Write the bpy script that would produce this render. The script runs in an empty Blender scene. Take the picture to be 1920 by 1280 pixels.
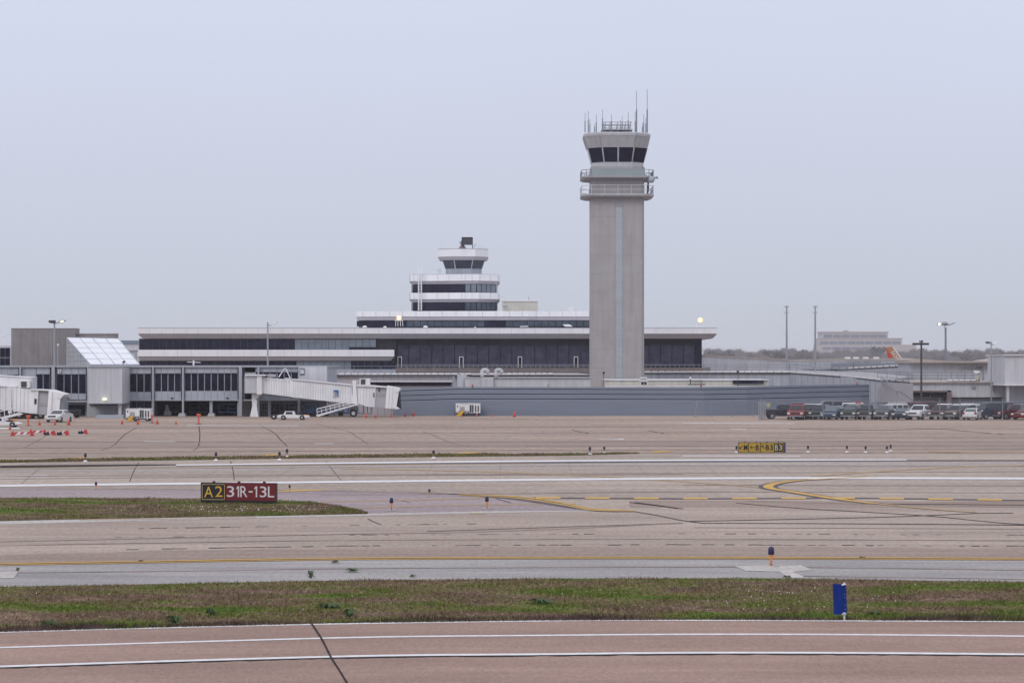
import bpy, bmesh, math, random
import numpy as np
from mathutils import Vector, Matrix
random.seed(7)
R = math.radians
SC = bpy.context.scene
COL = SC.collection

# ------------------------------------------------------------------ camera
F, H, YH, CX = 5000.0, 6.6, 686.0, 960.0          # focal length in px of a 1920 px wide frame, eye height, horizon row
cam_d = bpy.data.cameras.new('camera'); cam = bpy.data.objects.new('camera', cam_d); COL.objects.link(cam)
cam_d.sensor_width = 36; cam_d.lens = 36 * F / 1920; cam_d.shift_y = (YH - 640) / 1920
cam_d.clip_start = 0.5; cam_d.clip_end = 20000
cam.location = (0, 0, H); cam.rotation_euler = (R(90), 0, 0)
SC.camera = cam

# ------------------------------------------------------------------ world, sun, exposure
SUN_EL, SUN_AZ = R(38), R(205)
W = bpy.data.worlds.new('World'); SC.world = W; W.use_nodes = True
nt = W.node_tree; nt.nodes.clear()
out = nt.nodes.new('ShaderNodeOutputWorld'); bg = nt.nodes.new('ShaderNodeBackground')
sky = nt.nodes.new('ShaderNodeTexSky'); sky.sky_type = 'NISHITA'; sky.sun_disc = False
sky.sun_elevation = SUN_EL; sky.sun_rotation = SUN_AZ; sky.air_density = 1.0; sky.dust_density = 5.0
tc = nt.nodes.new('ShaderNodeTexCoord'); sp = nt.nodes.new('ShaderNodeSeparateXYZ')
nt.links.new(tc.outputs['Generated'], sp.inputs[0])
rp = nt.nodes.new('ShaderNodeValToRGB')          # overcast layer: even cloud, brighter towards the zenith
rp.color_ramp.elements[0].position = 0.0; rp.color_ramp.elements[0].color = (0.545, 0.580, 0.660, 1)
rp.color_ramp.elements[1].position = 1.0; rp.color_ramp.elements[1].color = (1.0, 1.0, 1.08, 1)
e = rp.color_ramp.elements.new(0.03); e.color = (0.600, 0.645, 0.750, 1)
e = rp.color_ramp.elements.new(0.13); e.color = (0.700, 0.745, 0.915, 1)
nt.links.new(sp.outputs['Z'], rp.inputs[0])
nz = nt.nodes.new('ShaderNodeTexNoise'); nz.inputs['Scale'].default_value = 4; nz.inputs['Detail'].default_value = 3
nt.links.new(tc.outputs['Generated'], nz.inputs['Vector'])
mr = nt.nodes.new('ShaderNodeMapRange'); mr.inputs[3].default_value = 0.955; mr.inputs[4].default_value = 1.045
nt.links.new(nz.outputs['Fac'], mr.inputs[0])
mu = nt.nodes.new('ShaderNodeVectorMath'); mu.operation = 'SCALE'
nt.links.new(rp.outputs[0], mu.inputs[0]); nt.links.new(mr.outputs[0], mu.inputs['Scale'])
s2 = nt.nodes.new('ShaderNodeVectorMath'); s2.operation = 'SCALE'; s2.inputs['Scale'].default_value = 0.06
nt.links.new(sky.outputs[0], s2.inputs[0])
mx = nt.nodes.new('ShaderNodeMix'); mx.data_type = 'RGBA'; mx.inputs[0].default_value = 0.93
nt.links.new(s2.outputs[0], mx.inputs[6]); nt.links.new(mu.outputs[0], mx.inputs[7])
nt.links.new(mx.outputs[2], bg.inputs[0]); bg.inputs[1].default_value = 1.0
nt.links.new(bg.outputs[0], out.inputs[0])
sun_d = bpy.data.lights.new('sun', 'SUN'); sun_d.energy = 0.9; sun_d.angle = R(25); sun_d.color = (1.0, 0.95, 0.90)
sun = bpy.data.objects.new('sun', sun_d); COL.objects.link(sun)
sun.rotation_euler = Vector((math.sin(SUN_AZ) * math.cos(SUN_EL), math.cos(SUN_AZ) * math.cos(SUN_EL), math.sin(SUN_EL))).to_track_quat('Z', 'Y').to_euler()
SC.view_settings.view_transform = 'Standard'; SC.view_settings.look = 'None'
SC.view_settings.exposure = 0.0; SC.view_settings.gamma = 1.0
SC.cycles.max_bounces = 5; SC.cycles.volume_bounces = 1; SC.cycles.transparent_max_bounces = 12

# ------------------------------------------------------------------ helpers
def P(px, py, Y): return Vector(((px - CX) / F * Y, Y, H + (YH - py) / F * Y))
def G(px, py):
    Y = H * F / (py - YH); return ((px - CX) / F * Y, Y)
def gy(py): return H * F / (py - YH)

class MB:
    def __init__(s): s.v = []; s.f = []; s.sm = False
    def add(s, vs, fs):
        n = len(s.v); s.v += [tuple(v) for v in vs]; s.f += [tuple(i + n for i in f) for f in fs]; return s
    def box(s, x0, x1, y0, y1, z0, z1):
        return s.add([(x0,y0,z0),(x1,y0,z0),(x1,y1,z0),(x0,y1,z0),(x0,y0,z1),(x1,y0,z1),(x1,y1,z1),(x0,y1,z1)],
                     [(0,3,2,1),(4,5,6,7),(0,1,5,4),(1,2,6,5),(2,3,7,6),(3,0,4,7)])
    def pbox(s, x0, x1, yt, yb, Y, d):           # px box whose front face stands at distance Y
        a = P(x0, yt, Y); b = P(x1, yb if yb is not None else yt, Y)
        return s.box(a.x, b.x, Y, Y + d, b.z if yb is not None else 0.0, a.z)
    def frus(s, pa, za, pb, zb):                   # loft between two plan polygons
        n = len(pa)
        vs = [(p[0], p[1], za) for p in pa] + [(p[0], p[1], zb) for p in pb]
        fs = [tuple(range(n))[::-1], tuple(range(n, 2*n))] + [(i, (i+1) % n, n + (i+1) % n, n + i) for i in range(n)]
        return s.add(vs, fs)
    def prism(s, pl, z0, z1): return s.frus(pl, z0, pl, z1)
    def extr(s, poly, Y, d):                       # px polygon extruded away from the camera
        a = [P(x, y, Y) for x, y in poly]; n = len(a)
        vs = [(p.x, Y, p.z) for p in a] + [(p.x, Y + d, p.z) for p in a]
        fs = [tuple(range(n)), tuple(range(n, 2*n))[::-1]] + [(i, (i+1) % n, n + (i+1) % n, n + i) for i in range(n)]
        return s.add(vs, fs)
    def exy(s, poly, y0, y1):                      # xz polygon extruded in y
        n = len(poly)
        vs = [(p[0], y0, p[1]) for p in poly] + [(p[0], y1, p[1]) for p in poly]
        fs = [tuple(range(n)), tuple(range(n, 2*n))[::-1]] + [(i, (i+1) % n, n + (i+1) % n, n + i) for i in range(n)]
        return s.add(vs, fs)
    def slab(s, a, b, c, d, t, off=0.0):           # four points, thickness t towards the viewer side (-normal side chosen to face the camera)
        a, b, c, d = map(Vector, (a, b, c, d)); n = (b - a).cross(d - a).normalized()
        if n.y > 0: n = -n
        q = [p + n * off for p in (a, b, c, d)]; r = [p + n * (off + t) for p in (a, b, c, d)]
        return s.add(q + r, [(0,3,2,1),(4,5,6,7),(0,1,5,4),(1,2,6,5),(2,3,7,6),(3,0,4,7)])
    def tube(s, p, q, r, n=6, r2=None):
        p = Vector(p); q = Vector(q); r2 = r if r2 is None else r2; d = q - p
        if d.length < 1e-6: return s
        z = d.normalized(); x = z.orthogonal().normalized(); y = z.cross(x)
        vs = [p + (x*math.cos(2*math.pi*i/n) + y*math.sin(2*math.pi*i/n)) * r for i in range(n)]
        vs += [q + (x*math.cos(2*math.pi*i/n) + y*math.sin(2*math.pi*i/n)) * r2 for i in range(n)]
        return s.add(vs, [tuple(range(n))[::-1], tuple(range(n, 2*n))] + [(i, (i+1) % n, n+(i+1) % n, n+i) for i in range(n)])
    def path(s, pts, r, n=6):
        for a, b in zip(pts, pts[1:]): s.tube(a, b, r, n)
        return s
    def lathe(s, prof, c=(0,0,0), n=12):           # profile of (r, z)
        m = len(prof); vs = []
        for r, z in prof:
            for i in range(n):
                a = 2*math.pi*i/n; vs.append((c[0] + r*math.cos(a), c[1] + r*math.sin(a), c[2] + z))
        fs = [tuple(range(n))[::-1], tuple(range((m-1)*n, m*n))]
        for k in range(m-1):
            for i in range(n): fs.append((k*n+i, k*n+(i+1) % n, (k+1)*n+(i+1) % n, (k+1)*n+i))
        return s.add(vs, fs)
    def ball(s, c, r, n=10, m=6):
        return s.lathe([(max(r*math.sin(math.pi*k/m), r*.02), -r*math.cos(math.pi*k/m)) for k in range(m+1)], c, n)
    def build(s, name, mat, parent=None, local=False, smooth=False, fix=True):
        me = bpy.data.meshes.new(name)
        vs = s.v
        if parent is not None and not local:
            o3 = Vector((0,0,0)); p = parent
            while p is not None: o3 += p.location; p = p.parent
            vs = [(v[0]-o3.x, v[1]-o3.y, v[2]-o3.z) for v in vs]
        me.from_pydata(vs, [], s.f)
        if fix:
            bm = bmesh.new(); bm.from_mesh(me); bmesh.ops.recalc_face_normals(bm, faces=bm.faces); bm.to_mesh(me); bm.free()
        if smooth: me.polygons.foreach_set('use_smooth', [True]*len(me.polygons))
        me.materials.append(mat)
        o = bpy.data.objects.new(name, me); COL.objects.link(o)
        if parent is not None: o.parent = parent
        return o

def tag(o, label=None, cat=None, group=None, kind=None):
    if label: o['label'] = label
    if cat: o['category'] = cat
    if group: o['group'] = group
    if kind: o['kind'] = kind
    return o
def thing(name, label, cat, loc=(0,0,0), group=None, rz=0):
    o = bpy.data.objects.new(name, None); COL.objects.link(o); o.empty_display_size = 0.3
    o.location = loc; o.rotation_euler = (0, 0, rz)
    return tag(o, label, cat, group)
KIDS = {}
def copy_tree(o, parent=None):
    c = o.copy(); COL.objects.link(c); c.parent = parent
    for ch in o.children: copy_tree(ch, c)
    return c
def dup(root, loc, rz, label, sc=1.0, group=None):
    bpy.context.view_layer.update()
    c = copy_tree(root); c.location = loc; c.rotation_euler = (0, 0, rz); c.scale = (sc, sc, sc); c['label'] = label
    if group: c['group'] = group
    return c

def text_geo(s, bold=0.0):
    cu = bpy.data.curves.new('t', 'FONT'); cu.body = s; cu.offset = bold; cu.resolution_u = 3
    ob = bpy.data.objects.new('t', cu); COL.objects.link(ob); bpy.context.view_layer.update()
    me = ob.evaluated_get(bpy.context.evaluated_depsgraph_get()).to_mesh()
    vs = np.array([v.co[:] for v in me.vertices]); fs = [tuple(p.vertices) for p in me.polygons]
    bpy.data.objects.remove(ob); bpy.data.curves.remove(cu)
    return vs, fs
def text_fit(mb, s, x0, x1, z0, z1, y, bold=0.0, th=0.01):
    vs, fs = text_geo(s, bold); mn = vs.min(0); mxx = vs.max(0)
    q = [(x0 + (v[0]-mn[0])/(mxx[0]-mn[0])*(x1-x0), y, z0 + (v[1]-mn[1])/(mxx[1]-mn[1])*(z1-z0)) for v in vs]
    mb.add(q, fs); return mb

# ------------------------------------------------------------------ materials
def mat(name, col, rough=0.6, metal=0.0, var=0.0, scale=1.0, stretch=(1,1,1), col2=None, bump=0.0, emit=None, es=1.0, spec=0.5, streak=0.0, seed=0.0):
    m = bpy.data.materials.new(name); m.use_nodes = True; t = m.node_tree; b = t.nodes['Principled BSDF']
    b.inputs['Roughness'].default_value = rough; b.inputs['Metallic'].default_value = metal
    b.inputs['Specular IOR Level'].default_value = spec
    b.inputs['Base Color'].default_value = (*col, 1)
    if emit: b.inputs['Emission Color'].default_value = (*emit, 1); b.inputs['Emission Strength'].default_value = es
    if var or col2:
        ge = t.nodes.new('ShaderNodeNewGeometry'); mp = t.nodes.new('ShaderNodeMapping')
        mp.inputs['Scale'].default_value = stretch; mp.inputs['Location'].default_value = (seed, seed*1.7, seed*0.3)
        n = t.nodes.new('ShaderNodeTexNoise'); n.inputs['Scale'].default_value = scale; n.inputs['Detail'].default_value = 7; n.inputs['Roughness'].default_value = 0.62
        t.links.new(ge.outputs['Position'], mp.inputs[0]); t.links.new(mp.outputs[0], n.inputs['Vector'])
        r = t.nodes.new('ShaderNodeValToRGB')
        c2 = col2 if col2 else tuple(c*(1-var) for c in col); c1 = col if col2 else tuple(min(1, c*(1+var)) for c in col)
        r.color_ramp.elements[0].position = 0.35; r.color_ramp.elements[0].color = (*c2, 1)
        r.color_ramp.elements[1].position = 0.65; r.color_ramp.elements[1].color = (*c1, 1)
        t.links.new(n.outputs['Fac'], r.inputs[0]); last = r.outputs[0]
        if streak:                                  # rain streaks running down the panels
            mp2 = t.nodes.new('ShaderNodeMapping'); mp2.inputs['Scale'].default_value = (1.6, 1.6, 0.12)
            n2 = t.nodes.new('ShaderNodeTexNoise'); n2.inputs['Scale'].default_value = 1.3; n2.inputs['Detail'].default_value = 5
            t.links.new(ge.outputs['Position'], mp2.inputs[0]); t.links.new(mp2.outputs[0], n2.inputs['Vector'])
            m2 = t.nodes.new('ShaderNodeMapRange'); m2.inputs[1].default_value = 0.35; m2.inputs[2].default_value = 0.65
            m2.inputs[3].default_value = 1 - streak; m2.inputs[4].default_value = 1.0
            t.links.new(n2.outputs['Fac'], m2.inputs[0])
            vm = t.nodes.new('ShaderNodeVectorMath'); vm.operation = 'SCALE'
            t.links.new(last, vm.inputs[0]); t.links.new(m2.outputs[0], vm.inputs['Scale']); last = vm.outputs[0]
        t.links.new(last, b.inputs['Base Color'])
        if bump:
            bp = t.nodes.new('ShaderNodeBump'); bp.inputs['Strength'].default_value = bump; bp.inputs['Distance'].default_value = 0.05
            t.links.new(n.outputs['Fac'], bp.inputs['Height']); t.links.new(bp.outputs[0], b.inputs['Normal'])
    return m

def pave(name, c_lo, c_hi, tint, s1=0.05, s2=1.2, amt=0.35, rough=0.85, slab=None):
    """weathered paving: broad patches, streaks along the lanes, fine aggregate, optional slab tone"""
    m = bpy.data.materials.new(name); m.use_nodes = True; t = m.node_tree; b = t.nodes['Principled BSDF']
    b.inputs['Roughness'].default_value = rough; b.inputs['Specular IOR Level'].default_value = 0.10
    c_lo, c_hi, tint = [(c[0]*1.07, c[1]*1.05, c[2]*1.0) for c in (c_lo, c_hi, tint)]
    ge = t.nodes.new('ShaderNodeNewGeometry')
    def noise(sc, st, det=6, ro=0.6):
        mp = t.nodes.new('ShaderNodeMapping'); mp.inputs['Scale'].default_value = st
        n = t.nodes.new('ShaderNodeTexNoise'); n.inputs['Scale'].default_value = sc; n.inputs['Detail'].default_value = det; n.inputs['Roughness'].default_value = ro
        t.links.new(ge.outputs['Position'], mp.inputs[0]); t.links.new(mp.outputs[0], n.inputs['Vector']); return n.outputs['Fac']
    r = t.nodes.new('ShaderNodeValToRGB'); r.color_ramp.elements[0].position = 0.32; r.color_ramp.elements[0].color = (*c_lo, 1)
    r.color_ramp.elements[1].position = 0.68; r.color_ramp.elements[1].color = (*c_hi, 1)
    t.links.new(noise(s1, (0.35, 1, 1)), r.inputs[0])
    mix = t.nodes.new('ShaderNodeMix'); mix.data_type = 'RGBA'; mix.inputs[7].default_value = (*tint, 1)
    mr = t.nodes.new('ShaderNodeMapRange'); mr.inputs[1].default_value = 0.42; mr.inputs[2].default_value = 0.72; mr.inputs[3].default_value = 0; mr.inputs[4].default_value = amt
    t.links.new(noise(s1*3, (0.10, 1.6, 1), 8, 0.7), mr.inputs[0]); t.links.new(mr.outputs[0], mix.inputs[0]); t.links.new(r.outputs[0], mix.inputs[6])
    last = mix.outputs[2]
    fine = t.nodes.new('ShaderNodeMapRange'); fine.inputs[1].default_value = 0.3; fine.inputs[2].default_value = 0.7; fine.inputs[3].default_value = 0.68; fine.inputs[4].default_value = 1.30
    t.links.new(noise(s2*1.6, (0.7, 0.16, 1), 9, 0.85), fine.inputs[0])
    vm = t.nodes.new('ShaderNodeVectorMath'); vm.operation = 'SCALE'; t.links.new(last, vm.inputs[0]); t.links.new(fine.outputs[0], vm.inputs['Scale']); last = vm.outputs[0]
    if slab:                                        # every slab poured a slightly different tone
        mp = t.nodes.new('ShaderNodeMapping'); mp.inputs['Scale'].default_value = (1/slab[0], 1/slab[1], 1); mp.inputs['Rotation'].default_value = (0, 0, slab[2])
        fl = t.nodes.new('ShaderNodeVectorMath'); fl.operation = 'FLOOR'; wn = t.nodes.new('ShaderNodeTexWhiteNoise'); wn.noise_dimensions = '2D'
        t.links.new(ge.outputs['Position'], mp.inputs[0]); t.links.new(mp.outputs[0], fl.inputs[0]); t.links.new(fl.outputs[0], wn.inputs[0])
        m2 = t.nodes.new('ShaderNodeMapRange'); m2.inputs[3].default_value = 0.93; m2.inputs[4].default_value = 1.06
        t.links.new(wn.outputs['Value'], m2.inputs[0])
        v2 = t.nodes.new('ShaderNodeVectorMath'); v2.operation = 'SCALE'; t.links.new(last, v2.inputs[0]); t.links.new(m2.outputs[0], v2.inputs['Scale']); last = v2.outputs[0]
    t.links.new(last, b.inputs['Base Color'])
    return m

M = {}
M['apron'] = pave('apron_concrete', (0.275,0.215,0.187), (0.415,0.335,0.292), (0.235,0.180,0.156), s1=0.05, s2=1.3, amt=0.7, slab=(7.6, 7.6, 0.03))
M['runway'] = pave('runway_concrete', (0.32,0.268,0.238), (0.435,0.372,0.335), (0.26,0.215,0.192), s1=0.06, s2=2.0, amt=0.6, slab=(9, 11, 0.02))
M['taxi'] = pave('taxiway_concrete', (0.315,0.260,0.232), (0.425,0.360,0.325), (0.25,0.195,0.174), s1=0.14, s2=5.0, amt=0.6, slab=(12, 3.8, 0.01))
M['road'] = pave('road_concrete', (0.265,0.186,0.162), (0.37,0.262,0.228), (0.23,0.158,0.135), s1=0.30, s2=11.0, amt=0.55)
M['asphalt'] = pave('grey_asphalt', (0.27,0.26,0.275), (0.39,0.375,0.385), (0.20,0.19,0.205), s1=0.35, s2=7.0, amt=0.5)
M['asphalt2'] = pave('purple_asphalt', (0.27,0.225,0.245), (0.36,0.305,0.32), (0.23,0.19,0.215), s1=0.12, s2=3.0, amt=0.5)
M['shoulder'] = pave('pale_shoulder', (0.42,0.40,0.40), (0.52,0.50,0.49), (0.34,0.31,0.30), s1=0.3, s2=4.0, amt=0.5)
M['whitepaint'] = mat('white_line_paint', (0.80,0.80,0.82), 0.8, col2=(0.62,0.60,0.61), scale=3.5, spec=0.1)
M['fadedpaint'] = mat('faded_white_paint', (0.56,0.54,0.55), 0.7, var=0.1, scale=1.5)
M['yellowpaint'] = mat('yellow_line_paint', (0.66,0.40,0.075), 0.8, col2=(0.50,0.32,0.13), scale=2.5, spec=0.1)
M['fadedyellow'] = mat('faded_yellow_paint', (0.46,0.30,0.13), 0.8, spec=0.1, col2=(0.38,0.28,0.19), scale=0.8)
M['joint'] = mat('joint_sealant', (0.045,0.04,0.042), 0.9, var=0.25, scale=0.6, spec=0.02)
M['seam'] = mat('old_joint', (0.285,0.228,0.202), 0.9, var=0.3, scale=0.4, spec=0.05)
M['darkborder'] = mat('dark_marking_border', (0.13,0.115,0.12), 0.9, var=0.2, scale=0.6, spec=0.05)
M['wpanel'] = mat('white_metal_panel', (0.76,0.76,0.79), 0.45, var=0.04, scale=0.25, streak=0.05)
M['wpanel2'] = mat('pale_grey_panel', (0.54,0.55,0.59), 0.5, var=0.07, scale=0.3, streak=0.14)
M['gpanel'] = mat('grey_blue_panel', (0.39,0.42,0.48), 0.55, var=0.08, scale=0.3, streak=0.16)
M['gtrim'] = mat('grey_trim', (0.36,0.38,0.42), 0.5, var=0.06, scale=0.4)
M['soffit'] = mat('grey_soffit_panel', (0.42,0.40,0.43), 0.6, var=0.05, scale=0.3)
M['glass'] = mat('dark_window_glass', (0.010,0.010,0.030), 0.12, var=0.5, scale=0.5, spec=0.12)
M['glass2'] = mat('grey_window_glass', (0.045,0.060,0.085), 0.12, var=0.35, scale=0.4)
M['glass3'] = mat('blind_and_reflection_glass', (0.15,0.18,0.22), 0.3, var=0.15, scale=0.5)  # blinds on the terminal; painted-in reflection on the old tower
M['hallglass'] = mat('terminal_hall_glass', (0.062,0.062,0.105), 0.10, col2=(0.032,0.032,0.060), scale=0.35, stretch=(1,1,1.6), spec=0.12)
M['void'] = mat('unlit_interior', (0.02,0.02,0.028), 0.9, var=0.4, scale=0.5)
M['conc'] = mat('tower_concrete', (0.375,0.36,0.37), 0.85, var=0.05, scale=0.5, streak=0.10, bump=0.1)
M['conc2'] = mat('tower_concrete_edge', (0.35,0.34,0.35), 0.85, var=0.05, scale=0.5, streak=0.08)
M['bconc'] = mat('ribbed_concrete', (0.29,0.275,0.285), 0.85, var=0.09, scale=0.6, streak=0.18)
M['tstrip'] = mat('blue_grey_strip', (0.37,0.41,0.455), 0.6, var=0.06, scale=0.5)
M['cabpanel'] = mat('cab_panel', (0.40,0.40,0.425), 0.6, var=0.06, scale=0.5, streak=0.1)
M['steel'] = mat('galvanised_steel', (0.34,0.35,0.38), 0.45, 0.4, var=0.08, scale=2)
M['darksteel'] = mat('dark_steel', (0.06,0.06,0.07), 0.55, 0.3)
M['railgrey'] = mat('grey_rail', (0.22,0.24,0.28), 0.5, 0.2)
M['blast'] = mat('blast_wall_panel', (0.205,0.235,0.30), 0.6, var=0.07, scale=0.35, stretch=(0.25,1,3))
M['slot'] = mat('louvre_slot', (0.012,0.014,0.03), 0.8)
M['beige'] = mat('beige_render', (0.52,0.50,0.44), 0.8, var=0.06, scale=0.4, streak=0.15)
M['roofgrey'] = mat('gravel_roof', (0.33,0.32,0.335), 0.9, var=0.1, scale=0.4)
M['rooftan'] = mat('tan_roof', (0.40,0.35,0.32), 0.9, var=0.1, scale=0.3)
M['brown'] = mat('brown_panel', (0.17,0.135,0.13), 0.8, var=0.15, scale=0.6)
M['white'] = mat('white_paint', (0.74,0.74,0.76), 0.4, var=0.04, scale=0.6, streak=0.08)
M['jet'] = mat('jetway_white_paint', (0.80,0.805,0.83), 0.45, var=0.05, scale=0.5, streak=0.12)
M['jetseam'] = mat('jetway_seam', (0.52,0.53,0.56), 0.5)
M['jetgrey'] = mat('jetway_grey_panel', (0.38,0.38,0.42), 0.5, var=0.06, scale=0.6)
M['rubber'] = mat('black_rubber', (0.015,0.015,0.018), 0.75)
M['dark'] = mat('dark_cavity', (0.02,0.02,0.03), 0.8)
M['skylight'] = mat('translucent_white_roof', (0.80,0.82,0.86), 0.35, var=0.04, scale=0.4)
M['skyside'] = mat('translucent_side_pane', (0.46,0.49,0.53), 0.3, var=0.06, scale=0.4)
M['orange'] = mat('orange_plastic', (0.60,0.10,0.055), 0.5)
M['red'] = mat('red_paint', (0.48,0.03,0.03), 0.5)
M['yellow'] = mat('yellow_paint', (0.62,0.36,0.03), 0.5)
M['cyblue'] = mat('blue_paint', (0.05,0.14,0.34), 0.5, var=0.1, scale=1)
M['markerblue'] = mat('marker_blue_plastic', (0.005,0.026,0.185), 0.5, spec=0.15, var=0.12, scale=4, stretch=(1,1,.3))
M['lampblue'] = mat('blue_glass_lamp', (0.008,0.010,0.06), 0.15)
M['lampblack'] = mat('black_lamp', (0.012,0.012,0.03), 0.3)
M['stemorange'] = mat('orange_stem', (0.66,0.24,0.05), 0.5)
M['signblack'] = mat('sign_black', (0.010,0.010,0.014), 0.4)
M['signred'] = mat('sign_dark_red', (0.135,0.006,0.012), 0.4, var=0.08, scale=2)
M['signyellow'] = mat('sign_yellow', (0.42,0.27,0.03), 0.45, var=0.1, scale=2)
M['letterwhite'] = mat('letter_white', (0.62,0.60,0.62), 0.5)
M['letteryellow'] = mat('letter_yellow', (0.62,0.36,0.03), 0.5)
M['plaque'] = mat('gate_number_plate', (0.17,0.18,0.21), 0.5)
M['logo'] = mat('logo_blue', (0.03,0.10,0.30), 0.5)
M['beacon'] = mat('amber_lamp_glow', (1,0.6,0.3), 0.3, emit=(1.0,0.42,0.14), es=1.6)
M['beaconcore'] = mat('lit_lamp_core', (1,0.8,0.6), 0.3, emit=(1.0,0.70,0.36), es=5.0)
M['lamplens'] = mat('lamp_lens', (0.8,0.8,0.7), 0.2)
M['lamplit'] = mat('lit_lamp_lens', (0.9,0.88,0.6), 0.3, emit=(1.0,0.95,0.55), es=1.3)
M['wood'] = mat('bare_branches', (0.125,0.112,0.115), 0.9, var=0.2, scale=0.2)
M['wood2'] = mat('grey_bark', (0.085,0.075,0.075), 0.9)
M['evergreen'] = mat('dark_evergreen', (0.045,0.055,0.045), 0.9, var=0.3, scale=0.3)
M['farb'] = mat('far_tan_facade', (0.36,0.32,0.32), 0.8, var=0.05, scale=0.1)
M['farglass'] = mat('far_window_glass', (0.10,0.13,0.18), 0.2, var=0.2, scale=0.1)
M['tailgold'] = mat('tail_ochre', (0.36,0.19,0.07), 0.4)
M['tailred'] = mat('tail_red', (0.50,0.02,0.03), 0.4)
M['farblue'] = mat('far_blue_roof', (0.16,0.21,0.28), 0.7)
M['dirt'] = mat('dark_soil', (0.06,0.045,0.035), 0.95, var=0.3, scale=3)

def grass_mat(name, k=1.0, s=0.35):
    m = bpy.data.materials.new(name); m.use_nodes = True; t = m.node_tree; b = t.nodes['Principled BSDF']
    b.inputs['Roughness'].default_value = 0.9; b.inputs['Specular IOR Level'].default_value = 0.03
    ge = t.nodes.new('ShaderNodeNewGeometry')
    def noise(sc, st, det):
        mp = t.nodes.new('ShaderNodeMapping'); mp.inputs['Scale'].default_value = st
        n = t.nodes.new('ShaderNodeTexNoise'); n.inputs['Scale'].default_value = sc; n.inputs['Detail'].default_value = det; n.inputs['Roughness'].default_value = 0.7
        t.links.new(ge.outputs['Position'], mp.inputs[0]); t.links.new(mp.outputs[0], n.inputs['Vector']); return n.outputs['Fac']
    r = t.nodes.new('ShaderNodeValToRGB'); cr = r.color_ramp
    cr.elements[0].position = 0.30; cr.elements[0].color = (0.055*k,0.100*k,0.016*k,1)
    cr.elements[1].position = 0.70; cr.elements[1].color = (0.32*k,0.235*k,0.165*k,1)
    e = cr.elements.new(0.42); e.color = (0.110*k,0.150*k,0.030*k,1)
    e = cr.elements.new(0.49); e.color = (0.175*k,0.150*k,0.070*k,1)
    e = cr.elements.new(0.57); e.color = (0.165*k,0.112*k,0.082*k,1)
    t.links.new(noise(s, (0.5,1.0,1), 9), r.inputs[0])
    mr = t.nodes.new('ShaderNodeMapRange'); mr.inputs[1].default_value = 0.3; mr.inputs[2].default_value = 0.7; mr.inputs[3].default_value = 0.25; mr.inputs[4].default_value = 1.95
    t.links.new(noise(9, (1,.3,1), 5), mr.inputs[0])
    vm = t.nodes.new('ShaderNodeVectorMath'); vm.operation = 'SCALE'; t.links.new(r.outputs[0], vm.inputs[0]); t.links.new(mr.outputs[0], vm.inputs['Scale'])
    t.links.new(vm.outputs[0], b.inputs['Base Color'])
    return m
M['grass'] = grass_mat('grass_mixed', 0.88, 0.35); M['grass2'] = grass_mat('grass_far', 0.85, 0.30)
M['weed'] = mat('weed_leaf', (0.055,0.10,0.030), 0.8, var=0.3, scale=6)
M['flower'] = mat('white_petals', (0.75,0.75,0.70), 0.7)

def chain_mat():
    m = bpy.data.materials.new('chain_link_mesh'); m.use_nodes = True; t = m.node_tree; b = t.nodes['Principled BSDF']
    b.inputs['Base Color'].default_value = (0.22,0.24,0.28,1); b.inputs['Roughness'].default_value = 0.5
    ge = t.nodes.new('ShaderNodeNewGeometry'); outs = []
    for a in (45, -45):
        mp = t.nodes.new('ShaderNodeMapping'); mp.inputs['Rotation'].default_value = (0, R(a), 0)
        wv = t.nodes.new('ShaderNodeTexWave'); wv.inputs['Scale'].default_value = 3.0; wv.bands_direction = 'X'
        t.links.new(ge.outputs['Position'], mp.inputs[0]); t.links.new(mp.outputs[0], wv.inputs['Vector'])
        g = t.nodes.new('ShaderNodeMath'); g.operation = 'GREATER_THAN'; g.inputs[1].default_value = 0.994
        t.links.new(wv.outputs['Fac'], g.inputs[0]); outs.append(g.outputs[0])
    mxx = t.nodes.new('ShaderNodeMath'); mxx.operation = 'MAXIMUM'; t.links.new(outs[0], mxx.inputs[0]); t.links.new(outs[1], mxx.inputs[1])
    t.links.new(mxx.outputs[0], b.inputs['Alpha']); return m
M['chain'] = chain_mat()

# ------------------------------------------------------------------ ground sheets
def cr(pts, n=8):                                   # smooth interpolation of (x, y, ...) control points
    out_ = []
    for i in range(len(pts)-1):
        p0 = pts[max(i-1,0)]; p1 = pts[i]; p2 = pts[i+1]; p3 = pts[min(i+2, len(pts)-1)]
        for k in range(n):
            t = k/n
            out_.append(tuple(0.5*((2*b)+(c-a)*t+(2*a-5*b+4*c-d)*t*t+(3*b-a-3*c+d)*t**3) for a,b,c,d in zip(p0,p1,p2,p3)))
    out_.append(tuple(pts[-1])); return out_
def interp(pts, x):
    return float(np.interp(x, [p[0] for p in pts], [p[1] for p in pts]))
def band(name, top, bot, z, m, x0=-500, x1=2420, step=40, kind='structure'):
    mb = MB(); xs = list(range(x0, x1+1, step)); n = len(xs)
    for x in xs: a = G(x, interp(top, x)); mb.v.append((a[0], a[1], z))
    for x in xs: a = G(x, interp(bot, x)); mb.v.append((a[0], a[1], z))
    mb.f = [(i+n, i+1+n, i+1, i) for i in range(n-1)]
    return tag(mb.build(name, m), kind=kind)
def hline(mb, pts, w, z, sm=6):                     # mostly level line: width in px rows
    q = cr([(*p, w) if len(p) == 2 else p for p in pts], sm)
    vs = []; n = len(q)
    for x, y, ww in q: a = G(x, y-ww/2); vs.append((a[0], a[1], z))
    for x, y, ww in q: a = G(x, y+ww/2); vs.append((a[0], a[1], z))
    mb.add(vs, [(i+n, i+1+n, i+1, i) for i in range(n-1)])
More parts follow.
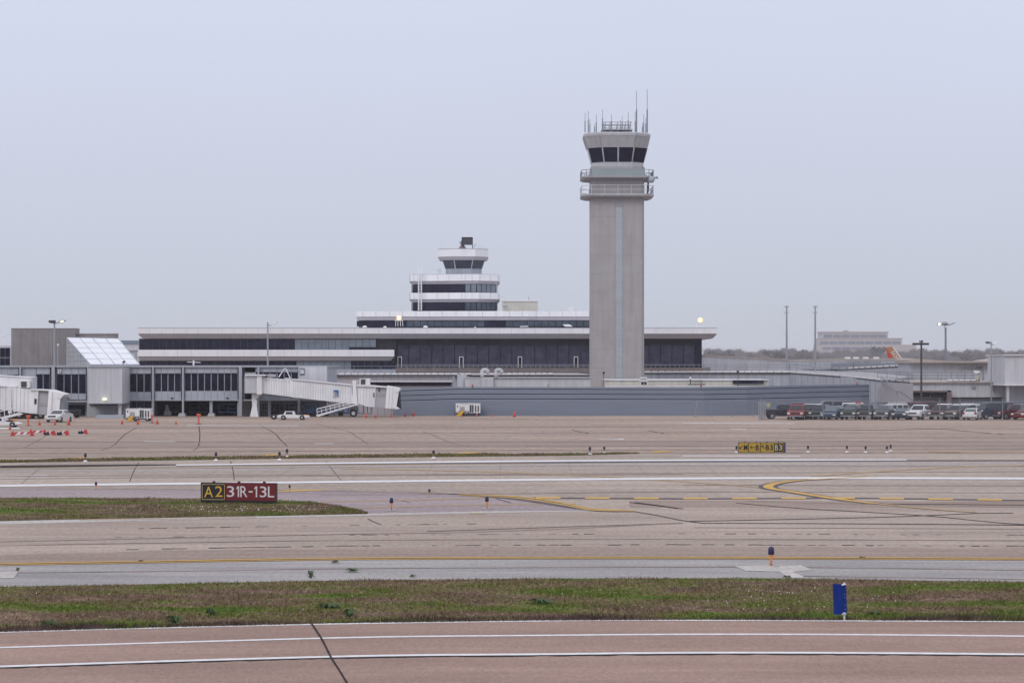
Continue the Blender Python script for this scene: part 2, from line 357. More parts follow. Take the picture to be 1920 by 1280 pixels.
def vline(mb, pts, w, z, sm=6, jit=0.0):            # mostly receding line: width in px columns
    q = cr(pts, sm); vs = []; n = len(q); q = [(x + random.uniform(-jit, jit), y) for x, y in q]
    for x, y in q: a = G(x-w/2, y); vs.append((a[0], a[1], z))
    for x, y in q: a = G(x+w/2, y); vs.append((a[0], a[1], z))
    mb.add(vs, [(i, i+1, i+1+n, i+n) for i in range(n-1)])

g = MB(); g.add([(-2900,-40,0),(2900,-40,0),(2900,4900,0),(-2900,4900,0)], [(0,1,2,3)])
tag(g.build('ground', M['apron']), kind='structure')
T_roadedge = [(-500,1198),(0,1186.5),(300,1178),(640,1170),(1000,1165),(1300,1163.5),(1920,1166),(2420,1170)]
T_grass = [(-500,1115),(0,1100),(300,1095),(640,1088),(1000,1085),(1400,1084),(1700,1088),(1920,1092),(2420,1098)]
T_asph = [(-500,1068),(0,1061),(300,1056),(640,1050.5),(1000,1048.5),(1300,1048.5),(1920,1051),(2420,1054)]
T_taxi = [(-500,988),(0,980),(300,973),(640,966),(900,961),(1130,957),(1400,950),(1920,948),(2420,948)]
T_run = [(-500,872),(0,866),(300,862),(640,858),(900,855),(1200,850.5),(1500,849.5),(1920,850),(2420,851)]
T_w1 = [(-500,917),(0,911.5),(640,904),(1150,898.5),(1500,896.5),(1920,897.5),(2420,899)]
band('road', T_roadedge, [(-500,1900),(2420,1900)], 0.016, M['road'])
band('grass_verge', T_grass, T_roadedge, 0.012, M['grass'])
band('asphalt_shoulder', T_asph, T_grass, 0.008, M['asphalt'])
band('taxiway', T_taxi, T_asph, 0.006, M['taxi'])
band('runway', T_run, T_taxi, 0.004, M['runway'])
M['worn'] = pave('worn_brown_lane', (0.26,0.205,0.182), (0.34,0.275,0.245), (0.23,0.175,0.155), s1=0.16, s2=5.0, amt=0.6)
M['keel'] = pave('grey_runway_keel', (0.31,0.275,0.265), (0.41,0.37,0.355), (0.27,0.24,0.23), s1=0.07, s2=2.0, amt=0.6)
wv = lambda x, k: 1.2*math.sin(x*.011+k)+.7*math.sin(x*.031+2*k)
band('worn_lane', [(x, interp([(-500,1042),(0,1039),(640,1027),(1300,1024.5),(1920,1028),(2420,1030)], x)+wv(x,1)) for x in range(-500,2421,40)], [(x, interp(T_asph, x)-3.2) for x in range(-500,2421,40)], 0.0105, M['worn'])
band('runway_keel', [(x, interp([(-500,877),(0,873),(640,869),(1200,866),(1920,864.5),(2420,865)], x)) for x in range(-500,2421,40)], [(x, interp([(-500,889),(0,886),(640,881),(1200,877),(1920,876),(2420,877)], x)+.6*wv(x,3)) for x in range(-500,2421,40)], 0.0065, M['keel'])
band('stained_apron_strip', [(x, 829+.5*wv(x,5)) for x in range(-500,2421,40)], [(x, 838+.5*wv(x,6)) for x in range(-500,2421,40)], 0.0045, M['worn'])
band('rubber_stained_lane', [(x, 938+.5*(x-1180)*.004+.5*wv(x,2)) for x in range(1180,2421,40)], [(x, 951+.4*wv(x,4)) for x in range(1180,2421,40)], 0.0095, M['worn'], 1180, 2420)
# asphalt infield wedge and pale strip
T_inf = [(-500,921),(0,914),(380,918),(640,921),(800,924.5),(940,932),(1040,945),(1100,953),(1140,957.5)]
B_inf = [(-500,992),(0,983),(300,976),(640,968),(900,962.5),(1140,958)]
band('infield_asphalt', T_inf, B_inf, 0.010, M['asphalt2'], -500, 1140, 20)
band('pale_shoulder_strip', [(-500,983),(0,976),(300,971),(640,964),(900,958.5),(1140,956.5)], [(-500,991),(0,983),(300,975.5),(640,967.5),(900,962),(1140,958)], 0.014, M['shoulder'], -500, 1140, 20)
T_isl = [(-500,936),(0,933.5),(300,934.5),(500,937),(580,941),(640,950),(690,962)]
B_isl = [(-500,985),(0,977),(200,972.5),(500,967.5),(690,963.5)]
band('grass_island', T_isl, B_isl, 0.030, M['grass2'], -500, 690, 10)
T_nar = [(-500,866),(0,864.2),(160,859.5),(540,854.5),(820,851),(1050,851),(1200,848.8)]
B_nar = [(-500,868.5),(0,867.5),(160,865),(540,859.5),(820,856.5),(1050,854.3),(1200,850.4)]
band('narrow_grass_strip', T_nar, B_nar, 0.020, M['grass2'], -500, 1200, 20)
# markings
mb = MB()
hline(mb, [(-400,1197.5),(0,1186.2),(300,1177.8),(640,1170.2),(1000,1165),(1300,1163.6),(1920,1166),(2300,1168)], 2.2, 0.024)
hline(mb, [(-400,1228),(0,1215),(640,1196.5),(1000,1192.2),(1300,1190),(1600,1190.7),(1920,1193.5),(2300,1198)], 2.5, 0.024)
hline(mb, [(-400,1268),(0,1250.5),(640,1231.5),(1000,1227.5),(1300,1224.6),(1600,1225),(1920,1227.5),(2300,1231)], 3.3, 0.024)
hline(mb, [(-400,916),(0,911),(640,903.5),(1150,898.3),(1500,896.4),(1920,897.3),(2300,899)], 3.5, 0.024)
hline(mb, [(330,872,2),(640,868.3,2.6),(1000,864.6,2.8),(1300,862.8,2.6),(1700,862.2,1.6)], 2.6, 0.024)
tag(mb.build('white_line_marking', M['whitepaint']), kind='structure')
mb = MB()
for p in ([(590,831.5),(625,831.6)],[(1125,822.5),(1160,823)],[(1370,804.6),(1400,804.6)],[(270,827.5),(330,828)],[(0,815),(160,814.5)],[(350,797.5),(560,798)],[(1280,793),(1490,794)],[(0,892),(90,891)]):
    hline(mb, p, 0.9, 0.012, 1)
hline(mb, [(1280,854.5),(1500,855)], 1.6, 0.012); hline(mb, [(1160,823),(1170,823)], 2, 0.012)
tag(mb.build('faded_line_marking', M['fadedpaint']), kind='structure')
mb = MB()
yl = [(-400,1066),(0,1058.7),(300,1053.7),(640,1048.3),(1000,1046.6),(1300,1046.4),(1920,1048.6),(2300,1051)]
hline(mb, [(x,y-1.3) for x,y in yl], 1.3, 0.026); hline(mb, [(x,y+1.2) for x,y in yl], 1.0, 0.026)
hook = [(1640,893.5,2.2),(1560,897.2,2.6),(1500,900.2,3.6),(1460,904,5),(1441,909,6),(1436,912.5,6)]
hook2 = [(1436,912.5,6),(1450,916.5,4.6),(1480,921,4),(1530,929,3.4),(1580,937,3.2),(1640,944,3),(1700,951,2.6),(1760,957,2),(1840,962,1.6)]
def mark_curve(mb_, pts, wpx, z, sm=8):             # constant-width marking laid on the ground (width in metres)
    q = cr([G(p[0], p[1]) for p in pts], sm); n = len(q); vs = []
    for i, p in enumerate(q):
        a = Vector(q[max(i-1,0)]); b = Vector(q[min(i+1,n-1)]); d = (b-a).normalized(); nn = Vector((-d.y, d.x))*wpx/2
        vs.append((p[0]+nn.x, p[1]+nn.y, z))
    for i, p in enumerate(q):
        a = Vector(q[max(i-1,0)]); b = Vector(q[min(i+1,n-1)]); d = (b-a).normalized(); nn = Vector((-d.y, d.x))*wpx/2
        vs.append((p[0]-nn.x, p[1]-nn.y, z))
    mb_.add(vs, [(i, i+1, i+1+n, i+n) for i in range(n-1)])
hk = [(1640,893.8),(1560,897.5),(1500,900.5),(1462,905),(1445,909),(1440,913),(1450,917),(1480,921.5),(1530,929.5),(1580,937),(1640,944),(1700,950.5),(1760,956),(1830,961)]
mark_curve(mb, hk[:11], 0.55, 0.030)
for off in (-1.8, 1.4):
    hline(mb, [(860,928.5+off*.5,.7),(940,931+off*.6,1.1),(1000,936.5+off,1.5),(1060,946+off,1.7),(1110,955.5+off*.7,1.6),(1190,958+off*.3,.8)], 2, 0.030)
hline(mb, [(520,921.5,1.5),(560,919.8,2.6),(606,919.2,1.2)], 2, 0.026)
for a in range(1005, 2300, 92):
    b = a+46; hline(mb, [(a, interp([(1000,933.5),(1300,935),(1600,934),(1920,938),(2300,941)], a)), (b, interp([(1000,933.5),(1300,935),(1600,934),(1920,938),(2300,941)], b))], 2.9, 0.027, 1)
hline(mb, [(100,863,1),(130,861,3),(158,859,3.4)], 2, 0.026); hline(mb, [(478,856,.8),(500,853.6,2.6),(522,852.6,1.8)], 2, 0.026)
hline(mb, [(858,850.4,.8),(880,849,2.2),(902,848.4,.8)], 2, 0.026); hline(mb, [(1222,848,1),(1238,846.8,2.4),(1258,846.6,1.2)], 2, 0.026)
tag(mb.build('yellow_line_marking', M['yellowpaint']), kind='structure')
mb = MB()
hline(mb, [(600,941.5),(760,938),(900,934),(960,932.5)], 1.3, 0.020); hline(mb, [(640,953.5),(800,949),(940,946),(1080,944.5)], 1.4, 0.020)
hline(mb, [(150,974.5),(300,973),(480,970)], 1.2, 0.020); hline(mb, [(880,963),(910,962.6)], 1.6, 0.020)
hline(mb, [(640,878.5),(900,884),(1130,893.5),(1260,902),(1360,908.5),(1432,915)], 1.3, 0.020)
hline(mb, [(1520,893),(1640,884.5),(1800,875.5),(1920,872.5),(2200,869)], 1.6, 0.020)
hline(mb, [(1740,846.6),(1800,847)], 1.3, 0.020); mark_curve(mb, hk[10:], 0.40, 0.029)
hline(mb, [(0,878),(640,872),(1000,869)], 1.0, 0.020); hline(mb, [(1800,848),(2300,850)], 1.2, 0.020)
tag(mb.build('faded_yellow_marking', M['fadedyellow']), kind='structure')
mb = MB()
ed_ = [(-400,1268),(0,1250.5),(640,1231.5),(1000,1227.5),(1300,1224.6),(1600,1225),(1920,1227.5),(2300,1231)]
base_ = cr(ed_, 6)
hline(mb, [(x, interp(base_, x)+2.6, random.choice((1.2,2.2,3.0,3.6,3.2))) for x in range(-300, 2200, 17)], 2, 0.022, 2)
vline(mb, [(584,1170),(593,1183),(606,1204),(621,1234),(637,1259),(652,1284),(668,1310)], 4.2, 0.028)
vline(mb, [(690,973),(702,979),(715,984)], 2.6, 0.018); vline(mb, [(740,936.5),(770,942)], 3, 0.018); vline(mb, [(930,935),(948,940),(958,943)], 4, 0.018)
hline(mb, [(1185,958.5),(1230,966),(1280,976),(1318,981)], 1.1, 0.018); hline(mb, [(1180,942),(1280,954)], 1.0, 0.018)
hline(mb, [(1190,942),(1230,947),(1270,953.2)], 1.3, 0.018)
hline(mb, [(1380,943),(1500,953),(1730,966.5),(1830,976),(1920,983.5),(2200,1000)], 0.9, 0.018)
hline(mb, [(1318,981),(1600,982),(1920,984.5),(2300,988)], 1.0, 0.018); hline(mb, [(1290,977.5),(1600,971),(1750,966),(1830,962.5),(1900,962)], 0.9, 0.018)
hline(mb, [(1640,945),(1760,945.5),(1920,947),(2200,948)], 0.9, 0.018); hline(mb, [(800,996.5),(1280,980.5)], 0.6, 0.018)
for a in range(215, 2000, 22):                      # broken, spalled longitudinal joint
    if random.random() < 0.6:
        b = a+random.uniform(8, 30); yy = lambda x: interp([(0,1034),(640,1023.5),(1280,1021),(1920,1024)], x)
        hline(mb, [(a, yy(a)), ((a+b)/2, yy(a)+random.uniform(-.3,.3)), (b, yy(b))], random.uniform(0.35,0.95), 0.018, 1)
    if random.random() < 0.45:
        b = a+random.uniform(6, 22); yy = lambda x: interp([(0,1010),(640,1003),(1280,1000.5),(1920,1003.5)], x)
        hline(mb, [(a, yy(a)), (b, yy(b))], random.uniform(0.25,0.6), 0.018, 1)
    if random.random() < 0.5:
        b = a+random.uniform(6, 30); yy = lambda x: interp([(0,995),(640,985),(900,982)], x)
        if b < 900: hline(mb, [(a, yy(a)), (b, yy(b))], random.uniform(0.25,0.7), 0.018, 1)
# apron cracks
vline(mb, [(258,801),(237,812),(222,826),(213,835),(190,844)], 1.8, 0.006, jit=.3); vline(mb, [(373,798),(374.5,815),(372,836),(362,844)], 1.8, 0.006, jit=.3)
vline(mb, [(86,817),(65,829),(44,840)], 1.2, 0.006); vline(mb, [(486,796),(512,810),(528,826),(540,838)], 2, 0.006, jit=.3)
vline(mb, [(595,795),(650,808),(668,818),(690,832)], 1.4, 0.006, jit=.3); vline(mb, [(792,808),(822,820),(846,830),(880,838)], 1.4, 0.006, jit=.3)
hline(mb, [(1072,806),(1090,810),(1104,812.5)], 1.0, 0.006); hline(mb, [(1215,807),(1245,812.5)], .8, 0.006); hline(mb, [(1480,804),(1640,806),(1760,804),(1810,808),(1880,814)], 0.7, 0.006)
vline(mb, [(260,867),(250,885),(243,903)], 1.6, 0.010); vline(mb, [(432,864),(437,882),(439,900)], 1.6, 0.010); vline(mb, [(610,864),(640,901)], 1.2, 0.010)
vline(mb, [(76,876),(40,907)], 1.0, 0.010)
hline(mb, [(0,875,5),(160,873,4),(330,871,2)], 2, 0.008)
tag(mb.build('joint_crack', M['joint']), kind='structure')
mb = MB()
for p, w in (([(0,915),(380,917.5),(640,920.5),(800,924),(900,928)],1.6), ([(0,1015.5),(640,1001.5),(900,997),(1280,981)],1.3), ([(0,1023),(640,1013),(1280,1011),(1920,1013.5),(2300,1016)],1.2),
             ([(0,1074),(300,1071),(640,1066),(1000,1064),(1300,1063),(1500,1063.5),(1920,1069)],1.3), ([(1500,1080),(1920,1086)],1.0),
             ([(0,898),(640,892),(1280,889)],.8), ([(0,880),(640,876),(1280,873),(1920,874)],.8), ([(600,928),(1000,925),(1280,922),(1920,924)],.8), ([(1280,909),(1920,911)],.7),
             ([(0,828),(640,829),(1280,827),(1920,828)],.8),([(0,813),(640,812),(1280,811),(1920,813)],.7),([(0,840),(640,837),(1280,836),(1920,835)],1.0),([(0,850),(640,845),(1280,843),(1920,842)],.8),([(0,803),(1000,801),(1920,803)],.6),
             ([(0,893),(1920,884)],.6),([(1200,850),(1380,849.5),(1920,849)],1.2),([(1400,940),(1920,951)],.8),([(1300,989),(1920,992)],.7)):
    hline(mb, p, w, 0.017)
for i in range(26):                                 # transverse slab joints, fanning out like the lanes
    x = -500 + i*120
    vline(mb, [(x + (x-960)*.02, 858), (x + (x-960)*.16, 897)], 0.9, 0.0075, 1)
tag(mb.build('old_joint_line', M['seam']), kind='structure')
mb = MB()
hline(mb, [(1000,933.5),(1300,935),(1600,934),(1920,938),(2300,941)], 2.2, 0.019)
mark_curve(mb, hk[:11], 1.05, 0.021)
hline(mb, [(900,931,1),(960,935,3),(1020,942.5,6),(1080,951.5,6),(1130,957.5,4),(1190,959,1.5)], 3, 0.023)
hline(mb, [(330,873.6,1),(640,871,2.8),(1000,867.2,3.2),(1300,865,3),(1600,863.8,2.5),(1920,863.4,2.6),(2300,864,2.6)], 3, 0.015)
tag(mb.build('dark_marking_border', M['darkborder']), kind='structure')
# patched concrete pad around the near light and a patch by the left edge
mb = MB()
a = [G(*p) for p in ((1376,1061),(1418,1060.5),(1502,1060),(1524,1069),(1486,1072.5),(1512,1083.5),(1478,1084),(1462,1072),(1398,1070.5))]
mb.add([(x,y,0.020) for x,y in a], [tuple(range(len(a)))[::-1]])
a = [G(*p) for p in ((-60,1074),(34,1072),(27,1084),(-60,1086))]; mb.add([(x,y,0.020) for x,y in a], [(3,2,1,0)])
tag(mb.build('concrete_patch', M['shoulder']), kind='structure')

# grass blades (numpy, one mesh per area)
def blades(name, top, bot, n, hmin, hmax, w, m, x0, x1, label, seed):
    rs = np.random.RandomState(seed); xs = rs.uniform(x0, x1, n); f = rs.uniform(0, 1, n)
    yt = np.interp(xs, [p[0] for p in top], [p[1] for p in top]); yb = np.interp(xs, [p[0] for p in bot], [p[1] for p in bot])
    d0 = H*F/(yt-YH); d1 = H*F/(yb-YH); Y = d0 + (d1-d0)*f; X = (xs-CX)/F*Y
    edge = (f > 0.93)
    clump = 0.5 + 0.5*np.sin(X*1.7+np.sin(Y*1.3)*2)*np.cos(Y*0.9+X*.35)
    h = rs.uniform(hmin, hmax, n)*(0.45+0.8*clump)*np.where(edge, 1.5, 1.0); a = rs.uniform(0, math.pi, n); lean = rs.normal(0, 0.5, (n, 2))*h[:, None]
    wx = np.cos(a)*w; wy = np.sin(a)*w*.6
    V = np.zeros((n, 3, 3)); V[:,0] = np.stack([X-wx, Y-wy, np.full(n, .01)], 1); V[:,1] = np.stack([X+wx, Y+wy, np.full(n, .01)], 1)
    V[:,2] = np.stack([X+lean[:,0], Y+lean[:,1], h], 1)
    me = bpy.data.meshes.new(name); me.vertices.add(3*n); me.vertices.foreach_set('co', V.reshape(-1))
    me.loops.add(3*n); me.loops.foreach_set('vertex_index', np.arange(3*n)); me.polygons.add(n)
    me.polygons.foreach_set('loop_start', np.arange(0, 3*n, 3)); me.polygons.foreach_set('loop_total', np.full(n, 3)); me.update(calc_edges=True); me.materials.append(m)
    o = bpy.data.objects.new(name, me); COL.objects.link(o); return tag(o, label, 'grass', kind='stuff')
blades('verge_grass', T_grass, T_roadedge, 150000, 0.03, 0.11, 0.011, M['grass'], -250, 2170, 'patchy green and straw coloured grass along the near road', 1)
blades('island_grass', T_isl, B_isl, 50000, 0.04, 0.13, 0.022, M['grass2'], -250, 688, 'green grass island behind which the red runway sign stands', 2)
blades('strip_grass', T_nar, B_nar, 14000, 0.06, 0.16, 0.05, M['grass2'], -250, 1195, 'narrow line of grass between the runway and the far apron', 3)
rs = random.Random(5); mb = MB()
for i in range(46): 
    x = rs.choice([rs.gauss(1440,60), rs.uniform(0,1920), rs.gauss(1500,120)]); y = rs.uniform(1100,1150); a = G(x,y); mb.ball((a[0],a[1],0.09), 0.016, 5, 3)
for i in range(70):
    x = rs.gauss(480,110); 
    if x > 620: continue
    y = rs.uniform(952,963); a = G(x,y); mb.ball((a[0],a[1],0.12), 0.022, 5, 3)
tag(mb.build('wild_flowers', M['flower']), 'tiny white wild flowers scattered in the grass', 'flowers', kind='stuff')
mb = MB(); rs = random.Random(9)                    # lip of dark dead grass where the turf meets the road
for i in range(11000):
    x = rs.uniform(-200, 2120); c = 0.5+0.5*math.sin(x*.013)*math.sin(x*.0057+1)
    if rs.random() > 0.25+0.75*c: continue
    y = interp(T_roadedge, x)-rs.uniform(0.3, 2.5+3*c); a = G(x, y); h = rs.uniform(.05,.16)*(0.5+c)
    dx = rs.uniform(-.06,.06); mb.add([(a[0]-.012,a[1],.01),(a[0]+.012,a[1],.01),(a[0]+dx,a[1]-.03,h)], [(0,1,2)])
tag(mb.build('dead_grass_edge', mat('dead_grass', (0.15,0.105,0.095), 0.95, col2=(0.035,0.022,0.022), scale=2.0, spec=0.03), fix=False), 'dry brown dead grass fringe on the road edge', 'grass', kind='stuff')

def make_weed(n, spread, h, seed, label):
    rs = random.Random(seed); t = MB()
    for i in range(int(n*1.3)):
        a = rs.uniform(0, 6.28); l = rs.uniform(.4, 1)*spread; w = .016+.012*rs.random(); hh = rs.uniform(.3, 1)*h
        d = Vector((math.cos(a), math.sin(a), 0)); s = Vector((-d.y, d.x, 0))
        t.add([(0,0,0.02), d*l*.5+s*w+Vector((0,0,hh)), d*l+Vector((0,0,hh*.5)), d*l*.5-s*w+Vector((0,0,hh*.9))], [(0,1,2,3)])
    o = t.build('weed', M['weed'], local=True, fix=False); return tag(o, label, 'weed', 'weeds growing through grass and paving')
weeds = [(1590,1161,60,.14,.10,'grass tuft at the foot of the blue marker post'),(629,1056,30,.22,.10,'small weed on the yellow line near the middle of the shoulder'),(660,1073,40,.32,.14,'crack weed cluster on the grey shoulder with a dark base'),
 (583,1087,26,.18,.30,'tall thin weed at the left of the shoulder where the turf starts'),(34,1072,16,.10,.14,'weed sprouting at the corner of the pale concrete patch'),
 (395,1155,60,.22,.22,'round bushy weed in the left half of the green turf'),(327,1172,50,.30,.25,'dark ragged weed on the road edge left of the transverse crack'),
 (615,1140,60,.55,.14,'broad leafy dark weed patch just above the transverse crack'),(1013,1132,70,.5,.14,'broad leafy weed in the middle of the turf'),
 (655,1160,50,.25,.28,'tall green tuft right of the transverse crack'),(90,1177,40,.35,.20,'weed tuft on the road edge at far left'),(1640,1152,40,.35,.08,'low weed right of the blue marker post'),
 (265,1053,16,.12,.06,'little weed on the yellow line at the left'),(1616,1046,18,.14,.06,'little weed on the yellow line right of the orange light'),(775,1083,20,.2,.10,'small weed beside the turf edge in the middle'),
 (1475,1084,24,.2,.10,'small weed growing out of the broken concrete pad')]
for i, (x, y, n, s, h, lb) in enumerate(weeds):
    o = make_weed(n, s, h, 20+i, lb); a = G(x, y); o.location = (a[0], a[1], 0.02)

# ------------------------------------------------------------------ polygons in plan
def octo(cxp, Y, hw, k=0.52, dpt=None):             # irregular octagon centred on px column cxp, half width hw px, centre distance Y
    s = Y/F; c = ((cxp-CX)*s, Y); a = hw*s; b = a*k
    return [(c[0]+x, c[1]+y) for x, y in ((-b,-a),(b,-a),(a,-b),(a,b),(b,a),(-b,a),(-a,b),(-a,-b))]
def zz(py, Y): return H + (YH-py)/F*Y
def X(px, Y): return (px-CX)/F*Y

# ------------------------------------------------------------------ control tower
TY = 415.0; TX = X(1156, TY); s = TY/F
tw = thing('control_tower', 'tall grey concrete control tower with two balconies and antennas', 'control tower', (TX, TY, 0))
sh = MB(); hw = 49.5*s; ch = 5.0*s; Yf = TY-hw
def sq(hw_, ch_): return [(TX-hw_+ch_,TY-hw_),(TX+hw_-ch_,TY-hw_),(TX+hw_,TY-hw_+ch_),(TX+hw_,TY+hw_-ch_),(TX+hw_-ch_,TY+hw_),(TX-hw_+ch_,TY+hw_),(TX-hw_,TY+hw_-ch_),(TX-hw_,TY-hw_+ch_)]
sh.prism(sq(hw, ch), 0, zz(312, Yf)); o = sh.build('shaft', M['conc'], tw)
for px0, px1 in ((1107.5,1129.9),(1130.15,1153.6),(1167.6,1184.2),(1184.45,1203.5)):
    p = MB(); y = 372
    while y < 725:
        p.pbox(px0, px1, y+0.12, min(y+34.95, 724), Yf-0.025, 0.1); y += 35.3
    p.build('concrete_panel', M['conc'] if px0 not in (1107.5,) else M['conc'], tw)
p = MB(); p.pbox(1154.5, 1167, 387, 724, Yf-0.02, 0.3); p.build('centre_strip', M['tstrip'], tw)
p = MB(); 
for k in range(34): p.pbox(1155.2, 1166.3, 389+k*10, 389+k*10+9.2, Yf-0.06, 0.1)
p.build('strip_louvre', M['tstrip'], tw)
v = MB(); v.pbox(1154.5, 1167, 369, 387, Yf-0.12, 0.3); fr = v.build('vent_door', M['gtrim'], tw)
v = MB(); v.pbox(1156, 1165.5, 371.5, 385.5, Yf-0.16, 0.1); v.build('door_leaf', M['conc2'], fr)
v = MB(); v.pbox(1129.6,1132.4,714,724,Yf-0.1,.2); v.build('door', M['dark'], tw)
c_ = TY
def rail(t, hwpx, ytop, yfl, Yc, post, bars, mtl, name='railing', k=0.74):
    pl = octo(1156, Yc, hwpx, k); Yn = Yc-hwpx*Yc/F; zt = zz(ytop, Yn); zf = zz(yfl, Yn); r = MB()
    for i in range(8):
        a = pl[i]; b = pl[(i+1) % 8]
        for q in range(bars+1):
            z = zf + (zt-zf)*q/bars
            r.tube((a[0],a[1],z), (b[0],b[1],z), 0.045, 5)
        L = math.dist(a, b); n = max(1, round(L/post))
        for q in range(n): f = q/n; x = a[0]+(b[0]-a[0])*f; y = a[1]+(b[1]-a[1])*f; r.tube((x,y,zf), (x,y,zt), 0.05, 5)
    return r.build(name, mtl, t)
# lower balcony
pl = octo(1156, TY, 67.5, .74); pin = octo(1156, TY, 60, .74); Yn = TY-67*s
b = MB(); b.frus(pin, zz(369.6, Yn), pl, zz(366.6, Yn)); b.prism(pl, zz(366.6, Yn), zz(364, Yn)); lowb = b.build('balcony', M['cabpanel'], tw)
rail(tw, 66.5, 347, 363.5, TY, 1.9, 2, M['wpanel2'])
# upper balcony with solid panel front
b = MB(); b.frus(octo(1156, TY, 62, .74), zz(334.5, Yn), pl, zz(332, Yn)); b.prism(pl, zz(332, Yn), zz(330, Yn)); b.build('balcony', M['cabpanel'], tw)
rail(tw, 66.5, 317.5, 329.5, TY, 1.3, 2, M['railgrey'])
b = MB(); fr_ = octo(1156, TY, 66, .74)
for i, (u0, u1) in ((0, (0.0, 0.27)), (0, (0.275, 1.0))):
    a = fr_[0]; c = fr_[1]; p0 = (a[0]+(c[0]-a[0])*u0, a[1]-.06); p1 = (a[0]+(c[0]-a[0])*u1, a[1]-.06)
    b.box(p0[0], p1[0], p0[1]-.05, p0[1], zz(330, Yn), zz(317, Yn))
b.build('balcony_panel', mat('green_grey_panel', (0.27,0.32,0.335), 0.4, var=0.05, scale=1), tw)
# cab: plinth, glazing, flared fascia
kk = 0.54
b = MB(); b.frus(octo(1157, TY, 47.5, kk), zz(313.5, TY-48*s), octo(1157, TY, 48.5, kk), zz(304.3, TY-48*s)); b.build('cab_base', M['wpanel2'], tw)
b = MB(); b.prism(octo(1157, TY, 50.6, kk), zz(317, TY-48*s), zz(313.2, TY-48*s)); b.build('cab_sill', M['cabpanel'], tw)
lo = octo(1157, TY, 48.2, kk); hi = octo(1157, TY, 55.2, kk); zl = zz(304, TY-48*s); zh = zz(276, TY-55*s)
b = MB(); b.frus(lo, zl, hi, zh); b.build('cab_frame', M['wpanel2'], tw)
for i in range(8):
    a0 = Vector((*lo[i], zl)); b0 = Vector((*lo[(i+1) % 8], zl)); a1 = Vector((*hi[i], zh)); b1 = Vector((*hi[(i+1) % 8], zh))
    n = 2 if i in (0, 4) else 1
    for q in range(n):
        f0 = q/n + .025*(1 if n == 2 else 1.4); f1 = (q+1)/n - .025*(1 if n == 2 else 1.4)
        A = a0.lerp(b0, f0); B = a0.lerp(b0, f1); C = a1.lerp(b1, f1); D = a1.lerp(b1, f0)
        A, D = A.lerp(D, .03), D.lerp(A, .01); B, C = B.lerp(C, .03), C.lerp(B, .01)
        cen = Vector((TX, TY, zl)); nn = (B-A).cross(D-A).normalized()
        if nn.dot((A+B)/2-cen) < 0: nn = -nn
        w = MB(); w.add([A+nn*.02,B+nn*.02,C+nn*.02,D+nn*.02,A+nn*.06,B+nn*.06,C+nn*.06,D+nn*.06], [(0,3,2,1),(4,5,6,7),(0,1,5,4),(1,2,6,5),(2,3,7,6),(3,0,4,7)])
        w.build('window', M['glass'], tw)
f0 = octo(1156.5, TY, 55.8, kk); f1 = octo(1155.5, TY, 61.5, kk); z0_ = zh; z1_ = zz(254.5, TY-60*s)
b = MB(); b.frus(f0, z0_, f1, z1_); b.build('fascia', M['cabpanel'], tw)
b = MB()
for i in range(8):
    a0 = Vector((*f0[i], z0_)); b0 = Vector((*f0[(i+1) % 8], z0_)); a1 = Vector((*f1[i], z1_)); b1 = Vector((*f1[(i+1) % 8], z1_))
    n = 4 if i in (0,4,2,6) else 3
    for q in range(n+1):
        p0 = a0.lerp(b0, q/n); p1 = a1.lerp(b1, q/n); b.tube(p0.lerp(p1, .12), p0.lerp(p1, .9), .045, 4)
b.build('fascia_rib', M['conc2'], tw)
b = MB(); b.prism(octo(1155.5, TY, 62.3, kk), z1_, zz(250, TY-62*s)); b.frus(octo(1155.5, TY, 62.3, kk), zz(250, TY-62*s), octo(1155.5, TY, 58, kk), zz(247, TY-62*s)); b.build('roof', M['cabpanel'], tw)
# roof gear
b = MB(); zr = zz(248, TY)
for y in (-2.2, 2.2):
    for yy in (231.5, 238, 245.5): b.tube((X(1129,TY),TY+y,zz(yy,TY)), (X(1183,TY),TY+y,zz(yy,TY)), .06, 5)
    for xx in (1130,1134,1143,1157,1172,1181): b.tube((X(xx,TY),TY+y,zr-.3), (X(xx,TY),TY+y,zz(231.5,TY)), .06, 5)
for xx in (1129.5,1182.5):
    for yy in (231.5,245.5): b.tube((X(xx,TY),TY-2.2,zz(yy,TY)), (X(xx,TY),TY+2.2,zz(yy,TY)), .06, 5)
b.box(X(1127,TY), X(1185,TY), TY-2.4, TY+2.4, zz(246.5,TY), zz(244.8,TY)); b.build('roof_platform', M['steel'], tw)
rs = random.Random(3)
for x, yt in ((1097,214),(1103,208),(1106,224),(1115,232),(1118,215),(1130,208),(1146.5,217),(1163.5,224),(1166.5,220),(1178,212),(1191,209),(1204.5,232),(1207,214),(1211,222)):
    b = MB(); y = TY + rs.uniform(-2.5, 2); b.tube((X(x,y),y,zz(250,TY)), (X(x,y),y,zz(246,TY)+ (246-yt)*s*.55), .085, 5); b.tube((X(x,y),y,zz(246,TY)+(246-yt)*s*.55), (X(x,y),y,zz(yt,TY)), .05, 4)
    b.build('antenna', M['railgrey'], tw)
for x, yt in ((1193.5,173),(1213.5,169)):
    b = MB(); y = TY-1; b.tube((X(x,y),y,zz(250,TY)), (X(x,y),y,zz(207,TY)), .11, 5); b.tube((X(x,y),y,zz(207,TY)), (X(x,y),y,zz(yt,TY)), .055, 4)
    for k in range(3): zq = zz(205-9*k,TY); b.tube((X(x,y),y,zq), (X(x+1.4,y),y,zq+.1), .03, 4)
    b.build('tall_antenna', M['railgrey'], tw)
b = MB(); b.ball((X(1217,TY)+.1, TY-4.6, zz(340.5,TY)), 6.6*s, 14, 9); ds = b.build('radome', M['gpanel'], tw, smooth=True)
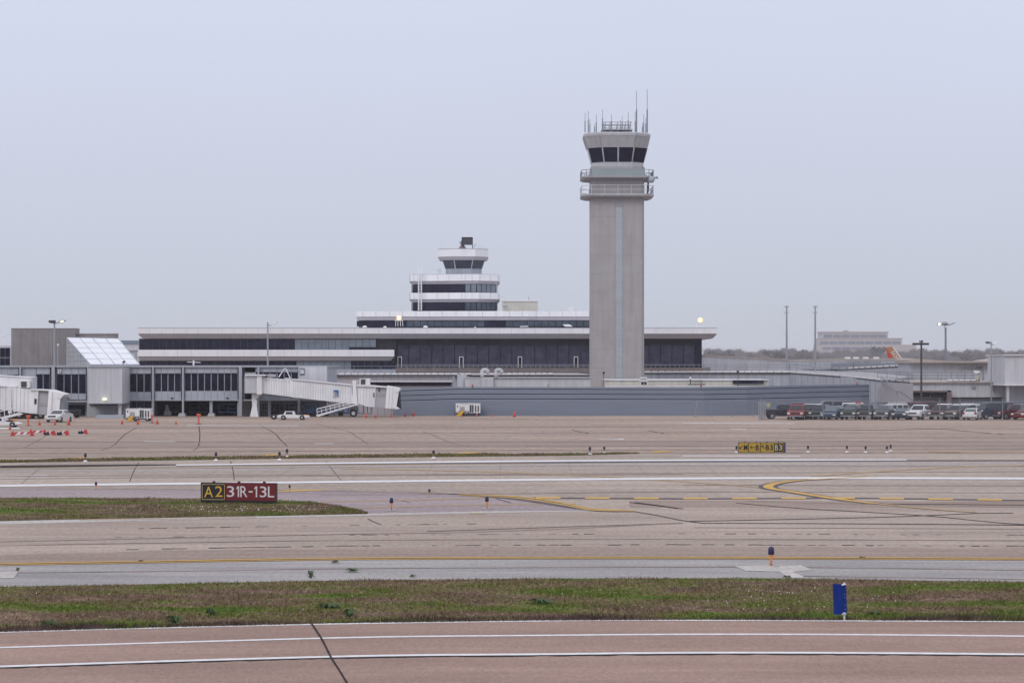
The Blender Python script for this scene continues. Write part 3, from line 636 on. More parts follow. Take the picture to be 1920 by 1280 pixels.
b = MB(); b.tube((X(1212,TY),TY-3.2,zz(366,TY)), (X(1213.5,TY),TY-3.2,zz(344,TY)), .14); b.tube((X(1221,TY),TY-3.2,zz(336.5,TY)), (X(1231,TY),TY-3.2,zz(336,TY)), .06)
for q in (1226,1229,1231): b.tube((X(q,TY),TY-3.2,zz(333.5,TY)), (X(q,TY),TY-3.2,zz(338.5,TY)), .04)
b.box(X(1211,TY),X(1215,TY),TY-3.4,TY-2.9,zz(362,TY),zz(350,TY)); b.build('radome_bracket', M['darksteel'], tw)

# ------------------------------------------------------------------ terminal
def rect(px0, px1, Y, d, ins=0.0):
    x0 = X(px0, Y)+ins; x1 = X(px1, Y)-ins; return [(x0,Y+ins),(x1,Y+ins),(x1,Y+d-ins),(x0,Y+d-ins)]
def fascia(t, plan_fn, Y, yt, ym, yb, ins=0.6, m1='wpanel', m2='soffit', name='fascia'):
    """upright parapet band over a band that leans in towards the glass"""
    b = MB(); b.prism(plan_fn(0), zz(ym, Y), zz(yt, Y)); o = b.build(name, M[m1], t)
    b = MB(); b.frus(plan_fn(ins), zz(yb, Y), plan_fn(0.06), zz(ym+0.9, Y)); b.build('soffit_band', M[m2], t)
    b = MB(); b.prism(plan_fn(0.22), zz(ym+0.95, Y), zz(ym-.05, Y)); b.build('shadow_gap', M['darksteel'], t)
    return o
def seams(parent, px_list, yt, yb, Y, m='gtrim', w=0.35, name='panel_seam'):
    b = MB()
    for x in px_list: b.pbox(x-w/2, x+w/2, yt, yb, Y-0.02, 0.03)
    return b.build(name, M[m], parent)
NY = 535.0
tm = thing('terminal_building', 'long low white banded terminal with dark ribbon windows and a glazed hall', 'terminal', (X(700,NY), NY+20, 0))
b = MB(); b.pbox(260, 1315, 634, None, NY+4.2, 42); b.build('core_wall', M['gpanel'], tm)
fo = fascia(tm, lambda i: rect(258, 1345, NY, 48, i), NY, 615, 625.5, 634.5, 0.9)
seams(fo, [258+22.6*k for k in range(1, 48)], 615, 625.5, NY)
b = MB(); b.pbox(258.5, 1344.5, 614.2, 615, NY-.05, 0.5); b.build('roof_edge', M['gtrim'], tm)
# upper ribbon of windows on the left wing
def ribbon(t, x0, x1, yt, yb, Y, pitch, matf, gap=0.9, back=None, bd=1.2):
    b = MB(); b.pbox(x0, x1, yt-.5, yb+.5, Y+.1, bd); b.build('window_frame', M[back or 'darksteel'], t)
    n = max(1, round((x1-x0)/pitch)); w = (x1-x0)/n
    for i in range(n):
        a = x0+i*w; mm = matf(a+w/2)
        q = MB(); q.pbox(a+gap/2, a+w-gap/2, yt, yb, Y, .12); q.build('window', M[mm], t)
ribbon(tm, 261, 705, 636, 656.5, NY+1.2, 12.7, lambda x: 'glass3' if x > 555 and x < 655 else ('glass3' if x > 655 else ('glass' if x < 420 else 'glass')))
b = MB(); b.pbox(655, 705, 650.5, 656.5, NY+1.1, .12); b.build('window_lower_pane', M['glass'], tm)
b = MB(); b.pbox(705, 742, 634.5, 690, NY+2.2, .5); b.build('recess_wall', M['void'], tm)
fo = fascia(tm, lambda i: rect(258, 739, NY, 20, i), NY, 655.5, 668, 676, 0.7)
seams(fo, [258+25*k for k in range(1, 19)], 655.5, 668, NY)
ribbon(tm, 261, 735, 676.5, 692, NY+1.2, 12.7, lambda x: 'glass3' if x > 555 and x < 655 else 'glass')
b = MB(); b.pbox(262, 742, 692, None, NY+.8, 3); b.build('lower_wall', M['gpanel'], tm)
# glazed hall
b = MB(); b.pbox(741, 1316, 634.6, 690, NY+3.4, .6); b.build('hall_frame', M['void'], tm)
n = 26
for i in range(n):
    a = 745 + i*(1303-745)/n; w = (1303-745)/n
    q = MB(); q.pbox(a+.9, a+w-.9, 647, 687.5, NY+3.2, .12); q.build('hall_window', M['hallglass'], tm)
q = MB(); q.pbox(1303.5, 1315, 636, 688, NY+3.2, .12); q.build('hall_corner_window', M['glass'], tm)
for x in (749.5, 865, 975, 1080):
    q = MB(); q.pbox(x-4, x-2.9, 669, 689, NY+2.9, .25); q.pbox(x+2.9, x+4, 669, 689, NY+2.9, .25); q.pbox(x-4, x+4, 668.2, 669.4, NY+2.9, .25); d = q.build('door', M['wpanel'], tm)
    q = MB(); q.pbox(x-2.8, x+2.8, 669.5, 689, NY+3.0, .1); q.build('door_pane', M['glass'], d)
b = MB(); b.pbox(742, 1332, 689, 701, NY+1.0, 2.0); b.build('terrace_wall', M['brown'], tm)
b = MB()
for x in range(752, 1330, 9): b.pbox(x, x+.8, 683.5, 689, NY+.9, .06)
b.pbox(742, 1332, 683, 684, NY+.85, .1); b.build('terrace_railing', M['railgrey'], tm)
b = MB(); b.pbox(1316, 1319, 652, 664, NY+3, 2); b.build('side_panel', M['wpanel'], tm)
# third storey
N3 = 552.0
def plan3(i):
    s_ = N3/F; f = lambda px, y: ((px-CX)*s_, y)
    pts = [f(665,N3+4), f(672,N3+1.5), f(870,N3), f(990,N3), f(1010,N3+.8), f(1190,N3+.8), f(1190,N3+26), f(665,N3+26)]
    cx_ = sum(p[0] for p in pts)/8; cy = N3+13
    return [(p[0]+(i if p[0] < cx_ else -i), p[1]+(i if p[1] < cy else -i)) for p in pts]
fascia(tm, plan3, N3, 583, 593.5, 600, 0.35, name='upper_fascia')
b = MB(); b.prism(plan3(.6), zz(634,N3), zz(600,N3)); b.build('upper_wall', M['glass'], tm)
n = 38
for i in range(n):
    a = 669 + i*13.3; 
    mm = 'glass' if a < 750 or 900 < a < 940 else ('glass2')
    ya = N3+.5+interp([(665,4),(672,1.5),(870,0),(990,0),(1010,.8),(1240,.8)], a+.5); yb_ = N3+.5+interp([(665,4),(672,1.5),(870,0),(990,0),(1010,.8),(1240,.8)], a+12.6)
    q = MB(); q.slab(P(a+.5,612,ya), P(a+12.6,612,yb_), P(a+12.6,601.5,yb_), P(a+.5,601.5,ya), .08, .02); q.build('upper_window', M[mm], tm)
for x, w in ((684,9),(722,7),(798,9),(891,4)):      # roof domes and skylights
    q = MB(); r = w/2*NY/F; q.lathe([(r,0),(r*.96,r*.35),(r*.7,r*.7),(r*.25,r*.88)], (X(x,NY+5), NY+5, zz(613.8,NY+5)-.05), 10); q.build('roof_dome', M['white'], tm, smooth=True)
q = MB(); q.extr([(1055,608),(1068,608),(1074,612),(1060,612)], NY+6, 2.5); q.build('roof_hatch', M['white'], tm)
q = MB(); q.extr([(975,611),(990,610.5),(991,612.5),(975,613)], NY+6, 2.5); q.build('roof_hatch', M['wpanel2'], tm)

# lit amber floodlights on roof stands
def beacon(x, yt, yb, Y, label, legs):
    t = thing('roof_floodlight', label, 'floodlight', (X(x,Y), Y, zz(yb,Y)), 'lit amber floodlights on the terminal roof')
    s_ = Y/F; q = MB()
    for lx in legs: q.tube(P(lx*1.0+x, yb, Y), P(x+lx*.85, yt+8, Y), .06, 5); q.tube(P(lx+x, yb, Y+1.2), P(x+lx*.85, yt+8, Y+1.2), .06, 5)
    q.pbox(x-8, x+7, yt+7.6, yt+9, Y-.1, 1.4); q.build('stand', M['white'], t)
    q = MB(); q.ball(P(x, yt+4, Y+.6), 4.6*s_, 14, 9); hs = q.build('housing', M['beacon'], t, smooth=True)  # outer ball emits amber: the lamp's rounded glow given a solid shape
    q = MB(); q.ball(P(x+.3, yt+4, Y+.25), 2.4*s_, 12, 8); q.build('lamp', M['beaconcore'], hs)
    return t
beacon(748, 592, 611.5, NY+3, 'lit amber floodlight on a white four legged stand, left one on the terminal roof', (-6.5,-2,3,7.5))
beacon(1313, 596, 613.8, NY+3, 'lit amber floodlight at the right end of the terminal roof', (-7,5))

# rooftop box and small aerials
t = thing('rooftop_plant_room', 'beige box on the terminal roof right of the old tower', 'plant room', (X(975,580),580,zz(583,580)))
q = MB(); q.pbox(942, 972.4, 564.5, 583, 575, 10); q.pbox(972.8, 1008.5, 564.5, 583, 575, 10); q.build('wall', M['beige'], t)
q = MB(); q.pbox(941, 1009.5, 562.8, 564.5, 574.7, 10.6); q.build('roof', M['white'], t)
q = MB(); q.tube(P(991.5,563,576), P(991.5,555.5,576), .05); q.tube(P(990,558,576),P(991.5,558,576),.05); q.build('aerial', M['steel'], t)
q = MB(); q.lathe([(.1,0),(.7,.5),(.75,.55)], P(947,578,573.5), 10); q.build('satellite_dish', M['gtrim'], t)
t = thing('roof_aerial', 'small fork shaped aerial on the terminal roof left of the tall tower', 'aerial', tuple(P(1070,583,560)))
q = MB()
for x in (1067,1070,1073): q.tube(P(x,582,560), P(x,575.5,560), .07, 5)
q.tube(P(1067,582,560), P(1073,582,560), .07, 5); q.tube(P(1070,584,560), P(1070,581,560), .07, 5); q.build('rods', M['wpanel'], t)

# ------------------------------------------------------------------ old stepped control tower
OY = 575.0
ot = thing('old_control_tower', 'older stepped white control tower with dark window bands on the terminal', 'control tower', (X(850,OY), OY+8, zz(583,OY)))
def plano(x0, x1, dpt, fr, k=0):
    def f(i):
        s_ = OY/F; c = (x0+x1)/2
        pts = [(x0,OY+5),(x0+4,OY+2.6),(872,OY),(898,OY-.1),(x1-3,OY+2.2),(x1,OY+5),(x1,OY+dpt),(x0,OY+dpt)]
        out_ = []
        for (px, y) in pts:
            xx = (px-CX)*s_; mid = (c-CX)*s_
            out_.append((xx + (i if xx < mid else -i)*(1 if abs(px-c) > 40 else 0), y + (i if y < OY+dpt/2 else -i)))
        return out_
    return f
pf = plano(765.5, 936.5, 18, 0)
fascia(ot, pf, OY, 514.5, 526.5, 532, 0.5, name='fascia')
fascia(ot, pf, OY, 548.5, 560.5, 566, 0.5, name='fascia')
b = MB(); b.prism(pf(.55), zz(583,OY), zz(520,OY)); b.build('wall', M['glass'], ot)
b = MB(); b.frus(pf(0.2), zz(514.6,OY), pf(.4), zz(513.2,OY)); b.build('roof_edge', M['gtrim'], ot)
front = pf(.55)
for (yt, yb, lit) in ((533, 547.5, True), (567, 581, False)):  # lit picks the stronger painted reflection, used on the upper row
    for seg, n in ((0, 1), (1, 9), (2, 2), (3, 4), (4, 1)):
        A = front[seg]; B = front[seg+1]
        for i in range(n):
            f0_, f1_ = i/n+.04/n*2, (i+1)/n-.04/n*2
            p0 = (A[0]+(B[0]-A[0])*f0_, A[1]+(B[1]-A[1])*f0_); p1 = (A[0]+(B[0]-A[0])*f1_, A[1]+(B[1]-A[1])*f1_)
            q = MB(); q.slab((p0[0],p0[1],zz(yb,OY)), (p1[0],p1[1],zz(yb,OY)), (p1[0],p1[1],zz(yt,OY)), (p0[0],p0[1],zz(yt,OY)), .1, .02)
            mm = 'glass' if seg < 2 else ('glass3' if lit else 'glass2')  # right-hand panes get paler colours standing in for their reflection
            q.build('window', M[mm], ot)
b = MB()
for x in (768,776,797,820,842,866,872,885,900,920,934):
    y_ = OY+interp([(765.5,5),(769.5,2.6),(872,0),(898,-.1),(933.5,2.2),(936.5,5)], x)
    for yt, yb in ((514.6,526.4),(548.6,560.4)): b = MB(); b.pbox(x-.3, x+.3, yt, yb, y_-.04, .1); b.build('panel_seam', M['gtrim'], ot)
for x in range(680, 1106, 25): b = MB(); b.pbox(x-.3, x+.3, 583.2, 593.4, N3+interp([(665,4),(672,1.5),(870,0),(990,0),(1010,.8),(1190,.8)], x)-.04, .1); b.build('panel_seam', M['gtrim'], tm)
# lantern cab
CY = OY+9
c0 = octo(869.5, CY, 33.5, .45); c1 = octo(869.5, CY, 39, .45)
b = MB(); b.prism(octo(869.5, CY, 33.5, .45), zz(515,OY), zz(503,OY+5)); b.build('cab_base', M['gpanel'], ot)
b = MB(); b.frus(c0, zz(503,OY+5), c1, zz(487,OY+5)); b.build('cab_glazing_frame', M['wpanel'], ot)
for i in range(8):
    za, zb = zz(503,OY+5), zz(487,OY+5)
    A = Vector((*c0[i],za)); B = Vector((*c0[(i+1)%8],za)); D = Vector((*c1[i],zb)); C = Vector((*c1[(i+1)%8],zb))
    A2=A.lerp(B,.03);B2=B.lerp(A,.03);C2=C.lerp(D,.03);D2=D.lerp(C,.03); nn=(B-A).cross(D-A).normalized(); cen=Vector((X(869.5,CY),CY,za))
    if nn.dot((A+B)/2-cen)<0: nn=-nn
    q=MB(); q.add([A2+nn*.02,B2+nn*.02,C2+nn*.02,D2+nn*.02,A2+nn*.08,B2+nn*.08,C2+nn*.08,D2+nn*.08],[(0,3,2,1),(4,5,6,7),(0,1,5,4),(1,2,6,5),(2,3,7,6),(3,0,4,7)]); q.build('cab_window', M['glass2'] if i != 0 else M['hallglass'], ot)
b = MB(); b.frus(octo(868.5, CY, 44, .5), zz(487.3,OY+4), octo(868.5, CY, 47.3, .5), zz(481.5,OY+4)); b.build('soffit_band', M['soffit'], ot)
b = MB(); b.prism(octo(868.5, CY, 46.6, .5), zz(481,OY+4), zz(467,OY+4)); fo = b.build('cab_fascia', M['wpanel'], ot)
b = MB(); b.prism(octo(868.5, CY, 45.6, .5), zz(481.6,OY+4), zz(480.9,OY+4)); b.build('shadow_gap', M['darksteel'], ot)
b = MB(); b.prism(octo(868.5, CY, 47.0, .5), zz(467,OY+4), zz(466,OY+4)); b.build('cab_roof_edge', M['gtrim'], ot)
# caged ladder
b = MB()
for x in (784.5, 790.5): b.tube(P(x,582,OY+1.7), P(x,506,OY+1.7), .09, 5)
for y in range(508, 582, 3): b.tube(P(784.5,y,OY+1.7), P(790.5,y,OY+1.7), .07, 4)
for x in (784.5,790.5): b.path([P(x,506,OY+1.7), P(x,503,OY+2), P(x,503,OY+3), P(x,513,OY+3.4)], .07, 4)
b.build('ladder', M['wpanel'], ot)
b = MB()
for x, y in ((830,461),(840,464),(898,458),(903,461),(910,462),(888,463)): b.tube(P(x,467,CY), P(x,y,CY), .04, 4)
b.tube(P(888,463,CY),P(893,457,CY),.07,4); b.build('roof_rods', M['steel'], ot)
b = MB(); b.path([P(817,505.5,OY+5),P(827,505.5,OY+5)], .05, 4); b.tube(P(825,514,OY+5),P(825,502,OY+5),.05,4); b.tube(P(820,509,OY+5),P(828,509,OY+5),.05,4); b.build('small_aerial', M['steel'], ot)
rd = thing('radar_reflector', 'dark square panel on a stand on top of the old control tower', 'radar', tuple(P(874,466,CY)))
b = MB(); b.pbox(866.5, 885.5, 446, 459, CY-1, .7); b.build('panel', M['darksteel'], rd)
b = MB(); b.pbox(866, 886, 444.6, 446, CY-1.15, 1); b.pbox(865.5, 866.7, 445, 459.5, CY-1.15, 1); b.pbox(885.3, 886.5, 445, 466, CY-1.15, .3); b.build('frame', M['slot'], rd)
b = MB(); b.lathe([(.9,0),(.5,.5),(.3,1.1),(.3,1.6)], P(867,466,CY), 8); b.build('pedestal', M['brown'], rd)
b = MB(); b.ball(P(864.5,454.5,CY), .38, 8, 6); b.build('motor', M['gtrim'], rd)

# ------------------------------------------------------------------ far left: grey concrete block with atrium, ribbed
LY = 400.0
t = thing('concrete_stair_block', 'blank grey ribbed concrete block behind the gate 27 concourse', 'building', (X(80,LY),LY,0))
q = MB(); q.pbox(21, 141, 616, None, LY, 4); w_ = q.build('wall', M['bconc'], t)
q = MB()
for k in range(34): q.pbox(22+k*3.5, 24.2+k*3.5, 617.5, 686, LY-.06, .1)
q.build('rib', M['bconc'], w_)
q = MB(); q.pbox(20.6, 141.4, 615, 616.3, LY-.1, 4.2); q.build('parapet', M['conc2'], t)
q = MB(); q.pbox(141, 215.5, 625.8, None, LY+1, 3.5); q.build('lower_wall', M['bconc'], t)
q = MB(); q.pbox(141, 216, 624.8, 626.6, LY+.9, 3.7); q.build('parapet', M['conc2'], t)
t = thing('sloping_atrium', 'white gridded sloping glass roof beside the concrete block', 'atrium', (X(190,372),380,0))
A = P(125,634,396); B = P(222,636,396); C = P(262,684.6,366); D = P(170,685,366)
q = MB(); q.slab(A, B, C, D, .12); gl = q.build('roof', M['skylight'], t)
q = MB()
for k in range(5): f = k/4; q.tube(A.lerp(B,f)+Vector((0,-.12,.12)), D.lerp(C,f)+Vector((0,-.12,.12)), .06, 4)
for k in range(6): f = k/5; q.tube(A.lerp(D,f)+Vector((0,-.12,.12)), B.lerp(C,f)+Vector((0,-.12,.12)), .06, 4)
q.build('glazing_bar', M['gtrim'], gl)
A2 = P(125,634,396); A3 = P(125,690,396)
q = MB(); q.add([A2, Vector((A2.x,A2.y,0)), Vector((D.x,D.y,0)), D], [(0,1,2,3)]); sw = q.build('side_glazing', M['skyside'], t)
q = MB()
for k in range(1,6): f = k/6; z = A2.z+(D.z-A2.z)*f; p = A2.lerp(D,f); q.tube((A2.x,A2.y-.1,z), (p.x,p.y-.1,z), .05, 4)
for k in range(0,5): f = k/5; p = A2.lerp(D,f); q.tube((p.x,p.y-.1,0), (p.x,p.y-.1,p.z), .05, 4)
q.build('glazing_bar', M['gtrim'], sw)
t = thing('glazed_stair_building', 'dark glazed building at the far left edge behind the concourse', 'building', (X(0,410),410,0))
q = MB(); q.pbox(-60, 21, 648, None, 410, 12); q.build('wall', M['wpanel2'], t)
for k in range(8):
    for yy in ((652,669.5),(671,690)):
        q = MB(); q.pbox(-56+k*9.4, -56+k*9.4+8.6, yy[0], yy[1], 409.9, .12); q.build('window', M['glass'] , t)
t = thing('far_hangar', 'hazy blue roofed hangar seen between the atrium and the terminal', 'hangar', (X(240,900),900,0))
q = MB(); q.pbox(205, 262, 641, None, 900, 40); q.build('wall', M['wpanel2'], t)
q = MB(); q.pbox(203, 263, 638, 644, 899.5, 41); q.build('roof', M['farblue'], t)
t = thing('low_service_wing', 'pale low wing wedged between the atrium and the terminal', 'building', (X(255,500),500,0))
q = MB(); q.pbox(236, 252, 657.5, None, 500, 4); q.build('wall', M['wpanel2'], t)
q = MB(); q.pbox(235.5, 252.5, 656, 658, 499.6, 4.8); q.build('parapet', M['gtrim'], t)

# ------------------------------------------------------------------ gate concourse (left)
KY = 351.0
cc = thing('gate_concourse', 'two storey grey panelled concourse with gates 26 and 27', 'concourse', (X(330,KY),KY,0))
def kb(x0, x1, yt, yb, dy=0.0, d=1.0, name='wall_panel', m='gpanel', t=None, Y=None):
    q = MB(); q.pbox(x0, x1, yt, yb, (Y or KY)+dy, d); return q.build(name, M[m], t or cc)
# back volume, floor slab and roof
kb(-120, 613, 687.5, 748, 1.4, 20, 'upper_core', 'gpanel')
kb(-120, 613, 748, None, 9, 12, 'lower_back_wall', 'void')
kb(-120, 614, 684.8, 688.2, -.35, 22, 'roof_edge', 'gtrim')
kb(230, 613, 748.6, 751, -.2, 10, 'floor_edge', 'gtrim')
kb(-120, 166, 750.5, 753.5, -.2, 10, 'floor_edge', 'gtrim')
def upper(x0, x1, wy0, wy1, n, Yo=0.0, bot=749, panels=None, wname='window'):
    """one structural bay: panels over and under a strip of windows"""
    st = (x1-x0)/max(n,1)
    for k in range(max(n,1)):
        kb(x0+k*st+.2, x0+(k+1)*st-.2, 688.4, wy0-1, Yo, .5)
        kb(x0+k*st+.2, x0+(k+1)*st-.2, wy1+1, bot, Yo, .5)
    kb(x0, x1, wy0-1.0, wy1+1.0, Yo+.25, .2, 'window_frame', 'wpanel2')
    for k in range(n):
        kb(x0+k*st+.9, x0+(k+1)*st-.9, wy0, wy1, Yo+.15, .2, wname, 'glass')
upper(106, 161, 702, 737, 4); upper(68, 93.5, 702, 737, 2); kb(41, 67.5, 688.4, 750, 0, .5); upper(-8, 34.5, 703, 737, 4); upper(-118, -12, 703, 737, 9)
upper(243, 283.5, 701, 734, 3); upper(290, 339.5, 700.5, 733, 4); upper(346, 445.5, 700, 732, 8)
kb(232.5, 242.5, 688.4, 750, -.1, .6, 'wall_panel', 'wpanel2'); kb(232.5, 242.5, 751, None, -.1, 6, 'wall_panel', 'wpanel2')
upper(459, 479, 699, 712, 0); kb(459, 479.5, 688.4, 749, 0, .5); upper(480, 559, 698, 711, 6)
kb(560.5, 612.5, 687.5, 716, -.8, 2, 'end_box', 'wpanel2'); kb(560.5, 612.5, 716.3, 749, -.2, 2, 'wall_panel', 'gpanel')
for x in (37.5, 99.5, 164.5, 230.5, 286.6, 342.8, 450.5, 484.5, 560.5):   # columns rise through both floors
    w = 2.6 if x not in (99.5, 450.5) else 5.0
    kb(x-w*.6, x+w*.6, 686.5, None, -.55, .9, 'column', 'gtrim')
for x in (395.5, 447.5, 505, 560.5): kb(x-2.6, x+2.6, 750, None, .3, .8, 'column', 'gtrim')
# protruding blank box with service door below
q = MB(); q.pbox(165.5, 229, 688, 755, 344, 8); bx = q.build('projecting_box', M['wpanel2'], cc)
seams(bx, [208.5, 186], 688, 755, 344, 'gtrim', .4)
q = MB(); q.pbox(164.8, 229.6, 686.6, 688, 343.8, 8); q.pbox(164.8, 229.6, 755, 756.8, 343.8, 8); q.build('box_trim', M['gtrim'], cc)
kb(165.5, 222, 757, None, -2.5, 3, 'service_wall', 'gpanel'); kb(169, 219, 759, 783, -2.6, .2, 'roller_door', 'gtrim'); kb(167, 219, 757, 759.5, -2.9, .4, 'door_lintel', 'darksteel')
q = MB(); q.pbox(222, 227, 757, None, 344.5, .8); q.build('column', M['wpanel2'], cc)
q = MB(); q.lathe([(.22,0),(.3,.12),(.22,.25)], P(196,750,343.75), 10); q.build('wall_lamp', M['lamplit'], cc)
# ground floor left
kb(104, 166, 753.6, None, 1.5, 2, 'lower_wall', 'gpanel')
for k in range(4): kb(120+k*10, 129+k*10, 759, 783, 1.3, .25, 'lower_window', 'glass')
kb(-120, 104, 753.6, None, 4, 2, 'lower_wall', 'brown')
kb(243, 286, 751, None, .4, 5, 'lower_wall', 'gpanel')
for k in range(3): kb(244+k*13.4, 256.2+k*13.4, 752.5, 779, .2, .25, 'lower_window', 'glass')
kb(452, 613, 751, None, 3.5, 3, 'lower_wall', 'soffit')
seams(cc, [470+14*k for k in range(11)], 752, 782, KY+3.5, 'brown', .5)
for x in (102.5+24.5, 322.5, 426): kb(x-2, x+2, 744.5, 747.5, -.25, .3, 'floodlight', 'darksteel')
for x in (341, 396): 
    q = MB(); q.frus([(X(x-7,350),349.6),(X(x+7,350),349.6),(X(x+7,350),351.4),(X(x-7,350),351.4)], 0, [(X(x-5,350),349.9),(X(x+5,350),349.9),(X(x+5,350),351.2),(X(x-5,350),351.2)], .42); q.build('column_base', M['conc2'], cc)
# gate numbers
kb(106, 116.5, 691, 701, -.06, .1, 'number_plate', 'plaque'); q = MB(); a = P(107.3,700,KY-.09); c = P(115.5,692.3,KY-.09); text_fit(q, '27', a.x, c.x, a.z, c.z, KY-.09, .045); q.build('gate_number', M['white'], cc, fix=False)
kb(561.5, 571, 690, 702.5, -.95, .12, 'number_plate', 'plaque'); q = MB(); a = P(562,700,KY-1.0); c = P(570,692.3,KY-1.0); text_fit(q, '26', a.x, c.x, a.z, c.z, KY-1.0, .045); q.build('gate_number', M['white'], cc, fix=False)
# link wall right of the concourse, behind the jetway
t = thing('apron_store_wall', 'grey apron level wall behind the gate 26 jetway', 'wall', (X(670,357),357,0))
q = MB(); q.pbox(613, 755, 745, None, 357, 1); q.build('wall', M['soffit'], t)
seams(t, [613+13.5*k for k in range(1,10)], 746, 780, 357, 'brown', .5)

# ------------------------------------------------------------------ low roofs between concourse and the blast wall
def dashedge(t, a, b, n, zoff=0.0, m='wpanel', fill=.82, h=.26, w=.5):
    """row of pale kerb blocks along a roof edge"""
    A = P(*a); B = P(*b); q = MB(); d = (B-A)
    for k in range(n):
        p0 = A + d*(k/n+ (1-fill)/2/n); p1 = A + d*((k+fill)/n)
        q.add([(p0.x,p0.y-.1,p0.z),(p1.x,p1.y-.1,p1.z),(p1.x,p1.y+w,p1.z),(p0.x,p0.y+w,p0.z),(p0.x,p0.y-.1,p0.z+h),(p1.x,p1.y-.1,p1.z+h),(p1.x,p1.y+w,p1.z+h),(p0.x,p0.y+w,p0.z+h)],
              [(0,3,2,1),(4,5,6,7),(0,1,5,4),(1,2,6,5),(2,3,7,6),(3,0,4,7)])
    g_ = MB(); o_ = Vector((0,-.16,0)); zv = Vector((0,0,.20)); g_.add([A+o_-zv,B+o_-zv,B+o_+Vector((0,.5,0))-zv,A+o_+Vector((0,.5,0))-zv,A+o_,B+o_,B+o_+Vector((0,.5,0)),A+o_+Vector((0,.5,0))], [(0,3,2,1),(4,5,6,7),(0,1,5,4),(1,2,6,5),(2,3,7,6),(3,0,4,7)]); g_.build('gutter', M['darksteel'], t)
    return q.build('kerb_block', M[m], t)
def railing(t, pts, h, nb=2, r=.045, every=3.0, m='railgrey', name='railing'):
    q = MB(); pts = [Vector(p) for p in pts]
    for a, b in zip(pts, pts[1:]):
        for k in range(1, nb+1): q.tube(a+Vector((0,0,h*k/nb)), b+Vector((0,0,h*k/nb)), r, 4)
        n = max(1, round((b-a).length/every))
        for k in range(n+1): p = a.lerp(b, k/n); q.tube(p, p+Vector((0,0,h)), r, 4)
    return q.build(name, M[m], t)
t = thing('centre_link_building', 'low grey roofed link building in front of the terminal hall', 'building', (X(850,430),440,0))
q = MB(); q.pbox(612, 880, 702.5, None, 428, 104); q.build('wall', M['soffit'], t)
q = MB(); q.pbox(610, 1112, 702.2, 703.4, 427.6, 105); q.build('roof', M['roofgrey'], t)
q = MB(); q.pbox(880, 1112, 703.4, None, 431, 100); q.build('rear_wall', M['brown'], t)
dashedge(t, (622,702.3,427.5), (884,702,427.5), 21); dashedge(t, (905,702,429), (1038,701.5,429), 12)
seams(t, [625+13.5*k for k in range(17)], 704, 713.5, 428, 'brown', .35)
q = MB(); q.pbox(676, 848, 714.3, 715.9, 426.6, 2); q.build('canopy', M['wpanel'], t)
q = MB(); q.pbox(690, 846, 716.6, 723, 427.8, .3); q.build('window_strip', M['void'], t)
for k in range(12): q = MB(); q.pbox(692+k*13, 703+k*13, 717.2, 722.6, 427.6, .2); q.build('window', M['glass'], t)
railing(t, [P(614,702,500), P(1112,702,500)], 1.55, 2, .06, 5)
t = thing('plant_enclosure', 'grey curved plant enclosure behind the left end of the blast wall', 'plant enclosure', (X(862,385),385,0))
q = MB(); q.pbox(849, 876, 706, None, 385, 8); q.build('wall', M['gpanel'], t)
q = MB(); q.lathe([(9*.077,0),(9*.077,zz(701.5,384))], (X(866,384),384,0), 14); q.build('tank', M['gtrim'], t, smooth=True)
q = MB(); q.extr([(852,706),(860,700),(864,701),(858,709)], 384, 2); q.build('duct', M['darksteel'], t)
t = thing('white_panel_store', 'low pale panelled building behind the blast wall left of the tall tower', 'building', (X(990,378),378,0))
q = MB(); q.pbox(872, 902, 709, None, 379, 10); q.pbox(902, 925, 707.5, None, 378, 10); q.pbox(925, 1108, 708.5, None, 378.5, 10); w_ = q.build('wall', M['wpanel2'], t)
q = MB(); q.pbox(925, 1109, 706.8, 708.6, 378.2, 11); q.pbox(872, 925, 707.4, 709, 378.9, 11); q.build('roof_edge', M['gtrim'], t)
seams(w_, [878,886,894,902.5,911,919,925.5,940,955,970,983,997,1012,1030,1046,1060,1076,1091,1106], 709, 726, 378, 'gtrim', .5)
q = MB(); q.pbox(1027,1028.2,720,726,377.6,.2); q.build('standpipe', M['darksteel'], t)
for x, lb in ((908.5,'grey gooseneck roof vent, left of the pair'), (934.5,'grey gooseneck roof vent, right of the pair')):
    Y = 374.0; s_ = Y/F; t = thing('roof_vent', lb, 'vent', tuple(P(x-4,708,Y)), 'gooseneck roof vents')
    q = MB(); pts = [P(x-4,708,Y)]; c = P(x+.8,697,Y)
    for k in range(0, 11): a = math.pi - k*math.pi*1.12/10; pts.append(Vector((c.x+5.0*s_*math.cos(a), Y, c.z+3.6*s_*math.sin(a))))
    for a_, b_ in zip(pts, pts[1:]): q.tube(a_, b_, 3.9*s_, 12)
    for p_ in pts[1:-1]: q.ball(p_, 3.9*s_, 12, 6)
    q.build('duct', M['wpanel2'], t, smooth=True)
    q = MB(); e = pts[-1]; d = (pts[-1]-pts[-2]).normalized(); q.tube(e, e+d*.06, 4.2*s_, 12); m_ = q.build('mouth_rim', M['gtrim'], t)
    q = MB(); q.tube(e+d*.05, e+d*.09, 3.2*s_, 12); q.build('mouth', M['dark'], m_)
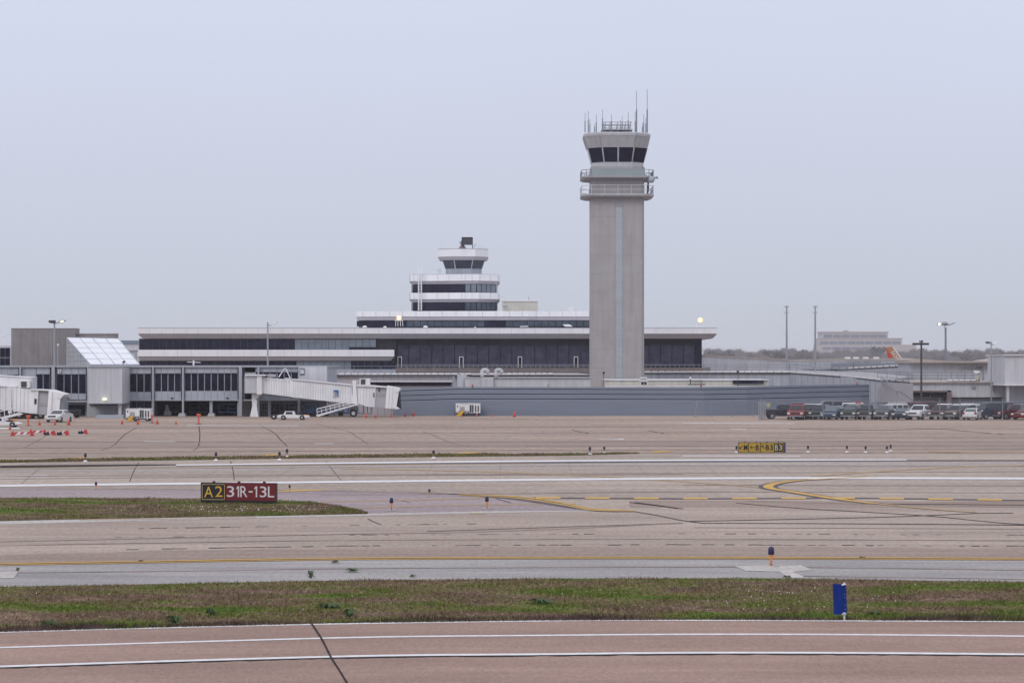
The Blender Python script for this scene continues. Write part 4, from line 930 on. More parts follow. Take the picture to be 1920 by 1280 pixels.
# beige annex right of tower
t = thing('beige_annex', 'beige flat roofed annex at the foot of the tall control tower', 'building', (X(1290,372),372,0))
q = MB(); q.pbox(1134, 1440, 712.3, None, 370, 14); w_ = q.build('wall', M['beige'], t)
q = MB(); q.pbox(1133, 1442, 711.2, 712.5, 369.7, 14.6); q.build('roof_edge', M['white'], t)
seams(w_, [1135+15.3*k for k in range(1,20)], 712.5, 726, 370, 'soffit', .4)
q = MB(); q.pbox(1374, 1432, 712.6, 719, 369.6, .5); q.build('window_strip', M['dark'], t)
for k in range(6): q = MB(); q.pbox(1376+k*7.4, 1381.5+k*7.4, 713.2, 718.5, 369.4, .2); q.build('window', M['glass'], t)
q = MB(); q.pbox(1136, 1440, 723.3, 725.6, 366.5, 3.4); q.build('lower_roof', M['white'], t)
q = MB(); q.pbox(1290, 1322, 719.8, 721.4, 368.6, .6); q.tube(P(1294.5,721,368.6), P(1294.5,709,368.6), .07); q.tube(P(1314.5,724,368.6), P(1314.5,712,368.6), .06); q.build('pipe_run', M['darksteel'], t)
q = MB(); q.ball(P(1294.5,708.5,368.6), .16, 8, 5); q.build('pipe_cowl', M['white'], t)
t = thing('rooftop_fan', 'white louvred roof fan unit on the beige annex', 'ventilation unit', tuple(P(1207,722,367)))
q = MB(); q.pbox(1201,1213,715.5,721.5,366.5,1); q.build('body', M['wpanel'], t); q = MB(); q.pbox(1199,1214.5,711,713.2,366.3,1.3); q.pbox(1200.5,1213,707,709.6,366.4,1.1); q.pbox(1199.5,1214,713.9,715.5,366.3,1.3); q.build('hood', M['white'], t)
q = MB(); q.pbox(1202.5,1206.5,716.5,720.5,366.4,.1); q.pbox(1208,1212,716.5,720.5,366.4,.1); q.build('grille', M['dark'], t)
q = MB(); q.pbox(1201,1212.5,709.6,711,366.7,.7); q.build('neck', M['gtrim'], t)

# ------------------------------------------------------------------ right connector and further concourses
def wallseg(q, a, b, th=1.0, zb=0.0):
    A = P(*a); B = P(*b)
    q.add([(A.x,A.y,zb),(B.x,B.y,zb),(B.x,B.y+th,zb),(A.x,A.y+th,zb),(A.x,A.y,A.z),(B.x,B.y,B.z),(B.x,B.y+th,B.z),(A.x,A.y+th,A.z)],
          [(0,3,2,1),(4,5,6,7),(0,1,5,4),(1,2,6,5),(2,3,7,6),(3,0,4,7)])
t = thing('right_link_building', 'grey panelled link building whose roof edge slopes down to the steel stair', 'building', (X(1450,430),440,0))
p_ = [(1206,699.4,440),(1480,699,428),(1575,705.5,404),(1652,713.5,386)]
q = MB()
for a, b in zip(p_, p_[1:]): wallseg(q, a, b, 2)
w_ = q.build('wall', M['gpanel'], t)
q = MB()
for a, b, n in ((p_[0],p_[1],18),(p_[1],p_[2],8),(p_[2],p_[3],8)):
    A = P(*a); B = P(*b)
    for k in range(n): c = A.lerp(B, k/n); q.box(c.x-.035, c.x+.035, c.y-.04, c.y+.05, 0, c.z-.1)
q.build('panel_seam', M['railgrey'], w_)
q = MB(); A = [P(*p) for p in p_]; bk = [P(1206,697,520), P(1480,693,505), P(1640,698,470), P(1710,706,430)]
for i in range(3): q.add([A[i]+Vector((0,0,.02)), A[i+1]+Vector((0,0,.02)), bk[i+1], bk[i]], [(0,1,2,3)])
q.build('roof', M['roofgrey'], t)
dashedge(t, (1208,698.4,439.8), (1480,698,427.8), 20); dashedge(t, (1480,698.2,427.8), (1575,704.6,403.8), 7); dashedge(t, (1577,704.8,403.8), (1652,712.6,385.8), 6)
dashedge(t, (1655,712.8,386), (1706,716,384), 4, m='gtrim')
q = MB(); wallseg(q, (1652,713.5,386), (1712,718.5,392), 1); q.build('end_wall', M['soffit'], t)
railing(t, [P(1320,697,500), P(1480,697,500), P(1640,712,460), P(1835,714,430)], 1.35, 3, .07, 4, 'railgrey')
railing(t, [P(1645,713,390), P(1700,717,386)], 1.1, 2, .05, 2)
t = thing('steel_stair', 'grey steel stair descending from the link roof to the car park', 'stair', (X(1680,384),384,0))
q = MB()
for off in (0, 1.2):
    q.extr([(1650,713.5),(1654,713.5),(1678,731.5),(1688,732.5),(1711,748.5),(1711,751.5),(1686,735.5),(1676,734.5)], 383+off, .12)
st_ = q.build('stringer', M['railgrey'], t)
q = MB()
for k in range(10): q.pbox(1655+k*2.35, 1657.6+k*2.35, 715+k*1.72, 716+k*1.72, 383.1, 1.1)
for k in range(9): q.pbox(1690+k*2.35, 1692.6+k*2.35, 734+k*1.72, 735+k*1.72, 383.1, 1.1)
q.build('tread', M['steel'], t)
q = MB()
for off in (0, 1.25):
    q.path([P(1652,707,383+off),P(1677,724,383+off),P(1688,725.5,383+off),P(1712,742,383+off)], .05, 5)
    for x, y in ((1652,707),(1664,715.2),(1677,724),(1688,725.5),(1700,733.6),(1712,742)): q.tube(P(x,y,383+off), P(x,y+8,383+off), .045, 4)
q.build('handrail', M['steel'], t)
q = MB(); q.tube(P(1682,735,383.5), Vector((X(1682,383.5),383.5,0)), .1); q.build('post', M['steel'], t)

t = thing('rear_sloped_concourse', 'pale concourse with a long sloping roofline behind the right link building', 'building', (X(1450,560),560,0))
q = MB(); pp = [(1316,668.5,545),(1400,671.8,560),(1480,676,575)]
for a, b in zip(pp, pp[1:]): wallseg(q, a, b, 2)
w_ = q.build('wall', M['wpanel2'], t)
q = MB()
for a, b in zip(pp, pp[1:]):
    A = P(*a); B = P(*b); q.add([A+Vector((0,-.3,0)),B+Vector((0,-.3,0)),B+Vector((0,2,0)),A+Vector((0,2,0)),A+Vector((0,-.3,.35)),B+Vector((0,-.3,.35)),B+Vector((0,2,.35)),A+Vector((0,2,.35))], [(0,3,2,1),(4,5,6,7),(0,1,5,4),(1,2,6,5),(2,3,7,6),(3,0,4,7)])
q.build('roof_edge', M['rooftan'], t)
q = MB(); q.pbox(1395,1398.6,672.5,None,556.5,.5); q.build('downpipe', M['gtrim'], t)
t = thing('rear_flat_concourse', 'low tan roofed concourse behind the twin masts', 'building', (X(1570,590),590,0))
q = MB(); p2 = [(1440,675,600),(1520,673,600),(1600,671,600),(1712,671.5,600)]
for a, b in zip(p2, p2[1:]): wallseg(q, a, b, 2)
q.build('roof_edge', M['rooftan'], t)
q = MB(); p3 = [(1440,677.5,597),(1520,677,597),(1600,676,597),(1712,677,597)]
for a, b in zip(p3, p3[1:]): wallseg(q, a, b, 2)
q.build('wall', M['gpanel'], t)
for x in (1590,1606,1624,1644): q = MB(); q.pbox(x-4.5,x+4.5,669.0,672.5,594,2); q.build('roof_unit', M['wpanel'], t)
q = MB(); q.pbox(1560,1700,681,None,560,2); q.build('lower_wall', M['railgrey'], t)
t = thing('cross_link_building', 'low link with pale kerb blocks running behind the dark lamp post', 'building', (X(1650,520),520,0))
q = MB(); pk = [(1500,694,540),(1590,691.5,530),(1704,686,500)]
for a, b in zip(pk, pk[1:]): wallseg(q, a, b, 2)
q.build('wall', M['gpanel'], t); dashedge(t, (1590,691,529.8), (1704,685.2,499.8), 10); dashedge(t, (1500,693.4,539.8), (1590,691,529.8), 6, m='gtrim')
railing(t, [P(1440,688,545), P(1600,689,540), P(1705,684,500)], 1.1, 2, .06, 5)
t = thing('right_pier_building', 'pale panelled two level pier building at the right with a tan roof', 'building', (X(1790,430),430,0))
q = MB(); q.pbox(1706, 1886, 679, None, 450, 14); w_ = q.build('wall', M['wpanel2'], t)
seams(w_, [1716,1727,1739,1749,1758,1771,1783,1808,1822,1831,1840,1849,1858,1867,1876], 680, 714, 450, 'gtrim', .5)
q = MB(); q.extr([(1703,674),(1712,671.5),(1780,676.5),(1850,677),(1886,671),(1886,680.5),(1703,680.5)], 448.5, 16); q.build('roof', M['rooftan'], t)
q = MB(); q.pbox(1703,1886,679.6,681.4,448.3,.4); q.build('gutter', M['brown'], t)
q = MB(); q.pbox(1700, 1883, 717.5, 744.5, 400, 12); l_ = q.build('lower_wall', M['wpanel2'], t)
q = MB(); q.pbox(1700, 1883, 744.5, None, 401.5, 10); q.build('base_wall', M['gpanel'], t)
seams(l_, [1724,1739,1754,1769,1786,1801,1817,1833,1848,1864,1878], 718, 744, 400, 'gtrim', .5)
q = MB(); q.pbox(1700, 1884, 715.4, 717.6, 399.5, 50); q.build('lower_roof', M['rooftan'], t)
q = MB(); q.pbox(1708, 1784, 732, 734.5, 398.5, 3); q.pbox(1776, 1784, 732, None, 398.5, 3); q.build('dock_frame', M['brown'], t)
for a, b in ((1713,1743),(1746,1774)): q = MB(); q.pbox(a,b,737,744,399.3,.5); q.build('dock_opening', M['dark'], t)
q = MB(); q.pbox(1788,1880,741.5,746,400.6,.5); q.build('dark_strip', M['void'], t)
q = MB(); q.path([P(1803,690,449.5),P(1843,690,449.5)],.05); q.path([P(1829,688.5,449.5),P(1843,688.5,449.5),P(1843,714,449.5)],.09); q.path([P(1862,686,449.3),P(1863,691,449.3),P(1873,691,449.3),P(1873,684,449.3)],.09); q.path([P(1862,718,399.7),P(1862,731,399.7),P(1865,735,399.7)],.09); q.build('pipe', M['railgrey'], t)
q = MB(); q.tube(P(1825,724,399.9), P(1825,724,399.6), .3, 10); q.build('round_vent', M['railgrey'], t)
dashedge(t, (1776,714.2,399.8), (1831,713.8,399.8), 5)
railing(t, [P(1704,716.4,402), P(1826,715.4,402)], 1.35, 3, .05, 2.5)
t = thing('roof_cowl', 'cream cowl vent at the end of the railing on the pier roof', 'vent', tuple(P(1833,716,404)))
q = MB(); s_ = 404/F
q.lathe([(4.5*s_,0),(4.8*s_,8*s_),(4.6*s_,15*s_),(3.6*s_,20*s_)], P(1833,716,404), 12); q.build('body', M['beige'], t, smooth=True)
q = MB(); q.extr([(1826,696),(1831,694.5),(1838,695.5),(1838,698),(1830,701)], 403.4, 1); q.build('hood', M['wpanel'], t)
t = thing('right_gate_building', 'tall pale panelled gate block cut by the right edge of the picture', 'building', (X(1930,395),395,0))
q = MB(); q.pbox(1884, 2060, 666, 721, 390, 14); w_ = q.build('wall', M['wpanel2'], t)
q = MB(); q.pbox(1882.5, 2062, 664.6, 666.4, 389.6, 15); q.pbox(1882.5, 2062, 720.5, 722.6, 389.6, 15); q.build('trim', M['white'], t)
seams(w_, [1903,1922,1941,1960], 666, 721, 390, 'gtrim', .5)
q = MB(); q.pbox(1898, 2060, 722.6, None, 393, 10); q.build('lower_wall', M['gpanel'], t)
for x in (1888, 1925): q = MB(); q.pbox(x, x+4.5, 722.6, None, 390.5, .7); q.build('column', M['wpanel2'], t)

# ------------------------------------------------------------------ blast wall
t = thing('blast_wall', 'long blue grey louvred blast wall with three dark slots along the apron', 'wall', (X(1100,355),356,0))
bw = [(735,334),(860,353),(1080,354.5),(1300,355),(1400,356),(1500,368),(1630,386)]
bt = [(735,727.5),(860,725.0),(1080,725.3),(1300,725.2),(1400,724.2),(1500,722),(1630,720)]
bl = [(735,733.2),(860,729.3),(1080,729.7),(1300,730.6),(1400,729.2),(1500,727),(1630,724.2)]
def bY(x): return 354.5 if x < 1350 else interp([(1350,354.5),(1400,357),(1630,386)], x)
xs = [737,790,860,930,1000,1080,1160,1240,1320,1400,1450,1500,1560,1630]
def strip(q, y0f, y1f, dy, th):
    for a, b in zip(xs, xs[1:]):
        Ya, Yb = bY(a)+dy, bY(b)+dy
        A0 = P(a, y0f(a), Ya); B0 = P(b, y0f(b), Yb); A1 = P(a, y1f(a), Ya) if y1f else Vector((A0.x,Ya,0)); B1 = P(b, y1f(b), Yb) if y1f else Vector((B0.x,Yb,0))
        o_ = Vector((0,th,0)); q.add([A1,B1,B1+o_,A1+o_,A0,B0,B0+o_,A0+o_], [(0,3,2,1),(4,5,6,7),(0,1,5,4),(1,2,6,5),(2,3,7,6),(3,0,4,7)])
L1 = lambda x: interp(bl, x); TP = lambda x: interp(bt, x); s1 = 9.2
q = MB(); strip(q, TP, None, .4, .5); q.build('backing', M['slot'], t)
for k, (f0_, f1_) in enumerate(((TP, lambda x: L1(x)-.9), (lambda x: L1(x)+.5, lambda x: L1(x)+s1-.9), (lambda x: L1(x)+s1+.5, lambda x: L1(x)+2*s1-.9))):
    q = MB(); strip(q, f0_, f1_, 0, .35); q.build('louvre', M['blast'], t)
q = MB(); strip(q, lambda x: L1(x)+2*s1+.5, None, 0, .35); q.build('lower_panel', M['blast'], t)
q = MB()
for x in range(745, 1420, 1):
    pass
for k in range(9):
    f_ = lambda x, k=k: L1(x)+2*s1+4+k*3.3
    strip(q, f_, lambda x, k=k: L1(x)+2*s1+4.45+k*3.3, -.03, .05)
for k in range(3):
    for j in (3.0, 6.0): strip(q, lambda x: L1(x)-s1*(1-k)+j, lambda x: L1(x)-s1*(1-k)+j+.4, -.03, .05) if k else None
q.build('corrugation', mat('blast_wall_rib', (0.165,0.19,0.245), 0.6), t)
for x, y, lb in ((886,722.5,'small red obstruction lamp on the blast wall left of the tall tower'),(1314.5,723,'red obstruction lamp on a pole over the blast wall right of the tall tower'),(1607,718.5,'small red obstruction lamp at the right end of the blast wall')):
    Y = bY(x)-.2; o = thing('obstruction_lamp', lb, 'lamp', tuple(P(x,y+2,Y)), 'red obstruction lamps'); q = MB(); q.ball(P(x,y,Y), .14, 8, 5); q.build('lens', M['red'], o); q = MB(); q.tube(P(x,y+1.5,Y), P(x,y+4,Y), .05); q.build('stem', M['darksteel'], o)

# ------------------------------------------------------------------ jetways
def jetway(t, dx, dy, Y, full=True):
    """parts of one passenger bridge; px outline of the gate 26 bridge shifted by dx, dy"""
    def E(name, poly, y0, d, m): q = MB(); q.extr([(x+dx, y+dy) for x, y in poly], Y+y0, d); return q.build(name, M[m], t)
    def Bx(name, x0, x1, yt, yb, y0, d, m, par=None): q = MB(); q.pbox(x0+dx, x1+dx, yt+dy, yb+dy, Y+y0, d); return q.build(name, M[m], par or t)
    if full:
        Bx('rotunda', 458.5, 482.5, 704.5, 737, -.2, 4.2, 'wpanel2'); Bx('rotunda_end', 482, 490.5, 703, 739, -.4, 4.6, 'jet'); Bx('rotunda_roof', 459, 498, 702, 704.3, -.6, 5, 'white')
        E('pedestal', [(472,738),(489,738),(480,748),(482,752),(481,760),(484.5,781.3),(468.5,781.3),(473,760),(472,748)], 1, 1.6, 'jet')
        q = MB()
        for x in (459.5,464,468.5,473,477.5): q.pbox(x+dx,x+.5+dx,705,736.5,Y-.25,.1)
        q.build('slat_seam', M['jetseam'], t)
        E('inner_tunnel', [(490,707),(546,712.5),(546,743.5),(490,737)], .35, 2.9, 'jet')
        q = MB()
        for k in range(1, 12): x = 490+k*4.7; q.extr([(x,708+(x-490)*.1),(x+.5,708+(x-490)*.1),(x+.5,736.5+(x-490)*.115),(x,736.5+(x-490)*.115)], Y+.3, .08)
        for k in range(9): x = 492+k*6; q.extr([(x,708.6+(x-490)*.1),(x+3,708.9+(x-490)*.1),(x+3,709.7+(x-490)*.1),(x,709.4+(x-490)*.1)], Y+.25, .12)
        q.build('tunnel_rib', M['jetseam'], t)
        E('underframe', [(490,738.5),(546,745),(546,747),(500,741.5)], .8, 1.8, 'railgrey')
        Bx('roof_cable_drum', 501, 515.5, 701.3, 706.5, .6, 2, 'jetgrey')
        q = MB()
        for a, b in (((523,707),(533,691)),((533,691),(536,691)),((536,691),(544.5,710)),((544.5,710),(534,709)),((523,706),(528,699))): q.tube(P(*a,Y+.8), P(*b,Y+.8), .07, 5)
        q.build('tunnel_hoist', M['white'], t)
    # outer tunnel
    E('outer_tunnel', [(545,710.5),(659,722),(662,757),(545,744)], 0, 3.6, 'jet')
    q = MB()
    for k in range(1, 25): x = 545+k*4.65; q.extr([(x,711.5+(x-545)*.1),(x+.5,711.5+(x-545)*.1),(x+.5,744+(x-545)*.111),(x,744+(x-545)*.111)] if True else None, Y-.05, .08) if not dx else q.extr([(x+dx,711.5+dy+(x-545)*.1),(x+.5+dx,711.5+dy+(x-545)*.1),(x+.5+dx,744+dy+(x-545)*.111),(x+dx,744+dy+(x-545)*.111)], Y-.05, .08)
    q.build('tunnel_rib', M['jetseam'], t)
    q = MB()
    for k in range(18): x = 549+k*6.1; q.extr([(x+dx,712.4+dy+(x-545)*.1),(x+3.2+dx,712.7+dy+(x-545)*.1),(x+3.2+dx,713.6+dy+(x-545)*.1),(x+dx,713.3+dy+(x-545)*.1)], Y-.1, .15)
    q.build('roof_clip', M['jetgrey'], t)
    E('roof_edge', [(545,709.8),(659,720.8),(659,722.4),(545,711.2)], -.15, 3.9, 'white')
    E('bellows_column', [(661,713),(667,713),(667,722),(670,757),(661,757)], -.25, 4.2, 'jet')
    # cab
    E('cab_body', [(666,722),(705,724),(703,763),(690,762),(667,755)], .1, 3.6, 'jet')
    q = MB()
    for x in (671,676,682,687,693,698): q.extr([(x+dx,725+dy),(x+.45+dx,725+dy),(x-.6+dx,759+dy),(x-1.05+dx,759+dy)], Y+.05, .08)
    q.build('cab_rib', M['jetseam'], t)
    E('service_door', [(704,724.5),(726,725.5),(723,765),(700.5,762.5)], .25, 3.2, 'jetgrey'); E('door_band', [(703.5,737),(724.8,738),(724.4,743.5),(703,742.5)], .2, .1, 'conc2')
    E('hood', [(725.5,723),(749,727.5),(742.5,766.5),(722,765)], -.35, 4.4, 'jet'); q = MB()
    for a, b in ((731,728.5),(737,736)): q.extr([(a+dx,725.5+dy),(a+.6+dx,725.5+dy),(a-2.4+dx,765.5+dy),(a-3+dx,765.5+dy)], Y-.4, .08)
    q.build('hood_fold', M['jetseam'], t)
    E('hood_tip', [(742,727),(750,728.5),(748,734),(742,736)], -.5, 4.7, 'white'); E('hood_bumper', [(744.5,736),(748.3,731),(750.5,766.5),(742.6,759)], -.1, 3.8, 'slot')
    E('hood_lip', [(733,764),(742,760.5),(750,765.5),(743,767)], -.4, 4.4, 'white')
    E('door_edge', [(701,729),(703.6,729),(700.5,763),(697.5,762.5)], .0, .3, 'white'); E('door_window', [(710,726.5),(712,726.6),(711.5,734),(709.7,734)], .1, .3, 'dark')
    Bx('control_window', 700, 702, 736, 744.5, -.05, .3, 'dark')
    Bx('air_conditioner', 674, 693, 709.5, 721, .6, 2.0, 'white'); Bx('air_conditioner_grille', 676.5, 685, 710.8, 720, .5, .15, 'darksteel')
    E('roof_pan', [(665,721.5),(690,721.5),(748,727),(749,728.5),(705,725.3),(665,723.5)], -.2, 4.2, 'white')
    # wheel bogie, stairs
    q = MB(); q.tube(P(663+dx,757+dy,Y+1.8), P(663+dx,772+dy,Y+1.8), .28); q.tube(P(655+dx,773+dy,Y+1), P(674+dx,773+dy,Y+1), .18); q.tube(P(655+dx,765+dy,Y+1.2), P(672+dx,765+dy,Y+1.2), .22); q.pbox(656+dx,668+dx,761+dy,765+dy,Y+.8,2); q.build('bogie', M['jetgrey'], t)
    for yy in (0.0, 2.6):
        q = MB(); c = P(662.5+dx,774.8+dy,Y+yy); r = 7.3*Y/F; q.tube((c.x,c.y,r+.005), (c.x,c.y+.45,r+.005), r, 18); w = q.build('wheel', M['rubber'], t)
        q = MB(); q.tube((c.x,c.y-.03,r), (c.x,c.y+.1,r), r*.5, 12); q.build('rim', M['wpanel2'], w)
    q = MB(); 
    for x0 in (682,689,697): q.tube(P(x0+dx,761+dy,Y+1), P(x0+dx,775+dy,Y+1), .07)
    q.tube(P(682+dx,775+dy,Y+1), P(697+dx,775+dy,Y+1), .06); q.build('hanging_bracket', M['railgrey'], t)
    q = MB(); q.extr([(592+dx,778+dy),(596+dx,781+dy),(674+dx,757.5+dy),(668+dx,757+dy)], Y-1.0, .12); q.extr([(592+dx,778+dy),(596+dx,781+dy),(674+dx,757.5+dy),(668+dx,757+dy)], Y+.1, .12); sr = q.build('stair_stringer', M['white'], t)
    q = MB()
    for k in range(14): f = k/14; x = 597+f*68; y = 778.3-f*19.5; q.pbox(x+dx,x+3.4+dx,y+dy,y+.7+dy,Y-.9,1.0)
    q.build('stair_tread', M['gtrim'], sr)
    q = MB()
    for off in (-1.0, .15):
        q.tube(P(594+dx,766.5+dy,Y+off), P(655+dx,752+dy,Y+off), .06, 5); q.tube(P(595+dx,772+dy,Y+off), P(660+dx,755+dy,Y+off), .045, 5)
        for k in range(8): f = k/7; x = 594+f*58; q.tube(P(x+dx,766.5-f*14+dy,Y+off), P(x+dx+1,778-f*18+dy,Y+off), .05, 4)
    q.build('stair_railing', M['white'], t)
    if full:
        q = MB(); q.pbox(624.5,636,730.5,742,Y-.12,.1); lg = q.build('logo_panel', M['white'], t)
        q = MB(); q.pbox(625.3,634.8,730.9,741.4,Y-.15,.05); q.build('logo_field', M['logo'], lg)
        q = MB(); c = P(625.3,741.4,Y-.17); s_ = Y/F
        for r0, r1 in ((6.8,7.6),(4.9,5.8),(0.3,3.9)):
            pts_ = [(r0*s_,a) for a in range(0,91,10)]; pt2 = [(r1*s_,a) for a in range(0,91,10)]
            v1 = [(c.x+r*math.cos(R(a)), c.y, c.z+r*math.sin(R(a))) for r,a in pts_]; v2 = [(c.x+r*math.cos(R(a)), c.y, c.z+r*math.sin(R(a))) for r,a in pt2]
            n = len(v1); q.add(v1+v2, [(i,i+n,i+n+1,i+1) for i in range(n-1)])
        q.build('logo_arc', M['wpanel2'], lg, fix=False)
        q = MB()
        for a, b in ((625,628),(629,631),(632.5,635)): q.pbox(a,b,743.6,744.8,Y-.1,.05)
        q.build('caption', M['gtrim'], t)
j1 = thing('jetway', 'white jetway at gate 26 with a small blue logo and an outside stair', 'jetway', (X(600,345),346,0), 'passenger bridges')
jetway(j1, 0, 0, 345.0, True)
# left bridge: nearer, its cab in view, tunnel running off the left edge
j2 = thing('jetway', 'white jetway at gate 27 cut by the left edge above a white vehicle', 'jetway', (X(20,332),333,0), 'passenger bridges')
def E2(name, poly, y0, d, m): q = MB(); q.extr(poly, 333+y0, d); return q.build(name, M[m], j2)
E2('upper_tunnel', [(-150,695),(60,708),(60,734),(-150,728)], 1.4, 3, 'jet'); E2('upper_tunnel_cap', [(-150,693.5),(61,706.8),(61,708.4),(-150,695)], 1.2, 3.4, 'white'); E2('tunnel_end_frame', [(57.5,708),(61,708),(61,731),(57.5,731)], 1.2, 3.2, 'wpanel2')
E2('outer_tunnel', [(-150,712),(28,725.5),(30,770),(-150,758)], .2, 3.6, 'jet'); E2('roof_edge', [(-150,710.5),(30,724.5),(30,726.5),(-150,712.5)], 0, 4, 'white')
E2('cab_body', [(18,726),(72,731),(70,776),(24,771)], 0, 3.8, 'jet'); E2('cab_seam_frame', [(14,726),(20,726),(22,775),(15,775)], -.15, 4, 'white')
E2('cab_door_edge', [(64,731),(72,731.5),(69,775),(62,774)], -.1, .3, 'white'); E2('cab_window', [(64.5,747),(68.5,747.3),(68.2,757.5),(64.3,757.2)], -.16, .1, 'dark')
E2('service_door', [(72,733.5),(91.5,735),(88.5,778),(69.5,776)], .2, 3.2, 'jetgrey'); E2('door_band', [(72,754.5),(89.8,755.5),(89.4,761),(71.7,760.5)], .14, .1, 'conc2')
E2('hood', [(91.5,731.5),(105,735),(116,740),(113,748),(110.5,777.5),(88,778)], -.4, 4.6, 'jet'); E2('hood_fold', [(98.5,735),(99.3,735),(96.3,777),(95.5,777)], -.45, .1, 'gtrim'); E2('hood_tip', [(108,735.5),(120.5,739.5),(113,747.5),(106,744)], -.55, 4.8, 'white')
E2('hood_bumper', [(113,748),(118,743),(119.5,777),(110.5,774)], -.1, 3.6, 'railgrey'); E2('hood_lip', [(108,775),(112,773.5),(120,777.5),(112,779.5)], -.4, 4.4, 'white')
E2('roof_pan', [(56,729),(92,730.6),(120,738.6),(119,740),(92,733),(56,731)], -.3, 4.4, 'white')
q = MB(); q.pbox(34, 55, 713.5, 727, 333.2, 2.2); q.build('air_conditioner', M['white'], j2); q = MB(); q.pbox(39.5, 49.5, 715, 725.5, 333.1, .12); q.build('air_conditioner_grille', M['darksteel'], j2)
q = MB()
for x in range(-60, 14, 5): q.extr([(x,719+(x)*.07),(x+.5,719+x*.07),(x+.5,766+x*.06),(x,766+x*.06)], 333.15, .08)
for x in (24,31,38,45,52): q.extr([(x,729),(x+.45,729),(x+.1,771),(x-.35,771)], 332.95, .08)
q.build('tunnel_rib', M['jetseam'], j2)
E2('stair_stringer', [(-30,790),(-26,793),(44,776),(36,773)], -1.3, .12, 'white')
q = MB(); q.tube(P(-30,778,331.8), P(28,765,331.8), .06); 
for k in range(7): q.tube(P(-28+k*9,777.5-k*2,331.8), P(-27+k*9,788.5-k*2.1,331.8), .05)
q.build('stair_railing', M['white'], j2)
E2('bogie_beam', [(-10,775),(60,777),(60,785),(-10,785)], .8, 2, 'darksteel')
q = MB(); q.tube(P(42,772,334.5), P(42,784,334.5), .3); q.build('bogie_post', M['jetgrey'], j2)
for x in (36, 76):
    q = MB(); c = P(x,787,333.5); r = .52; q.tube((c.x,c.y,r), (c.x,c.y+.5,r), r, 16); w = q.build('wheel', M['rubber'], j2); q = MB(); q.tube((c.x,c.y-.03,r), (c.x,c.y+.1,r), r*.5, 10); q.build('rim', M['jetgrey'], w)

# ------------------------------------------------------------------ vehicles
PAINT = {}
def paint(c, metal=0.15):
    if c not in PAINT: PAINT[c] = mat('car_paint_%d' % (len(PAINT)+1), c, 0.28, metal)
    return PAINT[c]
M['cglass'] = mat('car_glass', (0.02,0.026,0.035), 0.06); M['cglasslight'] = mat('car_glass_pale', (0.09,0.105,0.12), 0.08)
M['chrome'] = mat('chrome', (0.30,0.30,0.32), 0.35, 0.6); M['taillight'] = mat('tail_lamp', (0.35,0.01,0.01), 0.2); M['plate'] = mat('car_trim_dark', (0.025,0.025,0.028), 0.6)
def body_loft(prof, w):
    """side profile swept across the width with rounded shoulders"""
    q = MB(); n = len(prof); cx_ = sum(p[0] for p in prof)/n; cz = sum(p[1] for p in prof)/n; rings = []
    for y, k in ((-w/2, .955), (-w/2+.07, .99), (-w*.3, 1.0), (w*.3, 1.0), (w/2-.07, .99), (w/2, .955)):
        rings.append([(cx_+(p[0]-cx_)*k, y, cz+(p[1]-cz)*(k if p[1] > cz else 1)) for p in prof])
    vs = [v for r in rings for v in r]; fs = [tuple(range(n)), tuple(range(5*n, 6*n))[::-1]]
    for k in range(5):
        for i in range(n): fs.append((k*n+i, k*n+(i+1) % n, (k+1)*n+(i+1) % n, (k+1)*n+i))
    q.add(vs, fs); return q
SPEC = {  # L, W, body profile, greenhouse (xb0, xb1, xt0, xt1, zb, zt), wheels x, wheel radius
 'sedan': (4.7,1.78,[(-2.35,.42),(-2.33,.82),(-2.2,.95),(-1.55,1.0),(1.0,.95),(1.95,.80),(2.3,.68),(2.35,.42),(2.2,.25),(-2.2,.25)],(-1.75,1.1,-1.05,.22,.96,1.42),(-1.4,1.42),.32),
 'suv': (4.7,1.86,[(-2.32,.5),(-2.3,1.08),(-2.2,1.14),(1.0,1.14),(2.1,1.05),(2.33,.92),(2.35,.5),(2.2,.36),(-2.2,.36)],(-2.25,1.1,-2.05,.45,1.12,1.80),(-1.4,1.45),.38),
 'jeep': (4.3,1.8,[(-2.1,.5),(-2.1,1.08),(-2.0,1.12),(.8,1.12),(2.0,1.08),(2.13,1.0),(2.15,.5),(2.0,.38),(-2.0,.38)],(-2.05,.85,-2.0,.5,1.1,1.76),(-1.3,1.4),.38),
 'pickup': (5.5,1.98,[(-.95,.5),(-.95,1.15),(1.1,1.15),(2.45,1.08),(2.72,.98),(2.75,.5),(2.6,.38),(-.95,.38)],(-.9,1.25,-.7,.55,1.13,1.84),(-1.65,1.75),.40),
 'van': (5.3,2.0,[(-2.62,.5),(-2.62,1.2),(-2.55,1.22),(1.7,1.2),(2.4,1.0),(2.62,.85),(2.65,.5),(2.5,.34),(-2.5,.34)],(-2.6,1.8,-2.55,1.15,1.18,2.08),(-1.7,1.65),.36),
 'minivan': (4.8,1.88,[(-2.35,.45),(-2.35,1.0),(-2.25,1.05),(1.3,1.0),(2.05,.86),(2.38,.70),(2.4,.42),(2.2,.28),(-2.2,.28)],(-2.3,1.55,-2.1,.25,1.0,1.68),(-1.4,1.45),.33),
}
